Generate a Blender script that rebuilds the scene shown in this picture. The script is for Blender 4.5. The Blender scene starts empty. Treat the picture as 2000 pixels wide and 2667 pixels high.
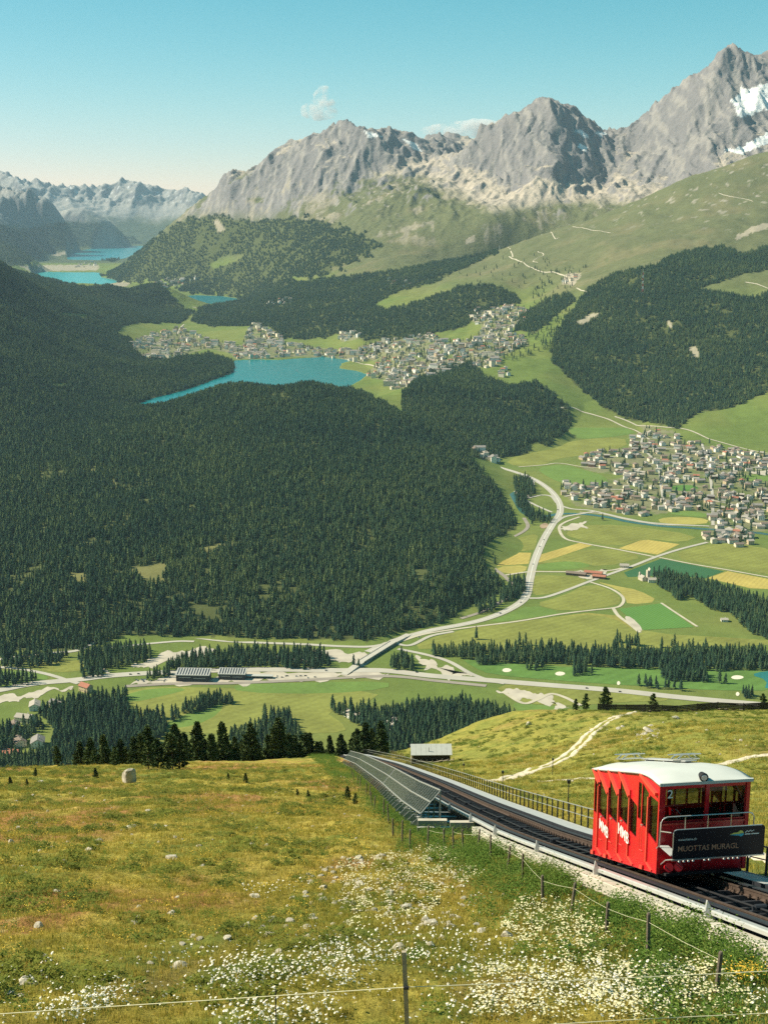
import bpy, bmesh, math, random
import numpy as np
from mathutils import Vector, Matrix

# ------------------------------------------------------------------ camera, sky, sun, exposure
sc = bpy.context.scene
COL = sc.collection
PITCH = math.radians(12.7)
FPX = 3556.0                      # focal length in photograph pixels (2000 x 2667)
CZ = 750.0                        # camera height; z = 0 is 1700 m above sea level
cam = bpy.data.cameras.new('camera')
camo = bpy.data.objects.new('camera', cam)
COL.objects.link(camo)
cam.sensor_fit = 'VERTICAL'
cam.sensor_height = 36.0
cam.sensor_width = 27.0
cam.lens = 48.0
cam.clip_start = 0.5
cam.clip_end = 90000.0
camo.location = (0, 0, CZ)
camo.rotation_euler = (math.pi / 2 - PITCH, 0, 0)
sc.camera = camo

SUN_EL, SUN_AZ = math.radians(42), math.radians(-82)     # azimuth from +Y, negative = left
to_sun = Vector((math.sin(SUN_AZ) * math.cos(SUN_EL), math.cos(SUN_AZ) * math.cos(SUN_EL), math.sin(SUN_EL)))
world = bpy.data.worlds.new('World')
sc.world = world
world.use_nodes = True
wn = world.node_tree.nodes
wl = world.node_tree.links
wn.clear()
w_out = wn.new('ShaderNodeOutputWorld')
w_bg = wn.new('ShaderNodeBackground')
w_sky = wn.new('ShaderNodeTexSky')
w_sky.sky_type = 'NISHITA'
w_sky.sun_disc = False
w_sky.sun_elevation = SUN_EL
w_sky.sun_rotation = SUN_AZ
w_sky.altitude = 2450
w_sky.air_density = 1.0
w_sky.dust_density = 1.0
w_sky.ozone_density = 1.0
# the photograph's teal grade: each channel of the sky on its own gentle curve, the same in every direction
w_sep = wn.new('ShaderNodeSeparateColor')
w_com = wn.new('ShaderNodeCombineColor')
wl.new(w_sky.outputs[0], w_sep.inputs[0])
for k_, (gain_, pow_) in enumerate(((1.38, 2.0), (0.735, 0.89), (0.66, 0.93))):
    m0 = wn.new('ShaderNodeMath'); m0.operation = 'MULTIPLY'; m0.inputs[1].default_value = 0.1
    m1 = wn.new('ShaderNodeMath'); m1.operation = 'POWER'; m1.inputs[1].default_value = pow_
    m2 = wn.new('ShaderNodeMath'); m2.operation = 'MULTIPLY'; m2.inputs[1].default_value = gain_ * 10
    wl.new(w_sep.outputs[k_], m0.inputs[0]); wl.new(m0.outputs[0], m1.inputs[0]); wl.new(m1.outputs[0], m2.inputs[0]); wl.new(m2.outputs[0], w_com.inputs[k_])
wl.new(w_com.outputs[0], w_bg.inputs[0])
w_bg.inputs[1].default_value = 0.1
wl.new(w_bg.outputs[0], w_out.inputs[0])

sun = bpy.data.lights.new('sun', 'SUN')
sun.energy = 5.0
sun.angle = math.radians(0.53)
sun.color = (1.0, 0.905, 0.71)
suno = bpy.data.objects.new('sun', sun)
COL.objects.link(suno)
suno.location = (-50, 0, 900)
suno.rotation_euler = (-to_sun).to_track_quat('-Z', 'Y').to_euler()

sc.view_settings.view_transform = 'Standard'
sc.view_settings.look = 'None'
sc.view_settings.exposure = 0.74
sc.view_settings.gamma = 1.0
sc.view_settings.use_curve_mapping = False
sc.render.engine = 'CYCLES'
cy = sc.cycles
cy.max_bounces = 6
cy.diffuse_bounces = 2
cy.glossy_bounces = 2
cy.transmission_bounces = 4
cy.transparent_max_bounces = 8
cy.volume_bounces = 2
cy.caustics_reflective = False
cy.caustics_refractive = False
cy.use_denoising = False
cy.use_adaptive_sampling = False
cy.sample_clamp_indirect = 4.0

rnd = random.Random(7)
rng = np.random.default_rng(11)

# ------------------------------------------------------------------ projection helpers
CP, SP = math.cos(PITCH), math.sin(PITCH)


def slope_of(py):
    """downward slope dz/dY of the sight line through photo row py (positive = down)"""
    c = (1333.5 - np.asarray(py, float)) / FPX
    return (SP - c * CP) / (CP + c * SP)


def u_of(px, py):
    c = (1333.5 - np.asarray(py, float)) / FPX
    return (np.asarray(px, float) - 1000) / FPX / (CP + c * SP)


def P(px, py, Y):
    return Vector((float(u_of(px, py)) * Y, Y, CZ - float(slope_of(py)) * Y))


def Pz(px, py, z):
    return P(px, py, (CZ - z) / float(slope_of(py)))


def project(X, Y, Z):
    dz = Z - CZ
    dep = Y * CP - dz * SP
    up = Y * SP + dz * CP
    return 1000 + FPX * X / dep, 1333.5 - FPX * up / dep


# ------------------------------------------------------------------ noise
_perm = np.random.default_rng(3).permutation(256)
_perm = np.concatenate([_perm, _perm, _perm])
_ang = np.random.default_rng(5).uniform(0, 2 * np.pi, 256)
_gx, _gy = np.cos(_ang), np.sin(_ang)


def perlin(x, y):
    x = np.asarray(x, float); y = np.asarray(y, float)
    xi = np.floor(x).astype(int); yi = np.floor(y).astype(int)
    xf, yf = x - xi, y - yi
    xi &= 255; yi &= 255
    s = xf * xf * xf * (xf * (xf * 6 - 15) + 10)
    t = yf * yf * yf * (yf * (yf * 6 - 15) + 10)

    def g(ix, iy, dx, dy):
        h = _perm[_perm[ix] + iy]
        return _gx[h] * dx + _gy[h] * dy
    a = g(xi, yi, xf, yf)
    b = g(xi + 1, yi, xf - 1, yf)
    c = g(xi, yi + 1, xf, yf - 1)
    d = g(xi + 1, yi + 1, xf - 1, yf - 1)
    return (a + s * (b - a) + t * ((c + s * (d - c)) - (a + s * (b - a)))) * 1.5


def fbm(x, y, octs=4, gain=0.5, lac=2.03):
    v = 0; a = 1.0; n = 0
    for i in range(octs):
        v = v + a * perlin(x + 17.3 * i, y - 9.1 * i)
        n += a; a *= gain; x = x * lac; y = y * lac
    return v / n


def ridged(x, y, octs=5, gain=0.55, lac=2.07):
    v = 0; a = 1.0; n = 0; w = 1.0
    for i in range(octs):
        r = 1 - np.abs(perlin(x + 31.7 * i, y + 11.9 * i)) * 1.6
        r = np.clip(r, 0, 1) ** 2
        v = v + a * r * w
        w = np.clip(r * 1.4, 0.15, 1)
        n += a; a *= gain; x = x * lac; y = y * lac
    return v / n


def sstep(a, b, x):
    t = np.clip((np.asarray(x, float) - a) / (b - a), 0, 1)
    return t * t * (3 - 2 * t)


def in_poly(px, py, poly):
    """vectorised point in polygon"""
    px = np.asarray(px, float); py = np.asarray(py, float)
    r = np.zeros(px.shape, bool)
    n = len(poly)
    for i in range(n):
        x1, y1 = poly[i][:2]; x2, y2 = poly[(i + 1) % n][:2]
        if y1 == y2:
            continue
        c = ((y1 > py) != (y2 > py)) & (px < (x2 - x1) * (py - y1) / (y2 - y1) + x1)
        r ^= c
    return r


# ------------------------------------------------------------------ object helpers
def link(name, me, mat=None, parent=None, **props):
    o = bpy.data.objects.new(name, me)
    COL.objects.link(o)
    if mat is not None and me is not None:
        if isinstance(mat, (list, tuple)):
            for m in mat:
                me.materials.append(m)
        elif len(me.materials) == 0:
            me.materials.append(mat)
    if parent is not None:
        o.parent = parent
    for k, v in props.items():
        if v is not None:
            o[k] = v
    return o


def thing(name, label, category, loc=(0, 0, 0), rz=0.0, group=None):
    return_o = bpy.data.objects.new(name, None)
    COL.objects.link(return_o)
    return_o.location = loc
    return_o.rotation_euler = (0, 0, rz)
    return_o['label'] = label
    return_o['category'] = category
    if group:
        return_o['group'] = group
    return return_o


def tag(o, label, category, group=None):
    o['label'] = label
    o['category'] = category
    if group:
        o['group'] = group
    return o


def struct(name, me, mat, **kw):
    return link(name, me, mat, kind='structure', **kw)


class MB:
    """collects polygons; build() makes ONE mesh"""
    def __init__(s):
        s.v = []; s.f = []; s.m = []

    def add(s, verts, faces, mi=0):
        b = len(s.v)
        s.v += [tuple(v) for v in verts]
        s.f += [tuple(i + b for i in f) for f in faces]
        s.m += [mi] * len(faces)
        return s

    def quad(s, a, b, c, d, mi=0):
        return s.add([a, b, c, d], [(0, 1, 2, 3)], mi)

    def box(s, x0, x1, y0, y1, z0, z1, mi=0, f=None):
        vs = [(x, y, z) for z in (z0, z1) for y in (y0, y1) for x in (x0, x1)]
        if f:
            vs = [f(*v) for v in vs]
        return s.add(vs, [(0, 2, 3, 1), (4, 5, 7, 6), (0, 1, 5, 4), (2, 6, 7, 3), (0, 4, 6, 2), (1, 3, 7, 5)], mi)

    def prism(s, poly, depth_vec, mi=0):
        """poly: list of 3d points (planar), extruded by depth_vec"""
        n = len(poly)
        d = Vector(depth_vec)
        a = [tuple(Vector(p)) for p in poly]
        b = [tuple(Vector(p) + d) for p in poly]
        fs = [tuple(range(n))[::-1], tuple(range(n, 2 * n))]
        for i in range(n):
            j = (i + 1) % n
            fs.append((i, j, n + j, n + i))
        return s.add(a + b, fs, mi)

    def bar(s, p, q, w, h=None, mi=0, up=(0, 0, 1)):
        """box beam from p to q, width w, height h"""
        h = w if h is None else h
        p = Vector(p); q = Vector(q)
        d = (q - p)
        if d.length < 1e-6:
            return s
        d.normalize()
        upv = Vector(up)
        if abs(d.dot(upv)) > 0.98:
            upv = Vector((0, 1, 0))
        r = d.cross(upv).normalized()
        u = r.cross(d).normalized()
        vs = []
        for e in (p, q):
            for a, b in ((-1, -1), (1, -1), (1, 1), (-1, 1)):
                vs.append(e + r * (a * w / 2) + u * (b * h / 2))
        return s.add(vs, [(3, 2, 1, 0), (4, 5, 6, 7), (0, 1, 5, 4), (1, 2, 6, 5), (2, 3, 7, 6), (3, 0, 4, 7)], mi)

    def tube(s, pts, r, n=6, mi=0, caps=True):
        pts = [Vector(p) for p in pts]
        rs = r if isinstance(r, (list, tuple)) else [r] * len(pts)
        rings = []
        for i, p in enumerate(pts):
            d = (pts[min(i + 1, len(pts) - 1)] - pts[max(i - 1, 0)]).normalized()
            a = Vector((0, 0, 1)) if abs(d.z) < 0.9 else Vector((1, 0, 0))
            x = d.cross(a).normalized(); y = x.cross(d).normalized()
            rings.append([p + (x * math.cos(2 * math.pi * k / n) + y * math.sin(2 * math.pi * k / n)) * rs[i] for k in range(n)])
        vs = [v for g in rings for v in g]
        fs = []
        for i in range(len(pts) - 1):
            for k in range(n):
                j = (k + 1) % n
                fs.append((i * n + k, i * n + j, (i + 1) * n + j, (i + 1) * n + k))
        if caps:
            fs.append(tuple(range(n))[::-1])
            fs.append(tuple(range((len(pts) - 1) * n, len(pts) * n)))
        return s.add(vs, fs, mi)

    def mesh(s, name='mesh', smooth=False):
        me = bpy.data.meshes.new(name)
        me.from_pydata(s.v, [], s.f)
        if any(s.m):
            me.polygons.foreach_set('material_index', s.m)
        if smooth:
            me.shade_smooth()
        me.update()
        return me

    def build(s, name, mat, parent=None, smooth=False, **props):
        return link(name, s.mesh(name, smooth), mat, parent, **props)


def np_mesh(name, verts, faces, smooth=True, cols=None):
    """fast mesh from numpy arrays (quads or tris)"""
    me = bpy.data.meshes.new(name)
    nv = len(verts); nf = len(faces); k = faces.shape[1]
    me.vertices.add(nv)
    me.vertices.foreach_set('co', np.ascontiguousarray(verts, np.float32).ravel())
    me.loops.add(nf * k)
    me.loops.foreach_set('vertex_index', np.ascontiguousarray(faces, np.int32).ravel())
    me.polygons.add(nf)
    me.polygons.foreach_set('loop_start', np.arange(nf, dtype=np.int32) * k)
    me.polygons.foreach_set('loop_total', np.full(nf, k, np.int32))
    me.polygons.foreach_set('use_smooth', np.full(nf, smooth, bool))
    if cols is not None:
        at = me.color_attributes.new('Col', 'FLOAT_COLOR', 'POINT')
        c4 = np.ones((nv, 4), np.float32)
        c4[:, :cols.shape[1]] = cols
        at.data.foreach_set('color', c4.ravel())
    me.update()
    me.validate()
    return me


# ------------------------------------------------------------------ material helpers
def new_mat(name):
    m = bpy.data.materials.new(name)
    m.use_nodes = True
    nt = m.node_tree
    b = nt.nodes['Principled BSDF']
    return m, nt, b


def mat(name, col, rough=0.7, var=0.12, scale=8.0, metal=0.0, spec=0.3, bump=0.0, bscale=None, coords='Object', emis=None):
    """plain procedural paint / stone / wood: base colour broken up by two noises, optional bump"""
    m, nt, b = new_mat(name)
    N = nt.nodes.new; L = nt.links.new
    tc = N('ShaderNodeTexCoord')
    nz = N('ShaderNodeTexNoise'); nz.inputs['Scale'].default_value = scale; nz.inputs['Detail'].default_value = 5
    L(tc.outputs[coords], nz.inputs['Vector'])
    mr = N('ShaderNodeMapRange')
    mr.inputs[1].default_value = 0.3; mr.inputs[2].default_value = 0.7
    mr.inputs[3].default_value = 1 - var; mr.inputs[4].default_value = 1 + var
    L(nz.outputs[0], mr.inputs[0])
    mx = N('ShaderNodeMix'); mx.data_type = 'RGBA'; mx.blend_type = 'MULTIPLY'; mx.inputs[0].default_value = 1
    mx.inputs[6].default_value = (*col, 1)
    L(mr.outputs[0], mx.inputs[7])
    L(mx.outputs[2], b.inputs['Base Color'])
    b.inputs['Roughness'].default_value = rough
    b.inputs['Metallic'].default_value = metal
    b.inputs['Specular IOR Level'].default_value = spec
    if bump:
        bz = N('ShaderNodeTexNoise'); bz.inputs['Scale'].default_value = bscale or scale * 4; bz.inputs['Detail'].default_value = 6
        L(tc.outputs[coords], bz.inputs['Vector'])
        bp = N('ShaderNodeBump'); bp.inputs['Strength'].default_value = bump; bp.inputs['Distance'].default_value = 0.05
        L(bz.outputs[0], bp.inputs['Height']); L(bp.outputs[0], b.inputs['Normal'])
    return m


def col_mat(name, var, scales, rough=0.95, bump=None, spec=0.1):
    """terrain: albedo from the mesh's own map, broken up by procedural noises in world metres"""
    m, nt, b = new_mat(name)
    N = nt.nodes.new; L = nt.links.new
    geo = N('ShaderNodeNewGeometry')
    at = N('ShaderNodeAttribute'); at.attribute_name = 'Col'
    cur = at.outputs['Color']
    for s, v in zip(scales, var):
        nz = N('ShaderNodeTexNoise'); nz.inputs['Scale'].default_value = 1.0 / s; nz.inputs['Detail'].default_value = 6
        nz.inputs['Roughness'].default_value = 0.65
        L(geo.outputs['Position'], nz.inputs['Vector'])
        mr = N('ShaderNodeMapRange')
        mr.inputs[1].default_value = 0.25; mr.inputs[2].default_value = 0.75
        mr.inputs[3].default_value = 1 - v; mr.inputs[4].default_value = 1 + v
        L(nz.outputs[0], mr.inputs[0])
        mx = N('ShaderNodeMix'); mx.data_type = 'RGBA'; mx.blend_type = 'MULTIPLY'; mx.inputs[0].default_value = 1
        L(cur, mx.inputs[6]); L(mr.outputs[0], mx.inputs[7])
        cur = mx.outputs[2]
    L(cur, b.inputs['Base Color'])
    b.inputs['Roughness'].default_value = rough
    b.inputs['Specular IOR Level'].default_value = spec
    if bump:
        bs, bd = bump
        bz = N('ShaderNodeTexNoise'); bz.inputs['Scale'].default_value = 1.0 / bs; bz.inputs['Detail'].default_value = 8
        bz.inputs['Roughness'].default_value = 0.7
        L(geo.outputs['Position'], bz.inputs['Vector'])
        bp = N('ShaderNodeBump'); bp.inputs['Strength'].default_value = 1.0; bp.inputs['Distance'].default_value = bd
        L(bz.outputs[0], bp.inputs['Height']); L(bp.outputs[0], b.inputs['Normal'])
    return m

# ------------------------------------------------------------------ foreground hillside height
TRK = np.array([(12, 13.0), (28, 11.35), (40, 9.9), (47, 9.0), (60, 7.4), (85, 5.8), (119, 4.2), (185, 0.4), (254, -5.6), (300, -10.5), (420, -24)])


def track_x(Y):
    return np.interp(Y, TRK[:, 0], TRK[:, 1])


def track_z(Y):
    """top of the concrete; flat gradient, then over the brow"""
    Y = np.asarray(Y, float)
    return CZ - 4.9 - 0.4 * Y - 0.0016 * np.clip(Y - 258, 0, None) ** 2


def ground_z(X, Y, fine=True):
    X = np.asarray(X, float); Y = np.asarray(Y, float)
    u = X / np.maximum(Y, 5)
    z = CZ - 5.75 - 0.4 * Y
    z = z - 0.5 * sstep(32, 18, Y)
    dx = X - track_x(Y)
    # right-hand hillside is a little higher and rolls
    z = z + sstep(4, 50, dx) * (0.036 * Y) * sstep(60, 200, Y)
    # brow: beyond it the hill falls away
    yb = np.interp(u, [-0.45, -0.3, -0.22, -0.1, -0.045, 0.0, 0.03, 0.1, 0.16, 0.3, 0.45],
                   [160, 168, 190, 228, 262, 275, 285, 300, 300, 285, 270])
    o = np.clip(Y - yb, 0, None)
    z = z - np.minimum(0.0022 * o ** 2, 0.11 * o + 2)
    # gentle lumps
    amp = sstep(3.2, 9, np.abs(dx))
    z = z + amp * (1.1 * fbm(X / 38 + 3, Y / 46, 3) + 0.35 * fbm(X / 9, Y / 11 + 7, 3)) * sstep(14, 60, Y)
    z = z + amp * 0.16 * fbm(X / 2.3, Y / 2.9, 3)
    if fine:
        z = z + amp * 0.34 * np.abs(perlin(X / 6.5 + Y / 40, Y / 2.1 - X / 14)) * sstep(-0.25, 0.3, fbm(X / 17, Y / 17 + 4, 2))
        hump = np.clip(fbm(X / 1.3 + 40, Y / 1.6, 3), 0, 1)
        z = z + amp * 0.22 * hump
    z = z - 0.9 * sstep(62, 68, Y) * sstep(232, 215, Y) * sstep(-6.4, -4.9, dx) * sstep(-1.0, -2.4, dx)
    # shallow trench for the railway bed
    z = z - 0.75 * sstep(2.9, 2.0, np.abs(dx)) + 0.18 * sstep(-6, -3.2, dx) * sstep(-2.0, -2.6, dx)
    return z


# ------------------------------------------------------------------ big terrain
CPTS = []                              # (u, lnY, z)


def cp(px, py, Y):
    CPTS.append((float(u_of(px, py)), math.log(Y), CZ - float(slope_of(py)) * Y))


def cpz(px, py, z):
    Y = (CZ - z) / float(slope_of(py))
    CPTS.append((float(u_of(px, py)), math.log(Y), z))


def cpd(px, Y, z):
    CPTS.append(((px - 1000) / FPX, math.log(Y), z))


for u_ in (-0.4, -0.25, -0.1, 0.0, 0.1, 0.25, 0.4):
    zb = float(ground_z(u_ * 450, 450.0, False))
    CPTS.append((u_, math.log(450), zb))
    for Y_, f_ in ((620, .80), (820, .615), (1060, .41), (1300, .22), (1500, .09), (1640, .03)):
        CPTS.append((u_, math.log(Y_), 12 + (zb - 12) * f_))
    CPTS.append((u_, math.log(1740), 9))
for q in ((-200, 1690), (200, 1690), (500, 1690), (800, 1690), (1000, 1700), (1200, 1650), (1400, 1600), (1700, 1600), (2100, 1600),
          (-200, 1800), (0, 1800), (400, 1800), (800, 1800), (1200, 1800), (1600, 1780), (2100, 1780), (1400, 1450), (1700, 1450), (2200, 1500),
          (1350, 1380), (1600, 1300), (2000, 1300), (2250, 1300), (1345, 1300), (1400, 1230), (1700, 1200), (2000, 1200),
          (1335, 1225), (1500, 1150), (1700, 1145), (2000, 1185), (2250, 1190), (1320, 1480), (1340, 1550), (1450, 1130), (1600, 1110)):
    cpz(*q, 9)
for q in ((1300, 1600), (1250, 1622), (1150, 1655), (1350, 1572), (1080, 1672), (1230, 1606), (1200, 1628), (1262, 1592)):
    cpz(*q, 3)
# forested left slope and the wooded hill in the middle
for q in ((0, 690, 6600), (0, 785, 5800), (0, 900, 5000), (0, 1000, 4420), (0, 1100, 4060), (0, 1300, 3150), (0, 1500, 2550), (0, 1640, 2290),
          (-250, 520, 6300), (-250, 740, 5200), (-250, 900, 4500), (-250, 1100, 3850), (-250, 1300, 3150), (-250, 1500, 2550), (-250, 1640, 2290),
          (84, 737, 7300), (133, 750, 7600), (211, 768, 8300), (300, 751, 8800), (386, 741, 9000), (430, 763, 8900),
          (200, 800, 7300), (200, 860, 6300), (200, 950, 5300), (200, 1060, 4450), (200, 1200, 3500), (200, 1400, 2750), (200, 1550, 2400), (200, 1650, 2275),
          (330, 942, 5900), (400, 972, 5500), (500, 946, 5850), (560, 958, 5800), (300, 800, 8000), (250, 830, 7000),
          (350, 1086, 4250), (420, 1066, 4300), (500, 1036, 4380), (620, 1003, 4400), (720, 1017, 4400), (810, 1002, 4400), (900, 1030, 4330), (1000, 1072, 4150),
          (1060, 1095, 4000), (1130, 1150, 3850), (1215, 1205, 3680),
          (400, 1120, 3850), (400, 1250, 3250), (400, 1400, 2750), (400, 1550, 2420), (400, 1650, 2275),
          (600, 1100, 3850), (600, 1250, 3200), (600, 1400, 2750), (600, 1550, 2430), (600, 1650, 2275),
          (800, 1100, 3850), (800, 1250, 3200), (800, 1400, 2750), (800, 1550, 2430), (800, 1655, 2270),
          (1000, 1150, 3750), (1000, 1300, 3100), (1000, 1450, 2680), (1000, 1560, 2420), (1000, 1650, 2270),
          (1200, 1250, 3450), (1200, 1400, 2850), (1170, 1520, 2500), (1140, 1600, 2370)):
    cp(*q)
for q in ((600, 4850, 58), (800, 4850, 58), (950, 4850, 64), (400, 4700, 60), (100, 10300, 150), (250, 10400, 110), (380, 10300, 100), (0, 9500, 330)):
    cpd(*q)
# St. Moritz shore, town and the wooded hill behind it
for q in ((400, 900, 76), (450, 870, 78), (550, 885, 76), (650, 920, 72), (750, 912, 74), (850, 905, 78), (950, 925, 74), (480, 842, 84), (420, 800, 110),
          (640, 795, 97), (560, 806, 96), (1000, 1000, 75), (970, 955, 75), (500, 762, 95), (330, 770, 160), (610, 968, 71)):
    cpz(*q)
for q in ((1000, 930, 5900), (1100, 920, 5750), (1200, 900, 5650), (1350, 830, 6300), (1300, 930, 5300), (1100, 990, 5200), (950, 895, 6300),
          (1250, 745, 7000), (1050, 775, 7200), (900, 800, 7300), (750, 858, 7000), (640, 845, 7500), (700, 772, 8700), (1400, 760, 6800),
          (1200, 975, 5000), (1100, 1000, 4700), (1060, 1045, 4550), (1300, 1000, 4900), (1400, 1050, 4650), (1450, 1110, 4400), (1300, 1120, 4300),
          (1200, 1120, 4250), (1250, 1185, 3950), (1450, 900, 5500), (1430, 990, 4950)):
    cp(*q)
# right slope
for q in ((1500, 1080, 4650), (1500, 1000, 5000), (1550, 900, 5450), (1520, 800, 6000), (1500, 745, 6500), (1500, 680, 7000), (1500, 620, 7700), (1500, 582, 8150),
          (1700, 1112, 4500), (1700, 1000, 4950), (1700, 900, 5350), (1700, 800, 5800), (1700, 700, 6300), (1700, 620, 7000), (1700, 560, 7600), (1700, 502, 8150),
          (2000, 1170, 4250), (2000, 1050, 4600), (2000, 900, 5200), (2000, 800, 5600), (2000, 700, 6100), (2000, 600, 6900), (2000, 500, 7600), (2000, 392, 8250),
          (2300, 1150, 4250), (2300, 1000, 4600), (2300, 800, 5500), (2300, 600, 6700), (2300, 450, 7600), (2300, 330, 8250),
          (1300, 700, 7500), (1300, 647, 8250), (1200, 690, 8150), (1600, 545, 8150), (1800, 460, 8200), (1900, 430, 8250), (1400, 615, 8200)):
    cp(*q)
for q in ((1300, 8700, 400), (1500, 8750, 560), (1700, 8800, 730), (2000, 8900, 960), (2300, 8900, 1150)):
    cpd(*q)
# the near range of peaks
for q in ((1260, 340, 10900), (1330, 290, 10800), (1400, 252, 10700), (1440, 240, 10650), (1480, 255, 10700), (1520, 290, 10900), (1600, 322, 11000),
          (1650, 310, 10900), (1700, 280, 10800), (1760, 235, 10700), (1830, 180, 10600), (1880, 142, 10500), (1930, 128, 10500), (1975, 152, 10500),
          (2050, 150, 10500), (2200, 260, 10300), (2400, 300, 10300),
          (1440, 400, 10000), (1440, 500, 9400), (1440, 570, 9050), (1300, 420, 10250), (1300, 520, 9500), (1300, 620, 8750), (1620, 450, 9900), (1620, 390, 10400),
          (1800, 330, 9950), (1800, 415, 9400), (1930, 250, 10050), (1930, 340, 9550), (1990, 290, 9900), (1700, 395, 9900), (1560, 520, 9150), (2200, 330, 9700),
          (1220, 372, 12000), (1180, 358, 12600), (1130, 372, 12500),
          (545, 520, 11800), (600, 467, 11800), (650, 432, 11800), (700, 397, 11800), (750, 377, 11700), (800, 360, 11600), (850, 342, 11450), (900, 335, 11500),
          (960, 325, 11500), (1020, 332, 11450), (1060, 352, 11400), (1100, 395, 11300), (490, 560, 11900), (440, 592, 12000), (400, 625, 12200), (345, 672, 12600),
          (700, 480, 11250), (850, 450, 10750), (950, 430, 10800), (1000, 500, 10100), (850, 530, 10400), (600, 560, 11250), (750, 600, 10300), (850, 640, 9400),
          (600, 650, 10950), (450, 680, 11500), (550, 722, 10900), (700, 700, 10000), (1000, 600, 9150), (1100, 560, 9350), (1150, 640, 8700), (1000, 682, 8350),
          (1150, 480, 10050), (900, 742, 7950), (1100, 430, 10900), (1180, 420, 11200)):
    cp(*q)
for q in ((300, 728, 95), (380, 738, 105), (265, 722, 93), (450, 752, 105), (550, 764, 97), (640, 772, 102), (420, 765, 94)):
    cpz(*q)
for q in ((600, 13000, 700), (900, 13500, 900), (1200, 14000, 850), (1500, 13000, 950), (1900, 13000, 1100), (2300, 13000, 1100), (500, 14500, 300),
          (700, 17000, 700), (1200, 18000, 700), (1800, 18000, 700), (2300, 18000, 700), (1000, 26000, 900), (1600, 26000, 900), (2300, 26000, 900)):
    cpd(*q)
# far end of the valley
for q in ((75, 700, 92), (180, 700, 92), (250, 695, 93), (150, 660, 97), (300, 640, 97), (370, 638, 97), (420, 660, 98), (60, 730, 94), (120, 690, 60), (200, 685, 60), (280, 685, 60), (340, 680, 60), (220, 665, 50), (300, 660, 50), (360, 650, 60), (200, 655, 60), (250, 646, 60), (150, 715, 60), (230, 722, 60), (180, 735, 60)):
    cpz(*q)
for q in ((0, 670, 13300), (0, 640, 14500), (0, 565, 16500), (0, 488, 18000), (80, 492, 18200), (108, 513, 18000), (150, 545, 19500), (200, 566, 21200),
          (265, 581, 22200), (362, 622, 23000), (110, 600, 17800), (240, 620, 22300), (60, 660, 14200), (-250, 450, 17500), (-250, 640, 13500),
          (9, 457, 26500), (27, 468, 26500), (66, 464, 26500), (96, 482, 26500), (199, 477, 26500), (235, 481, 26500), (268, 497, 26500), (325, 475, 26500),
          (347, 467, 26500), (368, 477, 26500), (392, 493, 26500), (443, 513, 26500), (476, 497, 26500), (506, 489, 26500), (530, 503, 26500), (570, 525, 26500),
          (-250, 440, 26500), (120, 545, 24500), (250, 560, 24800), (350, 585, 25000), (440, 600, 25000), (520, 590, 25000), (640, 560, 26500), (800, 540, 26500)):
    cp(*q)
for q in ((100, 20800, 560), (420, 23600, 110), (200, 28800, 500), (500, 28800, 500), (-250, 28800, 500)):
    cpd(*q)

_C = np.array(CPTS)
_A = np.stack([_C[:, 0] * 1.25, _C[:, 1]], 1)
_zs = _C[:, 2]


def _phi(r2):
    return np.sqrt(r2 + 0.02 ** 2)


_d2 = ((_A[:, None, :] - _A[None]) ** 2).sum(2)
_n = len(_A)
_M = np.zeros((_n + 3, _n + 3))
_M[:_n, :_n] = -_phi(_d2) + np.eye(_n) * 0.0006
_M[:_n, _n] = 1
_M[:_n, _n + 1:] = _A
_M[_n, :_n] = 1
_M[_n + 1:, :_n] = _A.T
_w = np.linalg.solve(_M, np.concatenate([_zs, [0, 0, 0]]))


def rbf(u, lnY):
    sh = u.shape
    q = np.stack([u.ravel() * 1.25, lnY.ravel()], 1)
    out = np.empty(len(q))
    for i in range(0, len(q), 20000):
        b = q[i:i + 20000]
        d2 = np.subtract.outer(b[:, 0], _A[:, 0]) ** 2
        d2 += np.subtract.outer(b[:, 1], _A[:, 1]) ** 2
        d2 += 0.0004
        np.sqrt(d2, out=d2)
        out[i:i + 20000] = -(d2 @ _w[:_n]) + _w[_n] + b @ _w[_n + 1:]
    return out.reshape(sh)


# lakes: outline in the photo, lying on a level plane
LAKES = {
    'st_moritz': (68.0, [(356, 1054), (392, 1039), (452, 1024), (512, 1006), (573, 983), (604, 972), (612, 955), (612, 939), (663, 936), (723, 938), (784, 933),
                         (844, 930), (892, 936), (916, 939), (888, 948), (884, 960), (928, 966), (955, 976), (940, 990), (900, 1012), (760, 1050), (600, 1065), (480, 1078), (400, 1072)]),
    'champfer': (91.0, [(449, 795), (456, 780), (470, 772), (512, 769), (573, 771), (615, 777), (624, 783), (579, 792), (512, 796), (470, 800)]),
    'silvaplana': (91.0, [(75, 710), (120, 708), (181, 710), (259, 709), (265, 722), (301, 730), (307, 735), (265, 744), (241, 751), (199, 757), (151, 757), (120, 745), (90, 727)]),
    'sils': (97.0, [(175, 668), (199, 654), (241, 648), (301, 644), (362, 640), (384, 641), (372, 655), (345, 664), (325, 674), (265, 678), (199, 677), (178, 676)]),
}
LAKE_XY = {k: [tuple(Pz(px, py, z)[:2]) for px, py in pl] for k, (z, pl) in LAKES.items()}


def floor_z(Y):
    return np.interp(Y, [0, 4560, 4760, 8300, 8700, 15000, 15600, 40000], [15, 15, 70, 70, 93, 93, 99, 99])


def mountain_mask(u, Y, z):
    m = sstep(8300, 9300, Y) * sstep(330, 700, z) * sstep(16000, 15000, Y)
    m2 = sstep(15800, 17500, Y) * sstep(260, 640, z)
    return np.maximum(m, m2)


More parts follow.
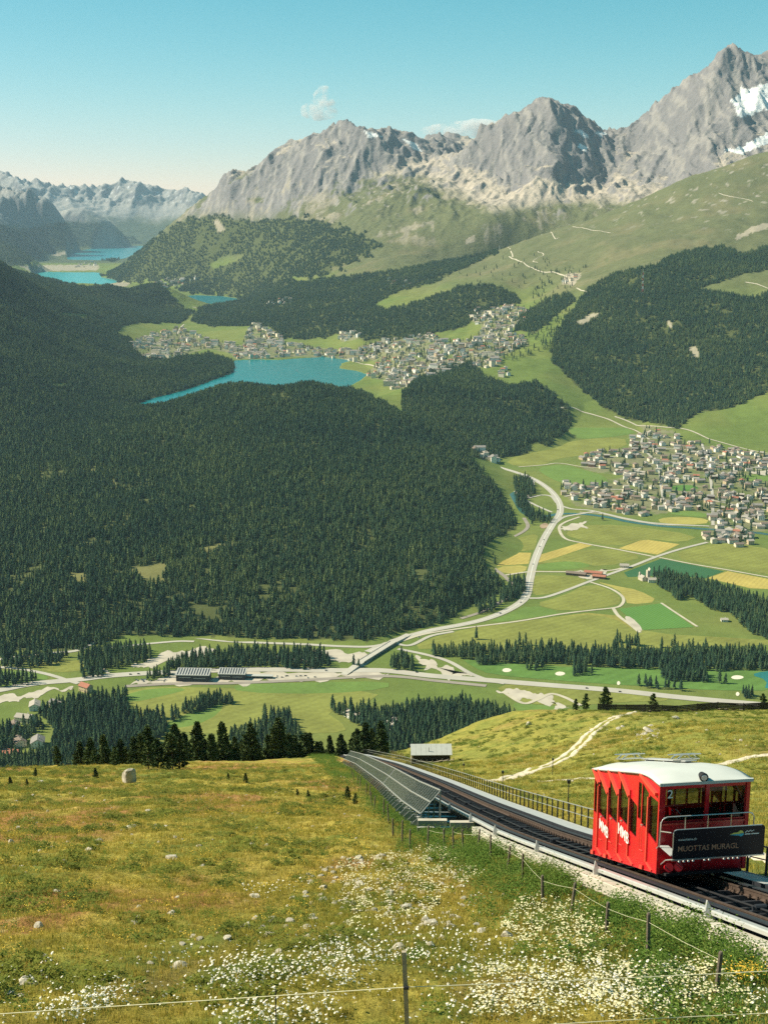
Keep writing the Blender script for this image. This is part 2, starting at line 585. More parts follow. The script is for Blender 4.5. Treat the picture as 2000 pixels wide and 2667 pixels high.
def terrain_z(u, Y, detail=True):
    X = u * Y
    z = rbf(u, np.log(Y))
    if detail:
        mm = mountain_mask(u, Y, z)
        k = mm > 0
        x_, y_, z_ = X[k], Y[k], z[k]
        far = sstep(15000, 17000, y_)
        wx = x_ + 160 * fbm(x_ / 900, y_ / 900, 3); wy = y_ + 160 * fbm(x_ / 900 + 9, y_ / 900 + 4, 3)
        big = ridged(wx / 1250 + 2.2, wy / 1900, 7, 0.52) - 0.40
        gul = ridged(wx / 240, wy / 900 + 5, 4, 0.6) - 0.42
        mid = ridged(wx / 430 + 7, wy / 1000 + 1, 5, 0.58) - 0.42
        hi = 0.30 + 0.70 * sstep(600, 1000, z_)
        dz = np.zeros(z.shape)
        dz[k] = mm[k] * (hi * (165 + 60 * far) * big + hi * (66 + 50 * far) * mid + hi * (34 + 26 * far) * gul + hi * 30 * (ridged(wx / 95 + 3, wy / 260, 3, .6) - .42) + 9 * fbm(x_ / 60, y_ / 90, 3))
        hills = sstep(4300, 5200, Y) * (1 - mm) * sstep(90, 200, z)
        k = hills > 0.01
        dz[k] += hills[k] * (34 * fbm(X[k] / 420, Y[k] / 560, 4) + 5 * fbm(X[k] / 90, Y[k] / 90, 3))
        midh = sstep(2300, 2700, Y) * (1 - sstep(4600, 5600, Y)) * sstep(22, 60, z)
        k = midh > 0.01
        dz[k] += midh[k] * (9 * fbm(X[k] / 260, Y[k] / 260, 4))
        z = z + dz
    fl = floor_z(Y)
    z = np.maximum(z, fl)
    for k, (lz, _) in LAKES.items():
        m = in_poly(X, Y, LAKE_XY[k])
        z = np.where(m, np.minimum(z, lz - 5), z)
    # join with the foreground hillside
    near = Y < 480
    if near.any():
        g = ground_z(X, np.minimum(Y, 480), False)
        b = sstep(360, 470, Y)
        z = np.where(near, g * (1 - b) + z * b, z)
    return z


us = np.concatenate([np.linspace(-0.46, -0.325, 26)[:-1], np.linspace(-0.325, 0.325, 600), np.linspace(0.325, 0.46, 26)[1:]])


def lrows(a, b, n):
    return list(np.exp(np.linspace(math.log(a), math.log(b), n, endpoint=False)))


rows = np.array(lrows(360, 1650, 70) + lrows(1650, 2250, 60) + lrows(2250, 4700, 210) + lrows(4700, 8200, 210) + lrows(8200, 12000, 430)
                + lrows(12000, 15500, 60) + lrows(15500, 18800, 120) + lrows(18800, 22500, 90) + lrows(22500, 27600, 150) + lrows(27600, 29000, 5) + [29000.0])
UU, YY = np.meshgrid(us, rows)
ZZ = terrain_z(UU, YY)
XX = UU * YY
NR, NC = ZZ.shape
# screen position of every grid vertex and whether the camera sees it
SX, SY = project(XX, YY, ZZ)
_sl = (ZZ - CZ) / YY
_mx = np.maximum.accumulate(_sl, axis=0)
SEEN = _sl >= _mx - 1e-9
HID = (_mx - _sl) * YY                 # metres below the sight line that clears nearer ground


def hit(px, py):
    """where the sight line through a photo pixel meets the terrain (vectorised)"""
    px = np.atleast_1d(np.asarray(px, float)); py = np.atleast_1d(np.asarray(py, float))
    u = u_of(px, py); s = -slope_of(py)
    ci = np.clip(np.interp(u, us, np.arange(NC)), 0, NC - 1.001)
    c0 = ci.astype(int); fr = ci - c0
    out = np.zeros((len(px), 3))
    for k in range(len(px)):
        prof = _sl[:, c0[k]] * (1 - fr[k]) + _sl[:, c0[k] + 1] * fr[k]
        ab = prof >= s[k]
        i = int(np.argmax(ab)) if ab.any() else NR - 1
        if i == 0:
            Y = rows[0]
        else:
            a, b = prof[i - 1], prof[i]
            t = (s[k] - a) / (b - a) if b != a else 0
            Y = rows[i - 1] + (rows[i] - rows[i - 1]) * min(max(t, 0), 1)
        out[k] = (u[k] * Y, Y, CZ + s[k] * Y)
    return out


_lnr = np.log(rows)


def tz(X, Y):
    """terrain height by bilinear lookup in the grid"""
    X = np.asarray(X, float); Y = np.asarray(Y, float)
    ci = np.clip(np.interp(X / Y, us, np.arange(NC)), 0, NC - 1.001)
    ri = np.clip(np.interp(np.log(Y), _lnr, np.arange(NR)), 0, NR - 1.001)
    c0 = ci.astype(int); r0 = ri.astype(int); fc = ci - c0; fr = ri - r0
    return ((ZZ[r0, c0] * (1 - fc) + ZZ[r0, c0 + 1] * fc) * (1 - fr) + (ZZ[r0 + 1, c0] * (1 - fc) + ZZ[r0 + 1, c0 + 1] * fc) * fr)


def thid(X, Y):
    ci = np.clip(np.interp(X / Y, us, np.arange(NC)), 0, NC - 1).round().astype(int)
    ri = np.clip(np.interp(np.log(Y), _lnr, np.arange(NR)), 0, NR - 1).round().astype(int)
    return HID[ri, ci]

# ------------------------------------------------------------------ what covers the ground (outlines in photo pixels, with a range of distances)
FOREST = [
    (2200, 9300, 7.0, [(-300, 560), (0, 672), (84, 718), (211, 746), (271, 746), (337, 730), (386, 721), (422, 743), (449, 774), (480, 802), (506, 812), (470, 842), (340, 842), (300, 868),
                       (345, 885), (350, 915), (385, 938), (440, 938), (540, 922), (600, 937), (611, 958), (606, 972), (573, 985), (510, 1008), (450, 1027), (390, 1042), (350, 1058), (400, 1062), (480, 1032),
                       (560, 995), (620, 976), (720, 996), (810, 974), (900, 1005), (1000, 1052), (1050, 1085), (1130, 1148), (1210, 1178), (1290, 1270), (1340, 1350), (1345, 1378), (1290, 1400),
                       (1255, 1430), (1268, 1480), (1305, 1520), (1295, 1545), (1210, 1585), (1150, 1620), (1020, 1652), (960, 1668), (800, 1664), (640, 1660), (480, 1654), (330, 1654), (200, 1694), (0, 1704), (-300, 1714)]),
    (3700, 5600, 7.0, [(1050, 1085), (1045, 1030), (1090, 985), (1160, 955), (1230, 945), (1262, 985), (1330, 1008), (1400, 995), (1482, 1060), (1490, 1090), (1470, 1130), (1420, 1165),
                       (1395, 1150), (1370, 1182), (1310, 1192), (1250, 1195), (1215, 1178), (1130, 1150)]),
    (4300, 7600, 7.6, [(1437, 940), (1435, 900), (1448, 870), (1472, 830), (1505, 790), (1530, 751), (1603, 712), (1693, 694), (1784, 655), (1880, 642), (1940, 662), (2000, 640), (2300, 560),
                       (2300, 1000), (2000, 1020), (1964, 1037), (1904, 1062), (1814, 1074), (1772, 1116), (1633, 1092), (1573, 1062), (1512, 1013)]),
    (8000, 13600, 9.5, [(262, 722), (330, 668), (400, 620), (460, 586), (510, 564), (560, 558), (620, 574), (700, 576), (780, 566), (870, 586), (940, 612), (1000, 640), (900, 690), (850, 722), (760, 722), (800, 748),
                         (700, 790), (620, 772), (520, 767), (430, 737), (350, 737), (290, 732)]),
    (5800, 9600, 9.0, [(560, 792), (640, 768), (760, 745), (830, 728), (950, 714), (1060, 698), (1200, 672), (1290, 648), (1300, 660), (1200, 702), (1130, 738), (1040, 758), (975, 792), (1000, 806),
                       (1100, 782), (1180, 752), (1240, 740), (1300, 748), (1340, 768), (1355, 790), (1290, 800), (1250, 815), (1215, 850), (1150, 865), (1060, 882), (950, 888), (900, 868), (800, 885), (740, 882), (700, 852), (640, 850), (580, 858), (500, 838), (520, 800)]),
    (4500, 6600, 8.0, [(1360, 820), (1420, 780), (1480, 760), (1500, 780), (1440, 830), (1390, 870), (1340, 860)]),
    (12000, 23600, 22.0, [(-300, 560), (0, 585), (60, 600), (130, 584), (200, 576), (270, 586), (340, 612), (372, 632), (300, 642), (200, 640), (120, 664), (60, 692), (-300, 700)]),
    (14500, 18500, 22.0, [(265, 672), (290, 662), (322, 662), (332, 670), (300, 681), (268, 680)]),
]
CLEAR = [[(513, 1431), (579, 1413), (658, 1413), (600, 1424), (535, 1442)], [(333, 1478), (405, 1471), (441, 1460), (427, 1521), (390, 1521)],
         [(181, 1492), (224, 1489), (220, 1525), (195, 1521)], [(224, 1218), (250, 1222), (262, 1232), (240, 1236)], [(285, 1250), (300, 1248), (312, 1272), (298, 1276)],
         [(1815, 752), (1870, 737), (1920, 717), (2000, 702), (2300, 682), (2300, 742), (2000, 762), (1960, 775)], [(320, 848), (470, 848), (480, 868), (400, 880), (310, 862)],
         [(555, 575), (570, 572), (590, 600), (570, 608)], [(545, 690), (580, 668), (640, 662), (620, 680), (560, 700)],
         [(985, 790), (1080, 768), (1090, 785), (1000, 808)], [(1500, 838), (1540, 815), (1568, 816), (1520, 850)], [(1735, 836), (1745, 832), (1752, 852), (1742, 858)], [(1790, 905), (1815, 900), (1822, 935), (1800, 930)],
         [(160, 815), (230, 818), (225, 828), (165, 824)], [(130, 1000), (175, 998), (178, 1010), (135, 1012)], [(560, 850), (640, 850), (632, 882), (565, 885)]]


def edge_jitter(px, py):
    """woods have ragged edges"""
    return 11 * fbm(px / 26, py / 18, 3), 6 * fbm(px / 22 + 9, py / 15 + 4, 3)


VIL_PX = [(1513, 1195), (1540, 1178), (1634, 1166), (1646, 1142), (1677, 1122), (1658, 1102), (1750, 1122), (1780, 1150), (1950, 1180), (2040, 1190), (2040, 1388), (1967, 1383), (1960, 1420), (1832, 1412), (1850, 1360), (1800, 1328), (1660, 1345), (1500, 1318), (1455, 1275), (1500, 1262), (1640, 1240), (1550, 1230), (1518, 1220)]
BAD = [(345, 912), (352, 888), (400, 868), (470, 858), (540, 882), (600, 897), (700, 925), (690, 934), (615, 935), (600, 920), (540, 908), (470, 928), (440, 937), (395, 945)]
SHORE = [(600, 900), (680, 905), (760, 895), (830, 905), (920, 918), (965, 940), (930, 944), (880, 934), (780, 929), (680, 934), (615, 936)]
UPP = [(640, 868), (665, 842), (690, 852), (735, 880), (735, 900), (690, 905), (630, 898)]
UP2 = [(885, 870), (930, 862), (945, 880), (890, 892)]
DORF = [(930, 905), (1000, 885), (1060, 878), (1120, 868), (1160, 892), (1240, 882), (1255, 852), (1222, 832), (1240, 800), (1290, 802), (1330, 792), (1385, 812), (1370, 840), (1320, 862), (1370, 882), (1378, 900), (1300, 930), (1305, 950), (1280, 958), (1200, 955), (1180, 975), (1110, 988), (1060, 1008), (1020, 1018), (1000, 992), (945, 978), (965, 962), (985, 945), (930, 925)]


def forest_at(px, py, Y):
    """spacing of the trees at a place, 0 = no wood"""
    s = np.zeros(px.shape)
    jx, jy = edge_jitter(px, py)
    for y0, y1, sp, poly in FOREST:
        k = 4.0 if sp == 9.5 else 1.0
        m = in_poly(px + k * jx, py + k * jy, poly) & (Y > y0) & (Y < y1)
        s = np.where(m, sp, s)
    for poly in CLEAR:
        s = np.where(in_poly(px, py, poly), 0, s)
    return s


# ------------------------------------------------------------------ ground colour (true albedo of what grows or lies there)
def blur(a, k):
    """box blur over k grid cells each way"""
    for ax in (0, 1):
        p = np.concatenate([np.repeat(np.take(a, [0], ax), k, ax), a, np.repeat(np.take(a, [-1], ax), k, ax)], ax)
        c = np.cumsum(p, ax)
        z = np.zeros_like(np.take(c, [0], ax))
        c = np.concatenate([z, c], ax)
        n = a.shape[ax]
        a = (np.take(c, np.arange(2 * k + 1, 2 * k + 1 + n), ax) - np.take(c, np.arange(0, n), ax)) / (2 * k + 1)
    return a


def terrain_colours():
    c = np.zeros(ZZ.shape + (3,))
    dY = np.gradient(ZZ, axis=0) / np.gradient(YY, axis=0)
    dX = np.gradient(ZZ, axis=1) / np.maximum(np.gradient(XX, axis=1), 1e-6)
    steep = np.hypot(dX, dY)
    n1 = fbm(XX / 330, YY / 330, 5); n2 = fbm(XX / 60 + 5, YY / 60, 4); n3 = fbm(XX / 1100, YY / 1100 + 3, 3)

    def put(mask, col):
        m = np.clip(mask, 0, 1)[..., None]
        c[:] = c * (1 - m) + np.asarray(col) * m
    meadow = np.array((0.122, 0.165, 0.038))
    c[:] = meadow
    put(sstep(-0.25, 0.35, n1), (0.158, 0.182, 0.046))
    # alpine pasture above the trees
    alp = sstep(5200, 6300, YY) * sstep(250, 420, ZZ)
    put(alp, (0.120, 0.128, 0.058))
    put(alp * sstep(0.0, 0.35, n1), (0.155, 0.146, 0.072))
    put(alp * sstep(0.1, 0.4, n2) * 0.6, (0.085, 0.105, 0.040))
    put(alp * sstep(0.30, 0.42, n2 + 0.35 * n1) * sstep(500, 800, ZZ), (0.30, 0.27, 0.21))
    # the near range: rock, scree, grass benches
    rng_ = sstep(8250, 8900, YY) * sstep(16000, 15000, YY)
    streak = np.zeros(XX.shape)
    kk = (YY > 8200) & (YY < 15600)
    streak[kk] = fbm(XX[kk] / 42 + 1.5 * n1[kk], YY[kk] / 520, 3)
    scree_line = np.interp(SX, [300, 500, 620, 1100, 1280, 2000], [820, 880, 960, 960, 730, 740]) + 120 * n3 + 80 * n1 + 60 * streak
    scree = rng_ * sstep(-45, 75, ZZ - scree_line)
    put(scree, (0.43, 0.37, 0.295))
    put(scree * sstep(-0.1, 0.35, streak + .3 * n1), (0.345, 0.30, 0.25))
    rock = rng_ * sstep(0.62, 0.80, 0.7 * blur(steep, 5) + 0.3 * steep + 0.30 * n3 + 0.22 * n1 + 0.16 * streak + 0.00050 * (ZZ - 900)) * sstep(560, 760, ZZ)
    put(rock, (0.185, 0.175, 0.175))
    put(rock * sstep(-0.05, 0.3, streak), (0.27, 0.25, 0.23))
    low = rng_ * sstep(460, 560, ZZ) * (1 - scree) * sstep(.18, .34, n1 + .5 * streak)
    put(low * .7, (0.30, 0.265, 0.20))
    # far range
    far = sstep(15500, 16000, YY) * sstep(330, 620, ZZ + 120 * n1)
    put(far, (0.31, 0.295, 0.27))
    put(far * sstep(0.7, 1.0, steep), (0.17, 0.165, 0.165))
    fg = sstep(15500, 16000, YY) * (1 - sstep(330, 560, ZZ + 120 * n1))
    put(fg, (0.075, 0.095, 0.045))
    # snow and glacier
    SN = [([(1905, 262), (1935, 232), (2010, 215), (2010, 275), (1960, 300), (1925, 305)], 9000, 11000), ([(1500, 342), (1512, 338), (1530, 352), (1525, 362)], 9000, 11500),
          ([(1508, 372), (1530, 385), (1525, 395), (1505, 385)], 9000, 11500), ([(1880, 395), (1930, 380), (2010, 340), (2010, 372), (1930, 400)], 8800, 10500),
          ([(945, 338), (970, 345), (990, 352), (960, 358)], 10000, 12500), ([(1050, 362), (1075, 368), (1100, 395), (1080, 392)], 10000, 12500), ([(1550, 345), (1575, 342), (1580, 352), (1560, 356)], 9000, 11500)]
    nn = fbm(XX / 45, YY / 90, 3)
    for poly, a, b in SN:
        put((in_poly(SX + 14 * nn, SY + 8 * nn, poly) & (YY > a) & (YY < b)).astype(float), (0.80, 0.80, 0.78))
    put(sstep(23500, 24000, YY) * sstep(0.36, 0.42, n2 + 0.3 * n1) * sstep(700, 900, ZZ), (0.6, 0.6, 0.6))
    # bare earth and gravel scars on the slopes
    SC = [[(1500, 838), (1540, 815), (1568, 816), (1520, 850)], [(1735, 836), (1745, 832), (1752, 852), (1742, 858)], [(1790, 905), (1815, 900), (1822, 935), (1800, 930)],
          [(1910, 620), (1960, 590), (2020, 575), (2020, 590), (1960, 605), (1920, 626)], [(1208, 622), (1240, 612), (1238, 632), (1212, 636)], [(555, 575), (570, 572), (590, 600), (570, 608)],
          [(690, 600), (760, 612), (755, 622), (700, 618)], [(1462, 728), (1480, 712), (1514, 712), (1508, 728), (1490, 742), (1466, 740)], [(50, 692), (180, 690), (260, 690), (255, 704), (80, 707)],
          [(115, 660), (175, 655), (200, 648), (195, 660), (150, 668)], [(500, 800), (600, 790), (660, 776), (640, 792), (560, 804)], [(320, 732), (345, 736), (330, 746), (260, 750), (265, 744)],
          [(760, 622), (800, 600), (820, 592), (800, 612), (770, 632)]]
    for poly in SC:
        put((in_poly(SX + 6 * nn, SY + 4 * nn, poly) & (YY > 4000)).astype(float) * 0.85, (0.36, 0.31, 0.235))
    # paved and gardened ground of the towns
    for poly in (VIL_PX, BAD, SHORE, UPP, UP2, DORF):
        tm = (in_poly(SX, SY, poly) & (YY > 2700) & (YY < 8500)).astype(float)
        put(tm * .75, (0.20, 0.185, 0.115))
        put(tm * sstep(.0, .25, n2), (0.12, 0.15, 0.05))
    # floor of the woods
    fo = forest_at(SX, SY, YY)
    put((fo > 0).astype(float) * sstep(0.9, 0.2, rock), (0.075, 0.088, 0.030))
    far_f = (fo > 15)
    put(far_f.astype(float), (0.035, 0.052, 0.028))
    for poly in CLEAR[:5]:
        put(in_poly(SX, SY, poly).astype(float), (0.17, 0.165, 0.06))
    # lake beds
    for k, (lz, _) in LAKES.items():
        put(in_poly(XX, YY, LAKE_XY[k]).astype(float), (0.10, 0.2, 0.18))
    return c, steep


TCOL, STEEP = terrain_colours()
IDX = np.arange(NR * NC).reshape(NR, NC)
V3 = np.stack([XX, YY, ZZ], -1)


def strip(name, r0, r1, material):
    vs = V3[r0:r1 + 1].reshape(-1, 3)
    cs = TCOL[r0:r1 + 1].reshape(-1, 3)
    idx = np.arange(len(vs)).reshape(r1 - r0 + 1, NC)
    fs = np.stack([idx[:-1, :-1], idx[:-1, 1:], idx[1:, 1:], idx[1:, :-1]], -1).reshape(-1, 4)
    return struct(name, np_mesh(name, vs, fs, True, cs), material)


M_valley = col_mat('valley_ground', (0.16, 0.12), (26.0, 140.0), bump=(9.0, 1.2))
M_mount = col_mat('mountain_rock', (0.14, 0.16), (70.0, 16.0), bump=(20.0, 9.0))
r1 = int(np.searchsorted(rows, 8200)); r2 = int(np.searchsorted(rows, 15500))
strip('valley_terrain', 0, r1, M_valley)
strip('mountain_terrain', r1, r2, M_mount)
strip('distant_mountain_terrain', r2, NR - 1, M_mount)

# ------------------------------------------------------------------ lakes
def water_mat(name, col):
    m, nt, b = new_mat(name)
    N = nt.nodes.new; L = nt.links.new
    geo = N('ShaderNodeNewGeometry')
    nz = N('ShaderNodeTexNoise'); nz.inputs['Scale'].default_value = 0.02; nz.inputs['Detail'].default_value = 6
    L(geo.outputs['Position'], nz.inputs['Vector'])
    rp = N('ShaderNodeValToRGB')
    rp.color_ramp.elements[0].position = 0.35; rp.color_ramp.elements[1].position = 0.7
    rp.color_ramp.elements[0].color = (*[x * 0.93 for x in col], 1); rp.color_ramp.elements[1].color = (*[x * 1.07 for x in col], 1)
    L(nz.outputs[0], rp.inputs[0]); L(rp.outputs[0], b.inputs['Base Color'])
    b.inputs['Roughness'].default_value = 0.22
    b.inputs['Specular IOR Level'].default_value = 0.28
    bz = N('ShaderNodeTexNoise'); bz.inputs['Scale'].default_value = 0.25; bz.inputs['Detail'].default_value = 4
    L(geo.outputs['Position'], bz.inputs['Vector'])
    bp = N('ShaderNodeBump'); bp.inputs['Strength'].default_value = 0.25; bp.inputs['Distance'].default_value = 1.0
    L(bz.outputs[0], bp.inputs['Height']); L(bp.outputs[0], b.inputs['Normal'])
    return m


def smooth_closed(pl, n=3):
    for _ in range(n - 1):
        q = []
        for i in range(len(pl)):
            a = pl[i]; b = pl[(i + 1) % len(pl)]
            q.append((a[0] * .75 + b[0] * .25, a[1] * .75 + b[1] * .25)); q.append((a[0] * .25 + b[0] * .75, a[1] * .25 + b[1] * .75))
        pl = q
    return pl


WATER = {'st_moritz': (0.0, 0.175, 0.185), 'champfer': (0.0, 0.16, 0.20), 'silvaplana': (0.02, 0.30, 0.29), 'sils': (0.015, 0.21, 0.25)}
for k, (lz, _) in LAKES.items():
    xy = np.array(LAKE_XY[k]); cen = xy.mean(0)
    # the sheet runs a little way under the shore
    pl = [tuple(cen + (p - cen) * (1 + 40 / np.linalg.norm(p - cen))) for p in xy]
    pl = smooth_closed(pl)
    bm = bmesh.new()
    bm.faces.new([bm.verts.new((x, y, lz)) for x, y in pl])
    bmesh.ops.triangulate(bm, faces=bm.faces[:])
    for f in bm.faces:
        if f.normal.z < 0:
            f.normal_flip()
    me = bpy.data.meshes.new('lake'); bm.to_mesh(me); bm.free()
    struct('lake', me, water_mat('lake_water_' + k, WATER[k]))

# ------------------------------------------------------------------ valley floor: fields, roads, gravel, river, pitch
def z4(x, y):                      # reading grids used while measuring the photograph
    return (1200 + x / 2.074, 1050 + y / 2.074)


def z3(x, y):
    return (x / 1.659, 1600 + y / 1.659)


def z3r(x, y):
    return (1000 + x / 1.659, 1600 + y / 1.659)


def grass_mat(name, col, stripes=None, var=0.14):
    m, nt, b = new_mat(name)
    N = nt.nodes.new; L = nt.links.new
    geo = N('ShaderNodeNewGeometry')
    cur = None
    base = N('ShaderNodeRGB'); base.outputs[0].default_value = (*col, 1); cur = base.outputs[0]
    for s, v in ((60.0, var), (7.0, var * 0.7)):
        nz = N('ShaderNodeTexNoise'); nz.inputs['Scale'].default_value = 1 / s; nz.inputs['Detail'].default_value = 5
        L(geo.outputs['Position'], nz.inputs['Vector'])
        mr = N('ShaderNodeMapRange'); mr.inputs[1].default_value = .28; mr.inputs[2].default_value = .72
        mr.inputs[3].default_value = 1 - v; mr.inputs[4].default_value = 1 + v
        L(nz.outputs[0], mr.inputs[0])
        mx = N('ShaderNodeMix'); mx.data_type = 'RGBA'; mx.blend_type = 'MULTIPLY'; mx.inputs[0].default_value = 1
        L(cur, mx.inputs[6]); L(mr.outputs[0], mx.inputs[7]); cur = mx.outputs[2]
    if stripes:
        ang, period, amt = stripes
        mp = N('ShaderNodeMapping'); mp.inputs['Rotation'].default_value = (0, 0, ang)
        L(geo.outputs['Position'], mp.inputs['Vector'])
        wv = N('ShaderNodeTexWave'); wv.inputs['Scale'].default_value = 0.314 / period * 1.0; wv.inputs['Distortion'].default_value = 0.6
        wv.inputs['Detail Scale'].default_value = 0.05
        L(mp.outputs[0], wv.inputs['Vector'])
        mr = N('ShaderNodeMapRange'); mr.inputs[3].default_value = 1 - amt; mr.inputs[4].default_value = 1 + amt
        L(wv.outputs[1], mr.inputs[0])
        mx = N('ShaderNodeMix'); mx.data_type = 'RGBA'; mx.blend_type = 'MULTIPLY'; mx.inputs[0].default_value = 1
        L(cur, mx.inputs[6]); L(mr.outputs[0], mx.inputs[7]); cur = mx.outputs[2]
    L(cur, b.inputs['Base Color'])
    b.inputs['Roughness'].default_value = 0.95
    b.inputs['Specular IOR Level'].default_value = 0.1
    return m


GM = {
    'straw': grass_mat('mown_hay', (0.39, 0.31, 0.085), (0.5, 9.0, 0.06)),
    'straw2': grass_mat('mown_hay_pale', (0.33, 0.29, 0.08), (1.2, 12.0, 0.06)),
    'olive': grass_mat('hay_meadow', (0.195, 0.205, 0.050), (0.9, 16.0, 0.05), 0.18),
    'olive2': grass_mat('hay_meadow_ripe', (0.245, 0.225, 0.056), (0.4, 16.0, 0.04), 0.18),
    'green': grass_mat('fresh_meadow', (0.130, 0.200, 0.046)),
    'dark': grass_mat('potato_field', (0.040, 0.115, 0.050), None, 0.06),
    'turf': grass_mat('sports_turf', (0.095, 0.200, 0.045), (0.62, 5.5, 0.13), 0.05),
    'golf': grass_mat('golf_fairway', (0.100, 0.185, 0.042), (0.9, 22.0, 0.06)),
}
M_gravel = mat('gravel', (0.44, 0.39, 0.31), 0.95, 0.16, 0.05, coords='Object')
M_road = mat('road_asphalt_pale', (0.41, 0.38, 0.32), 0.9, 0.08, 0.03)
M_track = mat('dirt_road', (0.46, 0.41, 0.31), 0.95, 0.12, 0.05)
M_rail_bed = mat('railway_ballast', (0.27, 0.235, 0.195), 0.95, 0.12, 0.05)
M_sand = mat('bunker_sand', (0.66, 0.60, 0.47), 0.95, 0.05, 0.05)
M_river = water_mat('river_water', (0.035, 0.105, 0.09))
M_earth = mat('bare_earth', (0.33, 0.235, 0.155), 0.95, 0.2, 0.05)
FZ = 15.0


def sheet(name, pts, m, dz, conv=None, round_=True, follow=False, rough=0.0):
    pl = [conv(*p) if conv else p for p in pts]
    if follow:
        w = hit([p[0] for p in pl], [p[1] for p in pl])
        xy = [(a[0], a[1]) for a in w]
    else:
        xy = [tuple(Pz(px, py, FZ)[:2]) for px, py in pl]
    if round_:
        xy = smooth_closed(xy, 2)
    if rough:
        xy = smooth_closed(xy, 4)
        a_ = np.array(xy)
        a_[:, 0] += rough * fbm(a_[:, 0] / 31, a_[:, 1] / 31, 4); a_[:, 1] += rough * 1.6 * fbm(a_[:, 0] / 29 + 5, a_[:, 1] / 33, 4)
        xy = [tuple(q) for q in a_]
    bm = bmesh.new()
    bm.faces.new([bm.verts.new((x, y, (float(tz(x, y)) if follow else FZ) + dz)) for x, y in xy])
    bmesh.ops.triangulate(bm, faces=bm.faces[:])
    for f in bm.faces:
        f.normal_update()
        if f.normal.z < 0:
            f.normal_flip()
    me = bpy.data.meshes.new(name); bm.to_mesh(me); bm.free()
    return struct(name, me, m)


def catmull(pts, n=8):
    p = [Vector(a) for a in pts]
    p = [p[0] * 2 - p[1]] + p + [p[-1] * 2 - p[-2]]
    out = []
    for i in range(1, len(p) - 2):
        a, b, c, d = p[i - 1], p[i], p[i + 1], p[i + 2]
        for k in range(n):
            t = k / n
            out.append(0.5 * ((2 * b) + (c - a) * t + (2 * a - 5 * b + 4 * c - d) * t * t + (3 * b - a - 3 * c + d) * t ** 3))
    out.append(p[-2])
    return out


def ribbon(name, pts, width, m, dz, conv=None, flat=True, n=8):
    """a road: pixel polyline laid on the ground, real width in metres"""
    pl = [conv(*p) if conv else p for p in pts]
    if flat:
        w = [Pz(px, py, FZ).to_2d() for px, py in pl]
    else:
        w = [Vector(a[:2]) for a in hit([p[0] for p in pl], [p[1] for p in pl])]
    c = catmull(w, n)
    vs = []
    for i, p in enumerate(c):
        d = (c[min(i + 1, len(c) - 1)] - c[max(i - 1, 0)])
        d = d.normalized() if d.length > 0 else Vector((0, 1))
        s = Vector((-d.y, d.x)) * width / 2
        for q in (p + s, p - s):
            vs.append((q.x, q.y, (FZ if flat else float(tz(q.x, q.y))) + dz))
    fs = [(2 * i, 2 * i + 1, 2 * i + 3, 2 * i + 2) for i in range(len(c) - 1)]
    me = bpy.data.meshes.new(name)
    me.from_pydata(vs, [], fs)
    me.update()
    if me.polygons and me.polygons[0].normal.z < 0:
        me.flip_normals()
    return struct(name, me, m)


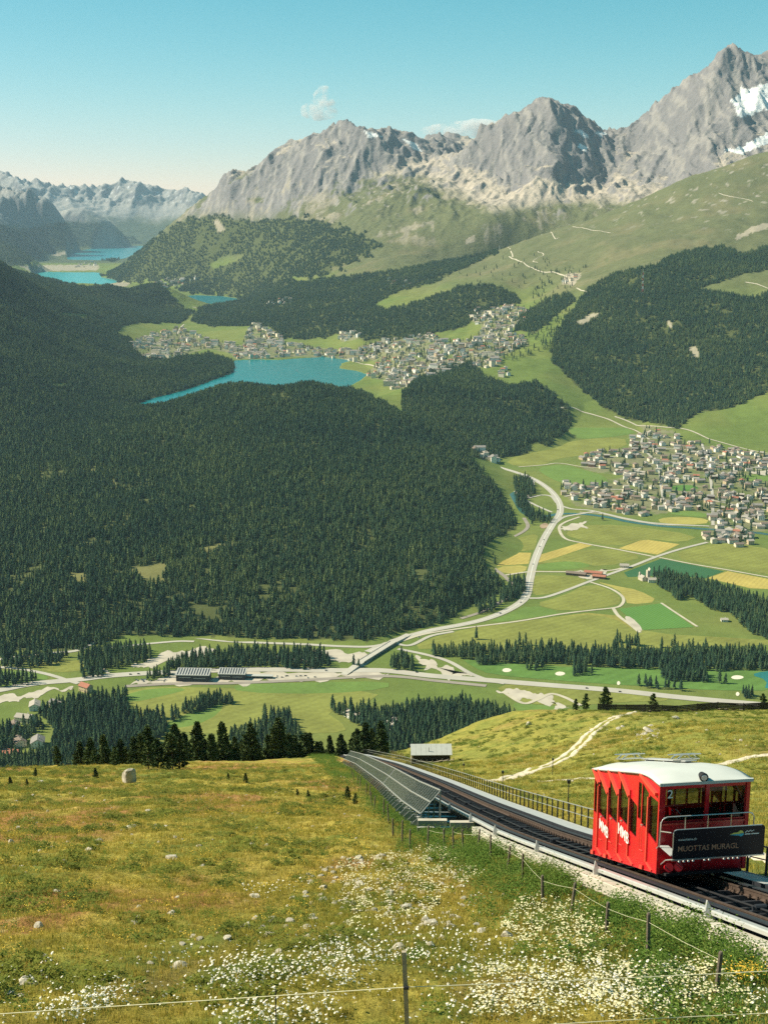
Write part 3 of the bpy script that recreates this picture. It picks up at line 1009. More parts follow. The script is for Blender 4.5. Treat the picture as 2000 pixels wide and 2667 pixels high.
FIELDS = [
    ('straw', z4, [(160, 805), (380, 808), (365, 868), (180, 880)]), ('straw', z4, [(418, 862), (430, 818), (640, 755), (710, 768), (520, 832)]),
    ('straw', z4, [(850, 785), (985, 735), (1180, 762), (1060, 818)]), ('straw', z4, [(1330, 945), (1440, 908), (1700, 958), (1760, 1010), (1560, 1000)]),
    ('straw2', z4, [(715, 960), (850, 990), (960, 1010), (1075, 1072), (900, 1090), (885, 1050), (845, 1005)]), ('dark', z4, [(880, 915), (1080, 840), (1420, 908), (1320, 946), (1120, 930), (900, 940)]),
    ('green', z4, [(405, 870), (620, 850), (720, 880), (600, 898), (400, 905)]), ('olive', z4, [(430, 858), (720, 775), (1020, 822), (760, 890), (610, 850), (420, 868)]),
    ('olive', z4, [(700, 970), (830, 1020), (866, 1060), (845, 1095), (560, 1128), (385, 1085), (540, 1045)]), ('olive2', z4, [(0, 1220), (300, 1182), (810, 1117), (960, 1245), (900, 1290), (600, 1300), (300, 1320), (0, 1310)]),
    ('green', z4, [(375, 1088), (555, 1133), (440, 1152), (130, 1192), (250, 1140)]), ('olive', z4, [(560, 700), (640, 660), (860, 655), (1290, 715), (1200, 755), (1000, 730), (850, 778), (600, 730)]),
    ('olive', z4, [(1110, 828), (1330, 755), (1590, 770), (1760, 820), (1760, 940), (1440, 890)]), ('olive', z4, [(400, 925), (640, 940), (690, 965), (500, 1030), (375, 1040), (385, 960)]),
    ('olive', z4, [(150, 790), (300, 730), (420, 700), (405, 770), (390, 800), (170, 800)]), ('straw2', z4, [(180, 885), (362, 873), (345, 915), (240, 925)]),
    ('straw2', z4, [(1060, 622), (1200, 612), (1340, 627), (1320, 657), (1080, 652)]), ('green', z4, [(1110, 592), (1230, 582), (1350, 600), (1330, 618), (1180, 608)]),
    ('turf', z4, [(1120, 448), (1230, 440), (1290, 455), (1250, 476), (1150, 472)]), ('green', z4, [(1500, 390), (1600, 385), (1740, 395), (1740, 420), (1560, 425)]),
    ('olive', z4, [(230, 310), (440, 250), (600, 200), (880, 180), (900, 240), (640, 285), (520, 300), (440, 335), (300, 345)]), ('green', z4, [(400, 350), (560, 330), (660, 360), (780, 395), (800, 440), (640, 445), (540, 430), (470, 400)]),
    ('green', z4, [(560, 90), (680, 75), (960, 150), (880, 178), (600, 198), (590, 150)]),
    ('olive', z3, [(560, 318), (850, 312), (1250, 335), (1659, 330), (1560, 400), (1400, 420), (1480, 470), (1500, 510), (1300, 515), (950, 520), (700, 500), (600, 420), (540, 370)]),
    ('green', z3, [(1000, 302), (1300, 296), (1680, 288), (1680, 322), (1400, 345), (1030, 338)]), ('green', z3, [(800, 440), (870, 385), (970, 368), (950, 430), (850, 480), (700, 500), (720, 465)]),
    ('green', z3, [(530, 350), (660, 318), (830, 320), (720, 350), (560, 385)]), ('olive', z3, [(150, 210), (300, 195), (450, 215), (330, 250), (200, 250)]), ('green', z3, [(-60, 250), (120, 240), (230, 270), (150, 300), (-60, 330)]),
    ('green', z3, [(480, 118), (700, 100), (715, 118), (500, 140)]),
    ('golf', z3r, [(330, 190), (560, 215), (830, 230), (1420, 235), (1700, 250), (1700, 330), (1450, 330), (1100, 310), (800, 290), (460, 262), (380, 225)]), ('olive', z3r, [(100, 150), (260, 80), (520, 40), (840, 0), (980, 10), (1100, 80), (1660, 110), (1800, 130), (1000, 150), (560, 165), (300, 150)]),
    ('olive', z3r, [(470, 300), (700, 310), (1100, 345), (1280, 372), (1000, 380), (800, 400), (560, 380)]), ('green', z3r, [(540, 380), (640, 390), (800, 400), (760, 440), (600, 440)]),
]
for i, (k, cv, pl) in enumerate(FIELDS):
    sheet('field', pl, GM[k], 0.12 + 0.004 * i, cv, round_=(k not in ('straw', 'dark')))
sheet('sports_pitch', [(850, 1112), (1078, 1082), (1258, 1210), (985, 1226)], GM['turf'], 0.34, z4, False)
sheet('gravel_yard', [(880, 1150), (920, 1155), (985, 1222), (960, 1240), (900, 1190)], M_gravel, 0.36, z4)
for pl, cv in (([(560, 290), (760, 270), (1060, 252), (1450, 240), (1700, 255), (1700, 275), (1300, 285), (1000, 300), (560, 308)], z3), ([(560, 222), (640, 190), (740, 165), (890, 145), (930, 158), (760, 200), (620, 236)], z3),
               ([(-60, 372), (60, 345), (200, 325), (330, 312), (300, 335), (180, 350), (60, 385), (-60, 400)], z3), ([(1130, 190), (1250, 160), (1450, 160), (1620, 165), (1560, 205), (1350, 215), (1250, 190)], z3),
               ([(110, 185), (200, 195), (270, 235), (400, 275), (300, 275), (170, 225)], z3r), ([(500, 330), (640, 330), (720, 350), (810, 400), (780, 415), (680, 380), (560, 365)], z3r),
               ([(545, 670), (640, 640), (700, 650), (640, 690), (560, 690)], z4), ([(600, 910), (740, 900), (830, 905), (700, 955), (640, 940)], z4), ([(1530, 375), (1740, 350), (1740, 385), (1600, 385)], z4)):
    sheet('gravel_ground', pl, M_gravel, 0.40, cv, True, False, 26.0)
sheet('bare_ground', [(420, 660), (460, 645), (480, 665), (440, 682)], M_earth, 0.40, z4)
for x, y, a in ((530, 242, 22), (760, 257, 24), (1525, 273, 30), (1012, 298, 8), (1526, 345, 9)):
    sheet('sand_bunker', [(x - a, y), (x - a * .4, y - 9), (x + a * .6, y - 7), (x + a, y + 1), (x + a * .3, y + 9), (x - a * .6, y + 8)], M_sand, 0.46, z3r)
sheet('golf_pond', [(1580, 262), (1640, 246), (1720, 244), (1760, 300), (1640, 330), (1655, 285)], water_mat('pond_water', (0.03, 0.17, 0.16)), 0.46, z3r)

# river
ribbon('river', [(165, 360), (200, 395), (260, 460), (300, 530), (340, 590), (420, 620), (520, 600), (660, 600), (800, 618), (900, 640), (1060, 662), (1200, 672), (1340, 682), (1500, 690), (1740, 720)], 17, M_river, 0.44, z4)
ribbon('river_bank', [(640, 590), (760, 598), (900, 630), (1060, 655), (1200, 660), (1340, 665)], 7, M_gravel, 0.48, z4)
# roads: (name, width, points)
ROADS = [
    ('main_road', 17, z4, [(15, 262), (100, 308), (200, 345), (300, 375), (400, 415), (480, 470), (526, 530), (535, 590), (495, 655), (455, 720), (422, 790), (392, 870), (372, 950), (354, 1035), (318, 1080), (230, 1130), (120, 1170), (0, 1198), (-170, 1230), (-330, 1275), (-420, 1310), (-500, 1345)]),
    ('road', 10, z4, [(345, 385), (385, 420), (380, 470), (360, 510), (395, 505), (440, 497), (490, 505), (520, 540)]), ('road', 8, z4, [(160, 365), (240, 430), (330, 510), (400, 550), (490, 590)]),
    ('road', 9, z4, [(540, 555), (600, 572), (700, 580), (790, 600), (900, 625), (1060, 650), (1340, 665)]), ('road', 9, z4, [(505, 650), (560, 615), (650, 598), (720, 585)]), ('road', 7, z4, [(640, 615), (560, 645), (530, 675), (560, 730), (650, 755), (840, 790), (1040, 830)]),
    ('road', 9, z4, [(370, 1055), (450, 1050), (560, 1015), (690, 965), (820, 918), (940, 875), (1050, 832), (1180, 790), (1330, 752)]), ('road', 6, z4, [(1070, 834), (1250, 870), (1440, 902), (1680, 945)]), ('road', 7, z4, [(240, 930), (370, 912), (520, 912), (640, 910), (800, 905), (900, 885)]),
    ('road', 6, z4, [(700, 968), (800, 1000), (860, 1035), (878, 1065), (860, 1095), (820, 1107), (700, 1120), (540, 1140), (300, 1180), (0, 1218), (-200, 1250), (-330, 1290)]), ('road', 7, z4, [(820, 1107), (850, 1150), (910, 1195), (965, 1240)]), ('road', 5, z4, [(1080, 1080), (1170, 1140), (1275, 1208)]),
    ('road', 6, z4, [(310, 345), (440, 335), (530, 325), (660, 345), (760, 350)]), ('railway', 9, z4, [(0, 1165), (120, 1125), (220, 1070), (290, 1010), (250, 950), (215, 920), (150, 870), (110, 810), (170, 765), (300, 715), (360, 670), (340, 620)]),
    ('highway', 20, z3, [(-120, 345), (0, 328), (150, 300), (330, 284), (500, 264), (760, 250), (1100, 240), (1450, 243), (1659, 244), (1860, 266), (2110, 286), (2360, 306), (2660, 330), (2940, 360), (3300, 392)]),
    ('road', 10, z3, [(-60, 205), (40, 190), (200, 170), (330, 158), (410, 125), (560, 105), (700, 95), (830, 100), (1000, 118), (1300, 130), (1500, 140), (1620, 138), (1740, 110)]), ('road', 9, z3, [(-60, 225), (80, 236), (200, 258), (290, 285), (340, 300)]),
    ('railway', 11, z3, [(540, 312), (760, 300), (1000, 298), (1300, 286), (1659, 268), (1900, 290), (2100, 310)]), ('road', 8, z3, [(480, 145), (600, 132), (760, 118), (840, 118)]), ('road', 6, z3, [(400, 190), (430, 220), (470, 255)]),
    ('road', 9, z3r, [(60, 150), (180, 175), (280, 205), (370, 255), (450, 285), (520, 300)]), ('road', 8, z3r, [(30, 120), (110, 135), (200, 95), (300, 75)]), ('road', 7, z3r, [(520, 340), (600, 385), (660, 370), (720, 345), (780, 360), (850, 395)]),
    ('street', 7.5, z4, [(560, 505), (700, 475), (900, 470), (1100, 525), (1300, 520), (1560, 565), (1740, 590)]), ('street', 7.5, z4, [(920, 400), (1000, 335), (1200, 320), (1500, 340), (1740, 365)]), ('street', 7.5, z4, [(1000, 150), (975, 230), (1060, 330), (1080, 450), (1100, 570)]), ('street', 7.5, z4, [(1300, 220), (1335, 350), (1355, 480), (1360, 660)]), ('street', 7.5, z4, [(700, 300), (860, 285), (1000, 250), (1180, 250), (1330, 270)]),
    ('road', 8, z3, [(1480, 245), (1560, 225), (1620, 180), (1690, 140), (1720, 120)]),
]
for i, (nm, w, cv, pl) in enumerate(ROADS):
    ribbon(nm, pl, w, M_rail_bed if nm == 'railway' else (M_road if w > 7 else M_track), 0.55 + 0.005 * i, cv)
# painted edge and centre lines on the big roads
M_paint = mat('road_paint', (0.75, 0.73, 0.66), 0.8, 0.05, 0.1)
ribbon('road_marking', [ROADS[0][3][i] for i in range(len(ROADS[0][3]))], 1.0, M_paint, 0.70, z4)
# lanes that climb the slopes
SL = [(7, [(1460, 1062), (1500, 1065), (1560, 1085), (1600, 1100), (1650, 1120), (1690, 1145)]), (7, [(1600, 1085), (1640, 1100), (1720, 1112), (1790, 1120), (1850, 1145), (1950, 1172), (2050, 1190)]),
      (7, [(1325, 668), (1350, 680), (1390, 700), (1450, 712), (1475, 722)]), (6, [(1300, 640), (1330, 655), (1335, 670)]), (5, [(1490, 590), (1540, 600), (1590, 607)]), (5, [(1410, 610), (1440, 614), (1455, 620)]), (5, [(1400, 655), (1415, 665), (1388, 680), (1400, 684)]),
      (5, [(1870, 503), (1900, 512), (1935, 518), (1960, 525)]), (6, [(1940, 735), (1970, 740), (2000, 752)]), (9, [(665, 835), (672, 850), (690, 860), (720, 872)]), (8, [(462, 870), (470, 855), (480, 845)]), (6, [(1140, 990), (1160, 970), (1180, 985)]),
      (6, [(1500, 750), (1520, 758), (1530, 765)]), (5, [(1380, 810), (1420, 805), (1450, 792)]), (7, [(900, 935), (960, 950), (1000, 960), (1040, 985)])]
for i, (w, pl) in enumerate(SL):
    ribbon('lane', pl, w, M_track, 1.0, None, False)

# ------------------------------------------------------------------ conifers
def tree_mat(name, c1, c2, c3):
    """needles: colour differs from tree to tree and clump to clump"""
    m, nt, b = new_mat(name)
    N = nt.nodes.new; L = nt.links.new
    oi = N('ShaderNodeObjectInfo')
    at = N('ShaderNodeAttribute'); at.attribute_name = 'Col'
    sep = N('ShaderNodeSeparateColor'); L(at.outputs['Color'], sep.inputs[0])
    geo = N('ShaderNodeNewGeometry')
    nz = N('ShaderNodeTexNoise'); nz.inputs['Scale'].default_value = 1 / 260.0; nz.inputs['Detail'].default_value = 4
    L(geo.outputs['Position'], nz.inputs['Vector'])
    ad = N('ShaderNodeMath'); ad.operation = 'ADD'; L(oi.outputs['Random'], ad.inputs[0]); L(sep.outputs[0], ad.inputs[1])
    a2 = N('ShaderNodeMath'); a2.operation = 'MULTIPLY_ADD'; L(nz.outputs[0], a2.inputs[0]); a2.inputs[1].default_value = 2.2; L(ad.outputs[0], a2.inputs[2])
    mr = N('ShaderNodeMapRange'); mr.inputs[1].default_value = 1.05; mr.inputs[2].default_value = 3.0; L(a2.outputs[0], mr.inputs[0])
    rp = N('ShaderNodeValToRGB')
    e = rp.color_ramp.elements
    e[0].position = 0.0; e[0].color = (*c1, 1); e[1].position = 1.0; e[1].color = (*c3, 1)
    k = rp.color_ramp.elements.new(0.5); k.color = (*c2, 1)
    L(mr.outputs[0], rp.inputs[0]); L(rp.outputs[0], b.inputs['Base Color'])
    b.inputs['Roughness'].default_value = 0.9
    b.inputs['Specular IOR Level'].default_value = 0.08
    return m


M_needle = tree_mat('spruce_needles', (0.014, 0.038, 0.027), (0.031, 0.066, 0.034), (0.088, 0.118, 0.042))
M_pine = tree_mat('stone_pine_needles', (0.036, 0.062, 0.026), (0.062, 0.094, 0.034), (0.125, 0.150, 0.048))
M_bark = mat('bark', (0.10, 0.075, 0.055), 0.95, 0.25, 3.0)


def conifer(mb_v, mb_f, mb_c, x, y, z, h, r, tiers, n, rr, tint, droop=0.35, fat=0.0):
    """ragged tiered crown: each tier a drooping star of branches"""
    for k in range(tiers):
        t = k / tiers
        zt = z + h * (0.10 + 0.90 * (1 - (1 - t) ** 1.05)) + h * 0.9 / tiers * 1.25
        zr = z + h * (0.10 + 0.90 * t)
        prof = (1 - t ** 1.25) ** (0.8 - fat * 0.3)
        R = r * max(prof, 0.10)
        zt = min(zt, z + h)
        b = len(mb_v)
        ph = rr.uniform(0, 6.28)
        ox, oy = rr.gauss(0, 0.05) * r, rr.gauss(0, 0.05) * r
        mb_v.append((x + ox, y + oy, zt)); mb_c.append(tint)
        for i in range(n * 2):
            a = ph + math.pi * i / n + rr.uniform(-.12, .12)
            q = R * (rr.uniform(0.82, 1.18) if i % 2 == 0 else rr.uniform(0.48, 0.68))
            dz = -droop * R * (1 if i % 2 == 0 else 0.15) * rr.uniform(.6, 1.2)
            mb_v.append((x + ox + q * math.cos(a), y + oy + q * math.sin(a), zr + dz * 0.5 + (zt - zr) * 0.08))
            mb_c.append(tint + rr.uniform(-.12, .12))
        for i in range(n * 2):
            mb_f.append((b, b + 1 + i, b + 1 + (i + 1) % (n * 2)))


def tri_mesh(name, v, f, c):
    cols = np.zeros((len(v), 3), np.float32)
    cols[:, 0] = c
    return np_mesh(name, np.array(v), np.array(f), False, cols)


def instancer(name, pts, scl, rot, idx, coll, label, category, tilt=None):
    """points of one mesh carry instances of the shapes in a collection (geometry nodes)"""
    me = bpy.data.meshes.new(name)
    n = len(pts)
    me.vertices.add(n)
    me.vertices.foreach_set('co', np.ascontiguousarray(pts, np.float32).ravel())
    for nm, ty, dat in (('scl', 'FLOAT', scl), ('rot', 'FLOAT', rot), ('idx', 'INT', idx)):
        a = me.attributes.new(nm, ty, 'POINT')
        a.data.foreach_set('value', np.ascontiguousarray(dat, np.int32 if ty == 'INT' else np.float32))
    o = link(name, me, None, kind='stuff', label=label, category=category)
    ng = bpy.data.node_groups.new(name, 'GeometryNodeTree')
    ng.interface.new_socket('Geometry', in_out='INPUT', socket_type='NodeSocketGeometry')
    ng.interface.new_socket('Geometry', in_out='OUTPUT', socket_type='NodeSocketGeometry')
    N = ng.nodes.new; L = ng.links.new
    gi = N('NodeGroupInput'); go = N('NodeGroupOutput')
    ci = N('GeometryNodeCollectionInfo'); ci.inputs[0].default_value = coll
    ci.inputs['Separate Children'].default_value = True; ci.inputs['Reset Children'].default_value = True
    ip = N('GeometryNodeInstanceOnPoints')
    ip.inputs['Pick Instance'].default_value = True

    def attr(nm, ty):
        a = N('GeometryNodeInputNamedAttribute'); a.data_type = ty; a.inputs[0].default_value = nm
        return a.outputs[0]
    cx = N('ShaderNodeCombineXYZ'); L(attr('rot', 'FLOAT'), cx.inputs[2])
    L(gi.outputs[0], ip.inputs['Points']); L(ci.outputs[0], ip.inputs['Instance'])
    L(attr('idx', 'INT'), ip.inputs['Instance Index']); L(cx.outputs[0], ip.inputs['Rotation']); L(attr('scl', 'FLOAT'), ip.inputs['Scale'])
    L(ip.outputs[0], go.inputs[0])
    md = o.modifiers.new('scatter', 'NODES'); md.node_group = ng
    return o


def proto_coll(name, meshes, m):
    c = bpy.data.collections.new(name)
    for i, me in enumerate(meshes):
        if not me.materials:
            for k in (m if isinstance(m, (list, tuple)) else [m]):
                me.materials.append(k)
        o = bpy.data.objects.new('%s_%02d' % (name, i), me)
        c.objects.link(o)
    return c


def cluster_mesh(seed, ntree, rad, tiers, n):
    rr = random.Random(seed)
    v, f, c = [], [], []
    for i in range(ntree):
        a = 2 * math.pi * i / ntree + rr.uniform(-.4, .4) if ntree > 1 else 0
        q = rad * (rr.uniform(.55, 1) if i else rr.uniform(0, .25)) if ntree > 1 else 0
        h = rr.uniform(12, 23); fat = rr.choice((0, 0.3, 0.6, 1.0))
        conifer(v, f, c, q * math.cos(a), q * math.sin(a), -1.5, h, h * rr.uniform(.17, .225) * (1 + .25 * fat), tiers, n, rr, rr.uniform(0, 1.0), 0.4, fat)
    return tri_mesh('conifer_clump', v, f, c)


CL = proto_coll('conifer_clump', [cluster_mesh(100 + i, 5, 8.2, 5, 4) for i in range(8)], M_needle)
LAB = ['dense dark conifer wood on the broad hill and the left valley side', 'dark conifer wood on the knoll between the lake town and the right-hand village',
       'dark conifer wood covering the steep right-hand valley side', 'conifer wood at the foot of the bare rocky mountain above the lakes',
       'conifer wood on the hill rising behind the lakeside town', 'narrow belt of conifers beside the upper houses of the town',
       'blue-hazed conifer wood on the far left shore', 'small conifer wood on the spit in the farthest lake']
for fi, (y0, y1, sp, poly) in enumerate(FOREST):
    ax = np.array([p[0] for p in poly]); 
    Ymin, Ymax = y0, y1
    step = sp * math.sqrt(5) * (0.80 if sp < 15 else 1.0)
    lo_, hi_ = (ax.min() - 1000) / FPX, (ax.max() - 1000) / FPX
    ulo, uhi = max(min(lo_ * .93, lo_ * 1.12), -0.36), min(max(hi_ * .93, hi_ * 1.12), 0.36)
    ys = np.arange(Ymin, Ymax, step)
    pts = []
    for Y in ys:
        xs = np.arange(ulo * Y, uhi * Y, step)
        pts.append(np.stack([xs, np.full(xs.shape, Y)], 1))
    pts = np.concatenate(pts)
    pts = pts + rng.uniform(-.42, .42, pts.shape) * step
    X, Y = pts[:, 0], pts[:, 1]
    Z = tz(X, Y)
    px, py = project(X, Y, Z)
    jx, jy = edge_jitter(px, py)
    if fi == 3:
        jx, jy = 4 * jx, 4 * jy
    ok = in_poly(px + jx, py + jy, poly) & (Y > y0) & (Y < y1) & (thid(X, Y) < 30)
    for c in CLEAR:
        ok &= ~in_poly(px, py, c)
    dens = fbm(X / 130 + fi, Y / 130, 4)
    ok &= dens + rng.uniform(-.3, .3, len(X)) > -0.36
    if fi == 3:
        ok &= (dens + rng.uniform(-.3, .3, len(X)) > -0.2 - .4 * sstep(560, 380, px))
    for k, (lz, _) in LAKES.items():
        ok &= ~in_poly(X, Y, LAKE_XY[k])
    X, Y, Z = X[ok], Y[ok], Z[ok]
    s = rng.uniform(.66, 1.02, len(X)) * (1.0 if sp < 15 else 1.7)
    instancer('conifer_forest', np.stack([X, Y, Z], 1), s, rng.uniform(0, 6.28, len(X)), rng.integers(0, 8, len(X)), CL, LAB[fi], 'forest')
    print('forest', fi, len(X))

# ------------------------------------------------------------------ houses
WALLS = {'cream': mat('plaster_cream', (0.72, 0.63, 0.47), 0.9, 0.08, 0.3), 'white': mat('plaster_white', (0.80, 0.76, 0.67), 0.9, 0.06, 0.3),
         'ochre': mat('plaster_ochre', (0.52, 0.40, 0.25), 0.9, 0.08, 0.3), 'timber': mat('dark_timber', (0.15, 0.095, 0.06), 0.85, 0.2, 0.6)}
ROOFS = {'grey': mat('slate_roof_grey', (0.235, 0.215, 0.195), 0.85, 0.18, 0.5), 'brown': mat('roof_brown', (0.19, 0.145, 0.115), 0.85, 0.18, 0.5),
         'pale': mat('roof_pale', (0.36, 0.32, 0.265), 0.85, 0.12, 0.5), 'red': mat('roof_red', (0.34, 0.135, 0.085), 0.85, 0.15, 0.5)}
M_glass_dark = mat('window_dark', (0.035, 0.04, 0.05), 0.25, 0.1, 1.0, spec=0.5)


def gable(w, l, h, rise, over=0.9, th=0.5):
    """wall body with two gables, and the roof: two slabs with eaves"""
    a = MB()
    a.add([(-w / 2, -l / 2, -3), (w / 2, -l / 2, -3), (w / 2, -l / 2, h), (0, -l / 2, h + rise), (-w / 2, -l / 2, h),
           (-w / 2, l / 2, -3), (w / 2, l / 2, -3), (w / 2, l / 2, h), (0, l / 2, h + rise), (-w / 2, l / 2, h)],
          [(0, 1, 2, 3, 4), (9, 8, 7, 6, 5), (1, 6, 7, 2), (5, 0, 4, 9)])
    b = MB()
    k = rise / (w / 2)
    for s in (-1, 1):
        x1 = s * (w / 2 + over); z1 = h - over * k
        p = [(0, -l / 2 - over, h + rise + .05), (x1, -l / 2 - over, z1 + .05), (x1, -l / 2 - over, z1 + th), (0, -l / 2 - over, h + rise + th)]
        b.prism(p if s > 0 else p[::-1], (0, l + 2 * over, 0))
    return a, b


def flat_block(w, l, h, th=0.8):
    a = MB(); a.box(-w / 2, w / 2, -l / 2, l / 2, -3, h)
    b = MB()
    b.box(-w / 2 - .3, w / 2 + .3, -l / 2 - .3, l / 2 + .3, h + .02, h + th)
    b.box(-w * .18, w * .2, -l * .15, l * .12, h + th + .02, h + th + 2.4)
    return a, b


def with_windows(a, w, l, h, floors, mi=1):
    """real recess-deep window boxes on the long and gable sides, standing a hand proud of the plaster"""
    for k in range(floors):
        zc = (k + .55) * h / floors
        n = max(2, int(l / 3.6))
        for i in range(n):
            y = -l / 2 + (i + .5) * l / n
            for s in (-1, 1):
                a.box(s * w / 2 - .06, s * w / 2 + .06, y - .6, y + .6, zc - .7, zc + .7, mi)
        n = max(2, int(w / 3.8))
        for i in range(n):
            x = -w / 2 + (i + .5) * w / n
            for s in (-1, 1):
                a.box(x - .6, x + .6, s * l / 2 - .06, s * l / 2 + .06, zc - .7, zc + .7, mi)
    return a


HV = []                                 # house kinds: (wall mesh, roof mesh, words, size)
_hr = random.Random(21)
for wi, wk in enumerate(('cream', 'white', 'cream', 'white', 'ochre', 'timber')):
    for rk in ('grey', 'brown', 'pale', 'red') if wk != 'timber' else ('grey', 'pale'):
        if rk == 'red' and wi > 0:
            continue
        w = _hr.uniform(11, 16); l = w * _hr.uniform(1.15, 1.6); h = _hr.uniform(5.5, 10.0)
        a, b = gable(w, l, h, w * _hr.uniform(.16, .24))
        with_windows(a, w, l, h, 2 if h < 7 else 3)
        am = a.mesh('wall'); bm_ = b.mesh('roof')
        am.materials.append(WALLS[wk]); am.materials.append(M_glass_dark); bm_.materials.append(ROOFS[rk])
        HV.append((am, bm_, {'cream': 'cream', 'white': 'white', 'ochre': 'ochre', 'timber': 'dark timber'}[wk], {'grey': 'slate grey', 'brown': 'brown', 'pale': 'pale', 'red': 'red'}[rk], w, l, h))
HB = []                                 # hotels and apartment blocks of the lake town
for wk, rk, w, l, h, flat in (('cream', 'pale', 15, 28, 14, True), ('white', 'grey', 16, 34, 16, False), ('cream', 'brown', 14, 22, 13, False), ('white', 'pale', 15, 40, 12, True),
                              ('ochre', 'grey', 16, 24, 18, False), ('cream', 'grey', 16, 18, 19, True), ('white', 'brown', 13, 18, 11, False), ('cream', 'pale', 18, 46, 17, True)):
    a, b = flat_block(w, l, h) if flat else gable(w, l, h, w * .26, 0.8)
    with_windows(a, w, l, h, int(h / 3.4))
    am = a.mesh('wall'); bm_ = b.mesh('roof')
    am.materials.append(WALLS[wk]); am.materials.append(M_glass_dark); bm_.materials.append(ROOFS[rk])
    HB.append((am, bm_, wk, {'grey': 'slate grey', 'brown': 'brown', 'pale': 'pale', 'red': 'red'}[rk] + (' flat' if flat else ''), w, l, h))


def place_houses(poly, count, kinds, mind, flat, seed, holes=(), box=None):
    rr = random.Random(seed)
    ax = [p[0] for p in poly]; ay = [p[1] for p in poly]
    out = []; tries = 0
    while len(out) < count and tries < 9000:
        tries += 1
        # uniform over the ground, not over the picture
        px = rr.uniform(min(ax), max(ax)); py = rr.uniform(min(ay), max(ay))
        if not in_poly(np.array([px]), np.array([py]), poly)[0] or any(in_poly(np.array([px]), np.array([py]), h)[0] for h in holes):
            continue
        if count > 40 and float(fbm(np.array([px / 34 + seed]), np.array([py / 20]), 2)[0]) < rr.uniform(-.55, .05):
            continue
        if flat:
            p = Pz(px, py, FZ)
        else:
            p = Vector(hit(px, py)[0])
        if any((p.x - q[0].x) ** 2 + (p.y - q[0].y) ** 2 < mind * mind for q in out):
            continue
        kk = kinds[rr.randrange(len(kinds))]
        out.append((p, rr.choice((0.1, 0.3, -0.2, 1.2, 1.5, 1.7)) + rr.uniform(-.15, .15), kk, px, py))
    return out


VIL = [z4(*p) for p in ((650, 300), (700, 265), (770, 258), (900, 240), (925, 190), (990, 150), (950, 108), (1060, 115), (1140, 150), (1200, 205), (1300, 210), (1560, 270), (1740, 290), (1740, 700), (1590, 690), (1580, 765),
                        (1480, 778), (1310, 750), (1300, 722), (1400, 690), (1345, 640), (1355, 600), (1240, 575), (1100, 596), (980, 612), (870, 600), (780, 585), (640, 556), (565, 530), (525, 460), (560, 432), (640, 452), (800, 442), (920, 402), (880, 388), (720, 372), (660, 352))]
HOLES = [[z4(*p) for p in q] for q in (((1095, 440), (1240, 432), (1300, 455), (1250, 482), (1120, 480)), ((1000, 590), (1340, 598), (1345, 662), (1000, 655)), ((1490, 380), (1740, 340), (1740, 425), (1500, 430)), ((780, 300), (880, 290), (900, 330), (800, 340)))]
cel = place_houses(VIL, 400, HV, 15.5, True, 5, HOLES)
stm = []
for poly, n, md, sd in ((BAD, 150, 20, 11), (SHORE, 105, 18, 12), (UPP, 60, 17, 13), (UP2, 16, 17, 14), (DORF, 430, 14.5, 15)):
    stm += place_houses(poly, n, HB + HV[:12] * (3 if poly is DORF else 1), md, False, sd)
oth = []
for poly, n, md, sd in (([(402, 738), (430, 728), (500, 726), (520, 714), (526, 724), (470, 744), (430, 750)], 34, 24, 21), ([(690, 790), (735, 780), (765, 778), (750, 794), (705, 798)], 16, 26, 22),
                        ([(1010, 728), (1060, 722), (1090, 745), (1020, 755)], 9, 40, 23), ([(190, 692), (240, 682), (258, 690), (200, 700)], 24, 30, 24), ([(1218, 1172), (1260, 1178), (1300, 1196), (1290, 1206), (1240, 1190)], 9, 18, 25),
                        ([(1460, 730), (1500, 722), (1510, 734), (1470, 742)], 5, 18, 26), ([(1285, 968), (1320, 960), (1345, 975), (1300, 985)], 5, 20, 27)):
    oth += place_houses(poly, n, HV[:8] + HB[:3], md, False, sd)


def rel_word(dx, dy):
    if math.hypot(dx, dy) < 12:
        return ''
    k = int(((math.degrees(math.atan2(-dy, dx)) + 22.5) % 360) // 45)
    return ', ' + ('right', 'upper right', 'upper', 'upper left', 'left', 'lower left', 'lower', 'lower right')[k]


def near_word(px, py):
    """a findable neighbour for a house of the right-hand village"""
    marks = [((1905, 1400), 'at the lower village tip'), ((1480, 1275), 'near the main road curve'), ((1540, 1190), 'at the village meadow edge'), ((1690, 1130), 'by the road to the wood'),
             ((1765, 1265), 'near the small green pitch'), ((1950, 1280), 'by the tall slim church tower'), ((1830, 1200), 'in the upper village rows'), ((1640, 1300), 'in the lower village middle'), ((1600, 1230), 'in the middle of the village'),
             ((1960, 1200), 'at the right photo edge'), ((1850, 1330), 'above the river bend'), ((1950, 1340), 'right of the river meadow')]
    m = min(marks, key=lambda m: (m[0][0] - px) ** 2 + 2.2 * (m[0][1] - py) ** 2)
    return m[1] + rel_word(px - m[0][0], (py - m[0][1]) * 1.5)


def town_word(px, py):
    marks = [((420, 905), 'at the left end of the lake town'), ((520, 890), 'left in the lake town'), ((650, 925), 'on the far lake shore'), ((690, 875), 'above the far shore'), ((800, 915), 'behind the middle of the lake'),
             ((1000, 940), 'above the right end of the lake'), ((1080, 980), 'by the lake outlet'), ((1150, 910), 'in the middle of the hill town'), ((1250, 910), 'right in the hill town'), ((1300, 820), 'under the pasture'), ((1340, 890), 'at the right town fringe')]
    m = min(marks, key=lambda m: (m[0][0] - px) ** 2 + 2.5 * (m[0][1] - py) ** 2)
    return m[1] + rel_word(px - m[0][0], (py - m[0][1]) * 1.6)


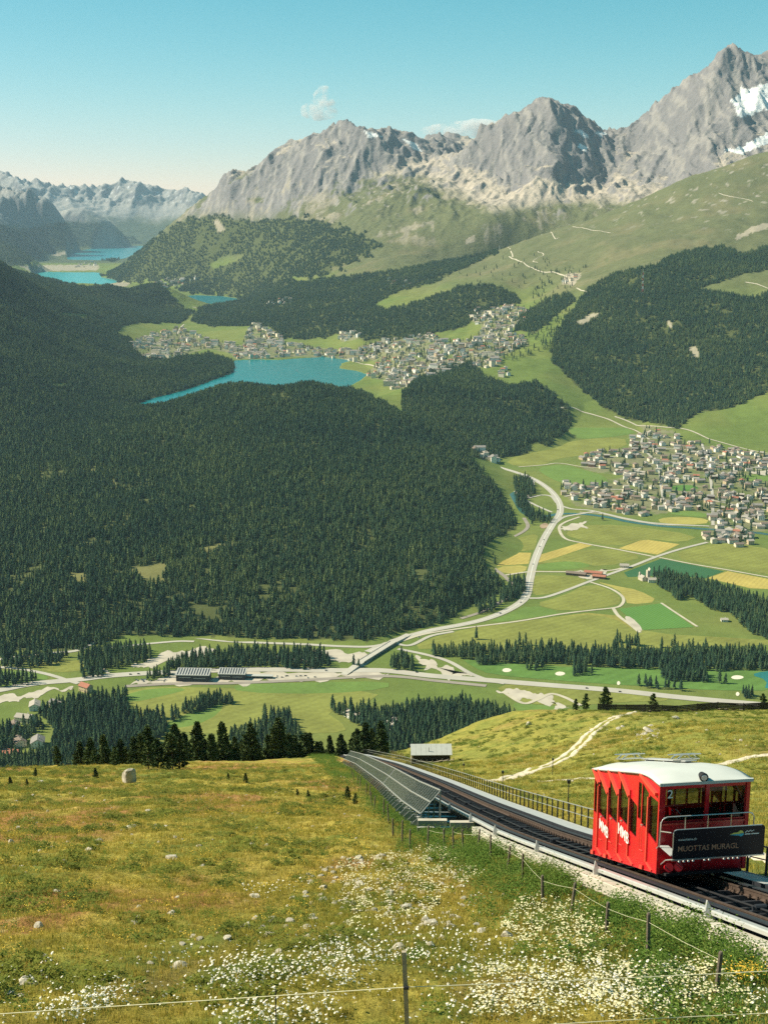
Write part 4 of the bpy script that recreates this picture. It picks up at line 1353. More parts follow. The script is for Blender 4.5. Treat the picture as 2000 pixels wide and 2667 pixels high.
allh = [(h, 'v') for h in cel] + [(h, 't') for h in stm]
allh.sort(key=lambda q: -(q[0][2][4] + q[0][2][5] + 1.5 * q[0][2][6]) / q[0][0].y)
singles = allh[:285]; rest = [q[0] for q in allh[285:]] + oth
for (p, rz, kk, px, py), ty in singles:
    am, bm_, wc, rc, w, l, h = kk
    big = ' tall' if h > 14 else (' low' if h < 5.9 else '')
    lab = '%s house, %s roof, %s' % ((wc + big).strip(), rc, near_word(px, py) if ty == 'v' else town_word(px, py))
    t = thing('house', lab, 'house', p, rz, 'houses of the valley village' if ty == 'v' else 'houses of the lake town')
    link('wall', am, None, t); link('roof', bm_, None, t)
vs, fs, ms, base = [], [], [], 0
MATS = list(WALLS.values()) + list(ROOFS.values()) + [M_glass_dark]
for p, rz, kk, px, py in rest:
    R = Matrix.Translation(p) @ Matrix.Rotation(rz, 4, 'Z')
    for me in kk[:2]:
        co = [tuple(R @ v.co) for v in me.vertices]
        for f in me.polygons:
            if me.materials[f.material_index] is M_glass_dark:
                continue
            fs.append([base + i for i in f.vertices]); ms.append(MATS.index(me.materials[f.material_index]))
        vs += co; base += len(co)
me = bpy.data.meshes.new('far_houses')
me.from_pydata(vs, [], fs)
for m in MATS:
    me.materials.append(m)
me.polygons.foreach_set('material_index', ms)
me.update()
link('far_houses', me, None, kind='stuff', label='smallest far houses of the lake town and the hamlets beyond it', category='houses')

# ---- single buildings one can pick out
def house_at(px, py, w, l, h, rise, rz, wk, rk, label, name='house', flat=True, floors=2, group=None):
    p = Pz(px, py, FZ) if flat else Vector(hit(px, py)[0])
    a, b = gable(w, l, h, rise)
    with_windows(a, w, l, h, floors)
    t = thing(name, label, name.split('_')[-1], p, rz, group)
    me = a.mesh('wall'); me.materials.append(WALLS[wk]); me.materials.append(M_glass_dark)
    link('wall', me, None, t)
    b.build('roof', ROOFS[rk], t)
    c = MB(); c.box(w * .12, w * .12 + 1, -l * .2, -l * .2 + 1, h + rise * .4, h + rise + 1.4)
    c.build('chimney', WALLS[wk], t)
    return t


HAM = [(100, 1942, 18, 22, 8, 5, .2, 'white', 'grey', 'white chalet with broad grey gable roof among the spruces, lower left'), (52, 1940, 15, 20, 7, 4, .5, 'cream', 'brown', 'cream chalet left of the white gabled chalet, lower left'),
       (32, 1968, 14, 24, 6, 3.5, 1.4, 'ochre', 'red', 'low house with a red roof at the lower left edge'), (62, 1980, 16, 18, 5, 3, 1.5, 'white', 'pale', 'pale-roofed house just below the red-roofed one'),
       (165, 1972, 8, 22, 4, 1.5, 1.3, 'white', 'pale', 'long low white shed by the wood edge, lower left'), (66, 1878, 16, 24, 8, 3.5, 1.3, 'cream', 'pale', 'cream house with pale roof above the chalets, lower left'),
       (40, 1898, 14, 18, 7, 4, .3, 'white', 'brown', 'white house with brown roof half hidden by spruces, left'), (92, 1845, 15, 22, 7, 3.5, .2, 'white', 'pale', 'white house near the car park, left'),
       (150, 1838, 14, 20, 7, 3, 1.2, 'cream', 'grey', 'cream house with grey roof behind the spruces, left'), (225, 1800, 12, 20, 9, 4, .9, 'ochre', 'red', 'house with steep orange-red roof beside the spruces below the highway'),
       (915, 1868, 13, 22, 6, 4, .6, 'white', 'pale', 'farmhouse with pale roof on the meadow, leftmost of the three'), (930, 1876, 12, 18, 6, 4, 1.3, 'ochre', 'pale', 'farmhouse standing just right of the pale-roofed one on the meadow'),
       (970, 1878, 10, 14, 5, 3, .4, 'white', 'pale', 'small white hut on the meadow path right of the farmhouses'), (1018, 1905, 14, 20, 8, 5, .5, 'white', 'pale', 'bright white house with steep pale roof beside the dark wood'), (1030, 1890, 11, 15, 7, 5, .2, 'timber', 'grey', 'dark timber house behind the bright white house'),
       (1625, 1478, 10, 18, 5, 3, 1.4, 'cream', 'pale', 'small farm building at the bend of the field road'), (1700, 1516, 12, 20, 6, 3, 1.5, 'white', 'pale', 'long white farmhouse right of the ruined church'), (1885, 1618, 10, 12, 4, 2, 1.5, 'white', 'pale', 'tiny pale hut below the wooded bluff'),
       (1500, 1498, 14, 40, 5, 2.5, 1.2, 'timber', 'brown', 'long timber shed left in the sawmill yard'), (1545, 1496, 14, 36, 5, 2.5, 1.2, 'ochre', 'red', 'red-roofed shed in the sawmill yard'), (1560, 1506, 12, 26, 5, 2.5, 1.2, 'timber', 'red', 'smaller red-roofed shed at the front of the sawmill yard')]
for q in HAM:
    house_at(*q)

# station buildings with striped solar roofs
M_dark_clad = mat('dark_cladding', (0.045, 0.042, 0.045), 0.7, 0.15, 0.4)
M_white_sheet = mat('white_roof_sheet', (0.44, 0.43, 0.39), 0.6, 0.05, 0.2)
M_solar_far = mat('solar_dark', (0.03, 0.035, 0.05), 0.3, 0.1, 0.2)
for px, py, w, d, h, nb, lab in ((502, 1776, 52, 22, 10, 12, 'long dark hall with white-striped solar roof, left of the pair by the railway'), (604, 1771, 42, 18, 8.5, 10, 'shorter dark hall with striped solar roof, right of the pair by the railway')):
    p = Pz(px, py, FZ)
    t = thing('station_hall', lab, 'hall', (p.x, p.y, FZ + .4), -0.05)
    a = MB(); a.box(-w / 2, w / 2, 0, d, 0, h); a.build('wall', M_dark_clad, t)
    b = MB(); b.prism([(-w / 2 - 1, -1, h + .1), (-w / 2 - 1, d + 1, h + 4), (-w / 2 - 1, d + 1, h + 5), (-w / 2 - 1, -1, h + 1.1)][::-1], (w + 2, 0, 0)); b.build('roof', M_white_sheet, t)
    for i in range(nb):
        c = MB(); x0 = -w / 2 + (i + .25) * w / nb; x1 = x0 + .5 * w / nb
        c.add([(x0, .4, h + 1.38), (x1, .4, h + 1.38), (x1, d - .4, h + 4.95), (x0, d - .4, h + 4.95), (x0, .4, h + 1.3), (x1, .4, h + 1.3), (x1, d - .4, h + 4.87), (x0, d - .4, h + 4.87)],
                       [(0, 1, 2, 3), (7, 6, 5, 4), (0, 4, 5, 1), (1, 5, 6, 2), (2, 6, 7, 3), (3, 7, 4, 0)])
        c.build('solar_panel', M_solar_far, t)
    for k in range(2):
        c = MB(); c.box(-w * .42 + k * w * .45, -w * .05 + k * w * .45, -.12, .05, h * (.62 - .12 * k), h * (.72 - .12 * k)); c.build('window_band', M_white_sheet, t)
p = Pz(668, 1768, FZ)
t = thing('platform_shelter', 'low flat shelter right of the striped halls', 'shelter', (p.x, p.y, FZ + .4), -0.05)
a = MB(); a.box(-26, 26, 0, 9, 3.4, 4.2); a.build('roof', M_white_sheet, t)
for i in range(7):
    a = MB(); a.box(-25 + i * 8, -24.4 + i * 8, 1, 1.6, 0, 3.39); a.build('post', M_dark_clad, t)
a = MB(); a.box(-25.5, 25.5, 7.5, 8.2, 0, 3.38); a.build('back_wall', M_dark_clad, t)

# ruined church with tall tower
M_stone = mat('church_stone', (0.52, 0.45, 0.35), 0.95, 0.15, 0.4, bump=.3)
p = Pz(1672, 1511, FZ)
t = thing('church', 'stone church with tall roofless tower beside the bluff wood', 'church', p, 0.35)
a, b = gable(10, 17, 6.5, 4.2, .5); a.build('nave', M_stone, t); b.build('roof', ROOFS['pale'], t)
a = MB(); tw = 3.1
a.add([(9 - tw, -6 - tw, -2), (9 + tw, -6 - tw, -2), (9 + tw, -6 + tw, -2), (9 - tw, -6 + tw, -2), (9 - tw, -6 - tw, 23), (9 + tw, -6 - tw, 24.5), (9 + tw, -6 + tw, 27), (9 - tw, -6 + tw, 22), (9, -6 - tw, 20.5), (9, -6 + tw, 21)],
      [(0, 1, 5, 8, 4), (1, 2, 6, 5), (2, 3, 7, 9, 6), (3, 0, 4, 7), (4, 8, 9, 7), (8, 5, 6, 9)])
a.build('tower', M_stone, t)
for zz in (10, 16):
    a = MB(); a.box(9 - .7, 9 + .7, -6 - tw - .12, -6 - tw + .02, zz, zz + 2.4); a.build('window', M_glass_dark, t)
a = MB(); a.box(-3.4, -.2, 6, 9.2, 0, 13); a.add([(-3.6, 5.8, 13.02), (0, 5.8, 13.02), (0, 9.4, 13.02), (-3.6, 9.4, 13.02), (-1.8, 7.6, 17)], [(3, 2, 1, 0), (0, 1, 4), (1, 2, 4), (2, 3, 4), (3, 0, 4)])
a.build('small_tower', M_stone, t)
# village church
p = Pz(1985, 1300, FZ)
t = thing('church', 'white village church with slim tall tower at the right edge', 'church', p, 0.2)
a, b = gable(11, 20, 8, 5); a.build('nave', WALLS['white'], t); b.build('roof', ROOFS['grey'], t)
a = MB(); a.box(-8.5, -4.0, -9.5, -5, -2, 24); a.build('tower', WALLS['white'], t)
a = MB(); a.add([(-8.9, -9.9, 24.05), (-3.6, -9.9, 24.05), (-3.6, -4.6, 24.05), (-8.9, -4.6, 24.05), (-6.25, -7.25, 37)], [(3, 2, 1, 0), (0, 1, 4), (1, 2, 4), (2, 3, 4), (3, 0, 4)]); a.build('spire', ROOFS['brown'], t)

# lattice mast on the wooded slope
w = hit(1672, 768)[0]
t = thing('radio_mast', 'tall slim red and white lattice mast on the wooded right slope', 'mast', (w[0], w[1], w[2]))
M_red_far = mat('mast_red', (0.5, 0.1, 0.07), 0.7, 0.05, 1); M_wht_far = mat('mast_white', (0.75, 0.73, 0.7), 0.7, 0.05, 1)
H = 96.0
for k in range(8):
    z0, z1 = H * k / 8, H * (k + 1) / 8
    r0, r1_ = 4.2 * (1 - .8 * k / 8), 4.2 * (1 - .8 * (k + 1) / 8)
    a = MB()
    for i in range(4):
        a0 = math.pi / 2 * i + .4; a1 = a0 + math.pi / 2
        q0 = (r0 * math.cos(a0), r0 * math.sin(a0), z0); q1 = (r1_ * math.cos(a0), r1_ * math.sin(a0), z1)
        q2 = (r1_ * math.cos(a1), r1_ * math.sin(a1), z1)
        a.bar(q0, q1, .75); a.bar(q0, q2, .4); a.bar(q1, q2, .4)
    a.build('mast_section', M_red_far if k % 2 else M_wht_far, t)
a = MB(); a.tube([(0, 0, H), (0, 0, H + 14)], [.5, .2], 5); a.build('antenna', M_wht_far, t)

# sailing boat
p = Pz(773, 967, 68.0)
t = thing('sailing_boat', 'tiny white sailing boat in the middle of the lake', 'boat', p, .5)
a = MB()
a.add([(-4, 0, 1.3), (-2.5, -1.2, 1.2), (3, -1.2, 1.2), (3.2, 0, 1.2), (3, 1.2, 1.2), (-2.5, 1.2, 1.2), (-3, 0, -.3), (2.8, -.6, -.3), (2.8, .6, -.3)], [(0, 1, 2, 3, 4, 5), (0, 6, 7, 2, 1), (0, 5, 4, 8, 6), (2, 7, 8, 4, 3), (6, 8, 7)])
a.build('hull', M_wht_far, t)
a = MB(); a.tube([(-.6, 0, 1.1), (-.6, 0, 12.5)], .12, 5); a.build('boat_mast', M_wht_far, t)
a = MB(); a.prism([(-.4, -.04, 2.2), (3.2, -.04, 2.2), (-.4, -.04, 12.2)], (0, .08, 0)); a.build('main_sail', M_wht_far, t)
a = MB(); a.prism([(-.8, -.04, 11), (-3.8, -.04, 1.6), (-.8, -.04, 2.2)], (0, .08, 0)); a.build('fore_sail', M_wht_far, t)

# cars
CARC = {'white': mat('car_white', (0.75, 0.75, 0.73), .35, .03, 1), 'dark': mat('car_dark', (0.03, 0.03, 0.04), .35, .03, 1), 'silver': mat('car_silver', (0.45, 0.46, 0.47), .3, .03, 1, metal=.5), 'red': mat('car_red', (0.5, 0.04, 0.03), .35, .03, 1)}
M_tyre = mat('tyre', (0.02, 0.02, 0.02), .9, .05, 1)
cb = MB(); cb.prism([(-2.2, -.9, .35), (2.2, -.9, .35), (2.25, -.9, .8), (1.3, -.9, .95), (-2.1, -.9, 1.0), (-2.25, -.9, .7)], (0, 1.8, 0))
cg = MB(); cg.add([(-1.9, -.82, .99), (1.2, -.82, .96), (1.2, .82, .96), (-1.9, .82, .99), (-1.5, -.68, 1.5), (.45, -.68, 1.5), (.45, .68, 1.5), (-1.5, .68, 1.5)], [(0, 1, 5, 4), (1, 2, 6, 5), (2, 3, 7, 6), (3, 0, 4, 7), (4, 5, 6, 7)])
cbm = {k: None for k in CARC}
for k in CARC:
    cbm[k] = cb.mesh('car_body'); cbm[k].materials.append(CARC[k])
cgm = cg.mesh('car_cabin'); cgm.materials.append(M_glass_dark)
wm = MB(); wm.tube([(0, -.1, 0), (0, .1, 0)], .33, 8); wmm = wm.mesh('wheel'); wmm.materials.append(M_tyre)
CARS = [(z4(523, 578), 'dark', 'on the big road curve', .3), (z4(447, 740), 'dark', 'on the straight main road below the curve', 1.3), (z4(425, 776), 'dark', 'on the main road beside the left hay field', 1.3), (z4(388, 872), 'dark', 'on the main road at the field-road crossing', 1.4), (z4(350, 1040), 'dark', 'where the main road bends at the wood corner', 1.2),
        (z4(322, 1078), 'dark', 'just past the bend at the wood corner', .7), (z4(212, 1138), 'silver', 'on the main road below the green field', .4), (z3r(875, 322), 'dark', 'on the highway above the grassy brow', -.1), (z3r(1018, 337), 'dark', 'on the highway right of the other dark car', -.1), (z3r(142, 253), 'dark', 'on the highway by the gravel river bed', -.1),
        (z3r(95, 103), 'dark', 'on the ramp above the flyover', .3), (z3(565, 262), 'dark', 'on the highway left of the striped halls', -.1), (z3(600, 260), 'dark', 'on the highway behind the station yard', -.1), (z3r(152, 102), 'white', 'on the ramp left of the big meadow', .2), (z3(120, 308), 'dark', 'on the highway near the left edge', -.15), (z3(1410, 246), 'silver', 'on the highway by the round traffic island', 0)]
for (px, py), ck, wh, rz in CARS:
    p = Pz(px, py, FZ)
    t = thing('car', '%s car %s' % (ck, wh), 'car', (p.x, p.y, FZ + .80), rz, 'cars on the valley roads')
    link('body', cbm[ck], None, t); link('cabin', cgm, None, t)
    for x in (-1.35, 1.4):
        for y in (-.8, .8):
            wo = link('wheel', wmm, None, t); wo.location = (x, y, .33)
# parked cars in the station yard
kr = random.Random(4)
for i in range(26):
    px, py = z3(590 + kr.random() * 150 if i < 12 else 1110 + kr.random() * 300, 282 + kr.random() * 10 if i < 12 else 266 + kr.random() * 10)
    p = Pz(px, py, FZ); ck = kr.choice(('white', 'dark', 'silver', 'white', 'red'))
    t = thing('parked_car', '%s parked car %s the striped halls' % (ck, 'left of' if i < 12 else 'in the row right of'), 'car', (p.x, p.y, FZ + .41), kr.choice((.1, 1.6)), 'cars parked at the station')
    link('body', cbm[ck], None, t); link('cabin', cgm, None, t)

# flyover where the main road crosses the highway junction
M_conc_far = mat('bridge_concrete', (0.44, 0.41, 0.35), .9, .1, .2)
A_, B_ = Pz(*z3(1560, 215), FZ), Pz(*z3(1700, 128), FZ)
t = thing('road_bridge', 'concrete flyover carrying the main road over the junction', 'bridge', (A_ + B_) / 2, math.atan2(B_.y - A_.y, B_.x - A_.x))
Lb = (B_ - A_).length
a = MB(); a.box(-Lb / 2, Lb / 2, -6, 6, 3.6, 4.5); a.build('deck', M_conc_far, t)
for s in (-1, 1):
    a = MB(); a.box(-Lb / 2, Lb / 2, s * 5.8 - .2, s * 5.8 + .2, 4.52, 5.3); a.build('parapet', M_conc_far, t)
for k in range(5):
    x = -Lb / 2 + (k + .5) * Lb / 5
    a = MB(); a.box(x - .8, x + .8, -4, 4, -.5, 3.58); a.build('pier', M_conc_far, t)
for s in (-1, 1):
    a = MB(); a.add([(s * Lb / 2, -6, 4.45), (s * Lb / 2, 6, 4.45), (s * (Lb / 2 + 60), 6, .8), (s * (Lb / 2 + 60), -6, .8), (s * Lb / 2, -6, 0), (s * Lb / 2, 6, 0)], [(0, 1, 2, 3) if s < 0 else (3, 2, 1, 0), (0, 3, 4), (1, 5, 2), (0, 4, 5, 1)]); a.build('ramp', M_conc_far, t)

# ------------------------------------------------------------------ trees in the valley: woods one can tell tree by tree
def single_tree(seed, h, r, tiers, n, fat, m, name='crown'):
    rr = random.Random(seed)
    v, f, c = [], [], []
    conifer(v, f, c, 0, 0, h * .06, h * .94, r, tiers, n, rr, .5, .45, fat)
    me = tri_mesh(name, v, f, c); me.materials.append(m)
    a = MB(); a.tube([(0, 0, -1), (0, 0, h * .5), (0, 0, h * .9)], [h * .018, h * .011, .03], 6)
    tm = a.mesh('trunk'); tm.materials.append(M_bark)
    return me, tm


TP = [single_tree(300 + i, hh, hh * q, 8, 5, ft, M_needle) for i, (hh, q, ft) in enumerate(((22, .20, .2), (19, .22, .1), (24, .19, .2), (17, .25, .7), (21, .23, .5), (15, .24, .3)))]
NEAR = [  # (spacing, outline of the ground they stand on, what they are, reading grid)
    (6.0, [(850, 1842), (900, 1850), (1000, 1862), (1100, 1840), (1200, 1835), (1280, 1850), (1350, 1880), (1330, 1940), (1000, 1965), (950, 1900), (880, 1862)], 'in the wood right of the farmhouses'),
    (6.6, [(100, 1860), (180, 1830), (330, 1812), (338, 1870), (430, 1868), (440, 1905), (410, 1935), (330, 1965), (330, 2030), (-60, 2030), (-60, 1995), (135, 1965), (145, 1905)], 'in the wood behind the chalets'),
    (6.2, [(470, 1858), (500, 1840), (540, 1824), (610, 1822), (618, 1832), (560, 1842), (500, 1862)], 'in the tree row crossing the meadow'),
    (6.2, [(595, 1915), (680, 1895), (690, 1870), (755, 1868), (762, 1890), (782, 1910), (775, 1965), (600, 1965)], 'in the tall clump at the lower meadow edge'),
    (7.0, [(440, 1868), (462, 1862), (470, 1875), (450, 1885)], 'in the small group left of the meadow tree row'),
    (9.0, [(0, 1905), (110, 1880), (120, 1900), (30, 1960), (-40, 1990)], 'between the chalets at the left edge'),
]
NEAR2 = [
    (7.2, [(430, 1750), (460, 1728), (520, 1708), (640, 1700), (760, 1700), (850, 1708), (862, 1738), (800, 1746), (700, 1738), (600, 1743)], 'in the belt behind the station'),
    (7.2, [(1115, 1702), (1250, 1690), (1360, 1698), (1420, 1690), (1500, 1698), (1600, 1698), (1700, 1703), (1800, 1698), (2000, 1700), (2160, 1700), (2160, 1736), (2000, 1746), (1850, 1749), (1700, 1744), (1560, 1739), (1450, 1729), (1350, 1729), (1250, 1734), (1230, 1719), (1130, 1709)], 'in the long belt beside the golf course'),
    (6.8, [(1700, 1505), (1720, 1500), (1800, 1512), (1900, 1542), (2000, 1575), (2160, 1625), (2160, 1720), (2000, 1668), (1950, 1650), (1900, 1600), (1850, 1590), (1830, 1575), (1790, 1550), (1770, 1570), (1740, 1545), (1705, 1525)], 'on the bluff beside the church'),
    (9.0, [(1335, 1255), (1380, 1250), (1395, 1290), (1370, 1300), (1390, 1340), (1430, 1350), (1440, 1365), (1380, 1360), (1345, 1320)], 'by the river bend'),
    (8.0, [(1300, 1545), (1330, 1520), (1365, 1510), (1368, 1540), (1330, 1570), (1300, 1575)], 'at the wood corner by the road bend'),
    (9.0, [(1235, 1580), (1290, 1565), (1300, 1590), (1250, 1605)], 'by the railway at the wood edge'), (9.0, [(0, 1705), (120, 1700), (180, 1712), (150, 1735), (60, 1745), (0, 1745)], 'in the scrub left of the river'),
    (8.0, [(200, 1715), (280, 1690), (390, 1690), (395, 1720), (300, 1745), (220, 1740)], 'in the scrub by the river'), (9.0, [(0, 1765), (60, 1760), (110, 1772), (60, 1790), (0, 1795)], 'by the left edge road'), (7.5, [(205, 1750), (250, 1735), (275, 1740), (270, 1765), (215, 1768)], 'left of the station road'),
    (8.0, [(1010, 1722), (1050, 1712), (1080, 1735), (1075, 1748), (1020, 1745)], 'by the gravel pit'), (8.0, [(375, 1765), (440, 1752), (445, 1766), (380, 1775)], 'left of the striped halls'),
    (8.5, [(1370, 1735), (1420, 1730), (1424, 1745), (1372, 1748)], 'in the golf clump'), (6.5, [(1722, 1752), (1842, 1758), (1842, 1778), (1722, 1774)], 'in the golf row'), (9.0, [(1660, 1782), (1720, 1782), (1718, 1796), (1665, 1794)], 'golf shrubs'), (9.0, [(1728, 1788), (1775, 1788), (1772, 1800), (1730, 1798)], 'golf shrubs'), (8.0, [(1488, 1740), (1525, 1738), (1526, 1760), (1492, 1762)], 'golf trio'), (8.0, [(1925, 1808), (1958, 1806), (1960, 1820), (1926, 1820)], 'golf right'),
]


def fill(sp, poly, seed):
    rr = np.random.default_rng(seed)
    xy = [tuple(Pz(px, py, FZ)[:2]) for px, py in poly]
    a = np.array(xy)
    gx, gy = np.meshgrid(np.arange(a[:, 0].min(), a[:, 0].max(), sp), np.arange(a[:, 1].min(), a[:, 1].max(), sp * 1.15))
    g = np.stack([gx.ravel(), gy.ravel()], 1) + rr.uniform(-.4, .4, (gx.size, 2)) * sp
    g = g[in_poly(g[:, 0], g[:, 1], xy)]
    z = tz(g[:, 0], g[:, 1])
    k = thid(g[:, 0], g[:, 1]) < 22
    return np.column_stack([g, z])[k]


cand = []
for i, (sp, poly, wh) in enumerate(NEAR):
    for p in fill(sp, poly, 40 + i):
        cand.append((p, wh))
solo = []                                  # free-standing trees: (px, py of the foot, kind)
for px, py in ((1722, 1686), (1748, 1684), (1755, 1684), (1792, 1684), (1803, 1683), (1836, 1685), (1606, 1672), (1613, 1674), (1630, 1678), (1638, 1680), (1645, 1678), (1652, 1682), (1658, 1680), (1662, 1684), (1600, 1688), (1352, 1684), (1361, 1686), (1368, 1680),
               (1540, 1757), (1283, 1455), (1288, 1470), (1385, 1367), (1568, 1355), (921, 1735), (934, 1738), (1872, 1779), (1888, 1780), (1240, 1665)):
    p = Pz(px, py, FZ)
    solo.append((np.array(p), 'standing alone on the meadow' if py < 1700 else 'on the golf grass'))
allt = cand + solo
allt.sort(key=lambda q: q[0][1])
tr = random.Random(9)
keep = allt[:255] + [q for q in solo if not any(q is k for k in allt[:255])]
kid = {id(q) for q in keep}
SIZEW = {0: 'tall', 1: 'mid-sized', 2: 'very tall slim', 3: 'broad', 4: 'full-crowned', 5: 'short'}
wood_px = {wh: [project(q[0], q[1], q[2]) for q, w_ in keep if w_ == wh] for wh in {k[1] for k in keep} if 'alone' not in wh and 'golf' not in wh}
for p, wh in keep:
    k = tr.randrange(6); s = tr.uniform(.85, 1.18)
    ppx, ppy = project(p[0], p[1], p[2])
    ex = [c[0] for c in wood_px[wh]] if wh in wood_px else None
    pos = ''
    if ex:
        q_ = (ppx - min(ex)) / max(max(ex) - min(ex), 1)
        pos = ', ' + ('far left', 'left', 'middle', 'right', 'far right')[min(int(q_ * 5), 4)]
        ey = [c[1] for c in wood_px[wh]]
        r_ = (ppy - min(ey)) / max(max(ey) - min(ey), 1)
        pos += (' rear', ' inside', ' front')[min(int(r_ * 3), 2)]
    t = thing('spruce_tree', '%s dark spruce %s%s' % (SIZEW[k], wh, pos), 'tree', p, tr.uniform(0, 6), 'spruces of the valley floor')
    t.scale = (s, s, s)
    link('crown', TP[k][0], None, t); link('trunk', TP[k][1], None, t)
SING = proto_coll('valley_conifer', [q[0] for q in TP], M_needle)
more = [q[0] for q in allt if id(q) not in kid]
for i, (sp, poly, wh) in enumerate(NEAR2):
    more += list(fill(sp, poly, 80 + i))
# trees between the houses, in the towns
for poly, n, fl in ((VIL, 360, True), (DORF, 520, False), (BAD, 120, False), (SHORE, 60, False), (UPP, 60, False), ([(1300, 960), (1440, 900), (1500, 800), (1440, 780), (1400, 850), (1300, 930)], 120, False),
                    ([(1440, 700), (1530, 690), (1480, 800), (1400, 820), (1380, 770)], 90, False), ([(1000, 720), (1300, 640), (1500, 700), (1400, 770), (1250, 740)], 80, False)):
    kr = random.Random(len(poly) * 31 + n)
    ax = [p[0] for p in poly]; ay = [p[1] for p in poly]
    pp = [(kr.uniform(min(ax), max(ax)), kr.uniform(min(ay), max(ay))) for _ in range(n * 3)]
    m = in_poly(np.array([p[0] for p in pp]), np.array([p[1] for p in pp]), poly)
    pp = [p for p, k in zip(pp, m) if k][:n]
    if fl:
        more += [np.array(Pz(*p, FZ)) for p in pp]
    else:
        more += list(hit([p[0] for p in pp], [p[1] for p in pp]))
more = np.array(more)
instancer('conifers', more, rng.uniform(.7, 1.15, len(more)), rng.uniform(0, 6.28, len(more)), rng.integers(0, 6, len(more)), SING, 'smaller conifers of the belts, gardens and town slopes across the valley', 'trees')

# ------------------------------------------------------------------ foreground hillside
fu = np.concatenate([np.linspace(-0.46, -0.345, 20)[:-1], np.linspace(-0.345, 0.345, 420), np.linspace(0.345, 0.46, 20)[1:]])
fr_ = np.exp(np.linspace(math.log(7.0), math.log(372.0), 560))
FU, FY = np.meshgrid(fu, fr_)
FX = FU * FY
FZZ = ground_z(FX, FY)
FPXX, FPYY = project(FX, FY, FZZ)


def fhit(px, py):
    """where the sight line through a photo pixel meets the near hillside"""
    u = float(u_of(px, py)); s = float(slope_of(py))
    Y = np.exp(np.linspace(math.log(10), math.log(360), 900))
    z = ground_z(u * Y, Y)
    d = (CZ - s * Y) - z
    i = int(np.argmax(d <= 0))
    if d[i] > 0:
        i = int(np.argmin(d))
    return Vector((u * Y[i], Y[i], z[i]))


def gz(x, y):
    return float(ground_z(np.array([x]), np.array([y]))[0])


def hill_colours():
    n1 = fbm(FX / 14 + 2, FY / 22, 4); n2 = fbm(FX / 3.1, FY / 4.2 + 8, 4); n3 = fbm(FX / 44, FY / 60 + 1, 3); n4 = fbm(FX / 1.2, FY / 1.6, 3)
    c = np.zeros(FX.shape + (3,)); c[:] = (0.345, 0.285, 0.058)

    def put(m, col):
        m = np.clip(m, 0, 1)[..., None]
        c[:] = c * (1 - m) + np.array(col) * m
    put(sstep(-.1, .35, n1), (0.43, 0.325, 0.070))
    put(sstep(.05, .4, n2 + .4 * n3) * .8, (0.255, 0.255, 0.046))
    put(sstep(.08, .30, -n1 + .4 * n2) * .85, (0.145, 0.180, 0.036))
    put(sstep(.14, .34, n1 - .5 * n3 + .3 * n2) * .85, (0.34, 0.165, 0.066))
    put(sstep(.20, .4, fbm(FX / 6 + 30, FY / 8, 3) + .3 * n2) * .55, (0.34, 0.22, 0.07))
    put(sstep(.25, .4, n4 - .2 + .3 * n1) * .6, (0.52, 0.42, 0.18))
    dx = FX - track_x(FY)
    put(sstep(2, 14, dx) * .65, (0.245, 0.24, 0.054))
    put(sstep(2, 14, dx) * sstep(.0, .35, n2) * .7, (0.19, 0.20, 0.042))
    put(sstep(-7.5, -5.5, dx) * sstep(-1.5, -3, dx) * sstep(130, 90, FY), (0.085, 0.135, 0.030))
    put((np.abs(dx) < 2.9).astype(float), (0.13, 0.115, 0.085))
    return c


def hill_mat():
    m, nt, b = new_mat('alpine_turf')
    N = nt.nodes.new; L = nt.links.new
    geo = N('ShaderNodeNewGeometry'); at = N('ShaderNodeAttribute'); at.attribute_name = 'Col'
    cur = at.outputs['Color']
    for s, v in ((2.2, .30), (.32, .34), (.07, .30)):
        nz = N('ShaderNodeTexNoise'); nz.inputs['Scale'].default_value = 1 / s; nz.inputs['Detail'].default_value = 5; nz.inputs['Roughness'].default_value = .7
        L(geo.outputs['Position'], nz.inputs['Vector'])
        mr = N('ShaderNodeMapRange'); mr.inputs[1].default_value = .28; mr.inputs[2].default_value = .72; mr.inputs[3].default_value = 1 - v; mr.inputs[4].default_value = 1 + v
        L(nz.outputs[0], mr.inputs[0])
        mx = N('ShaderNodeMix'); mx.data_type = 'RGBA'; mx.blend_type = 'MULTIPLY'; mx.inputs[0].default_value = 1
        L(cur, mx.inputs[6]); L(mr.outputs[0], mx.inputs[7]); cur = mx.outputs[2]
    L(cur, b.inputs['Base Color'])
    b.inputs['Roughness'].default_value = .95; b.inputs['Specular IOR Level'].default_value = .08
    bz = N('ShaderNodeTexNoise'); bz.inputs['Scale'].default_value = 2.2; bz.inputs['Detail'].default_value = 9; bz.inputs['Roughness'].default_value = .72
    L(geo.outputs['Position'], bz.inputs['Vector'])
    bp = N('ShaderNodeBump'); bp.inputs['Strength'].default_value = 1.0; bp.inputs['Distance'].default_value = .30
    L(bz.outputs[0], bp.inputs['Height']); L(bp.outputs[0], b.inputs['Normal'])
    return m


vs = np.stack([FX, FY, FZZ], -1).reshape(-1, 3)
idx = np.arange(len(vs)).reshape(FX.shape)
fs = np.stack([idx[:-1, :-1], idx[:-1, 1:], idx[1:, 1:], idx[1:, :-1]], -1).reshape(-1, 4)
struct('hillside_ground', np_mesh('hillside_ground', vs, fs, True, hill_colours().reshape(-1, 3)), hill_mat())

# ------------------------------------------------------------------ footpaths on the hillside
M_path = mat('path_gravel', (0.56, 0.48, 0.35), .95, .18, .8, bump=.4, bscale=6)


PATHPTS = []


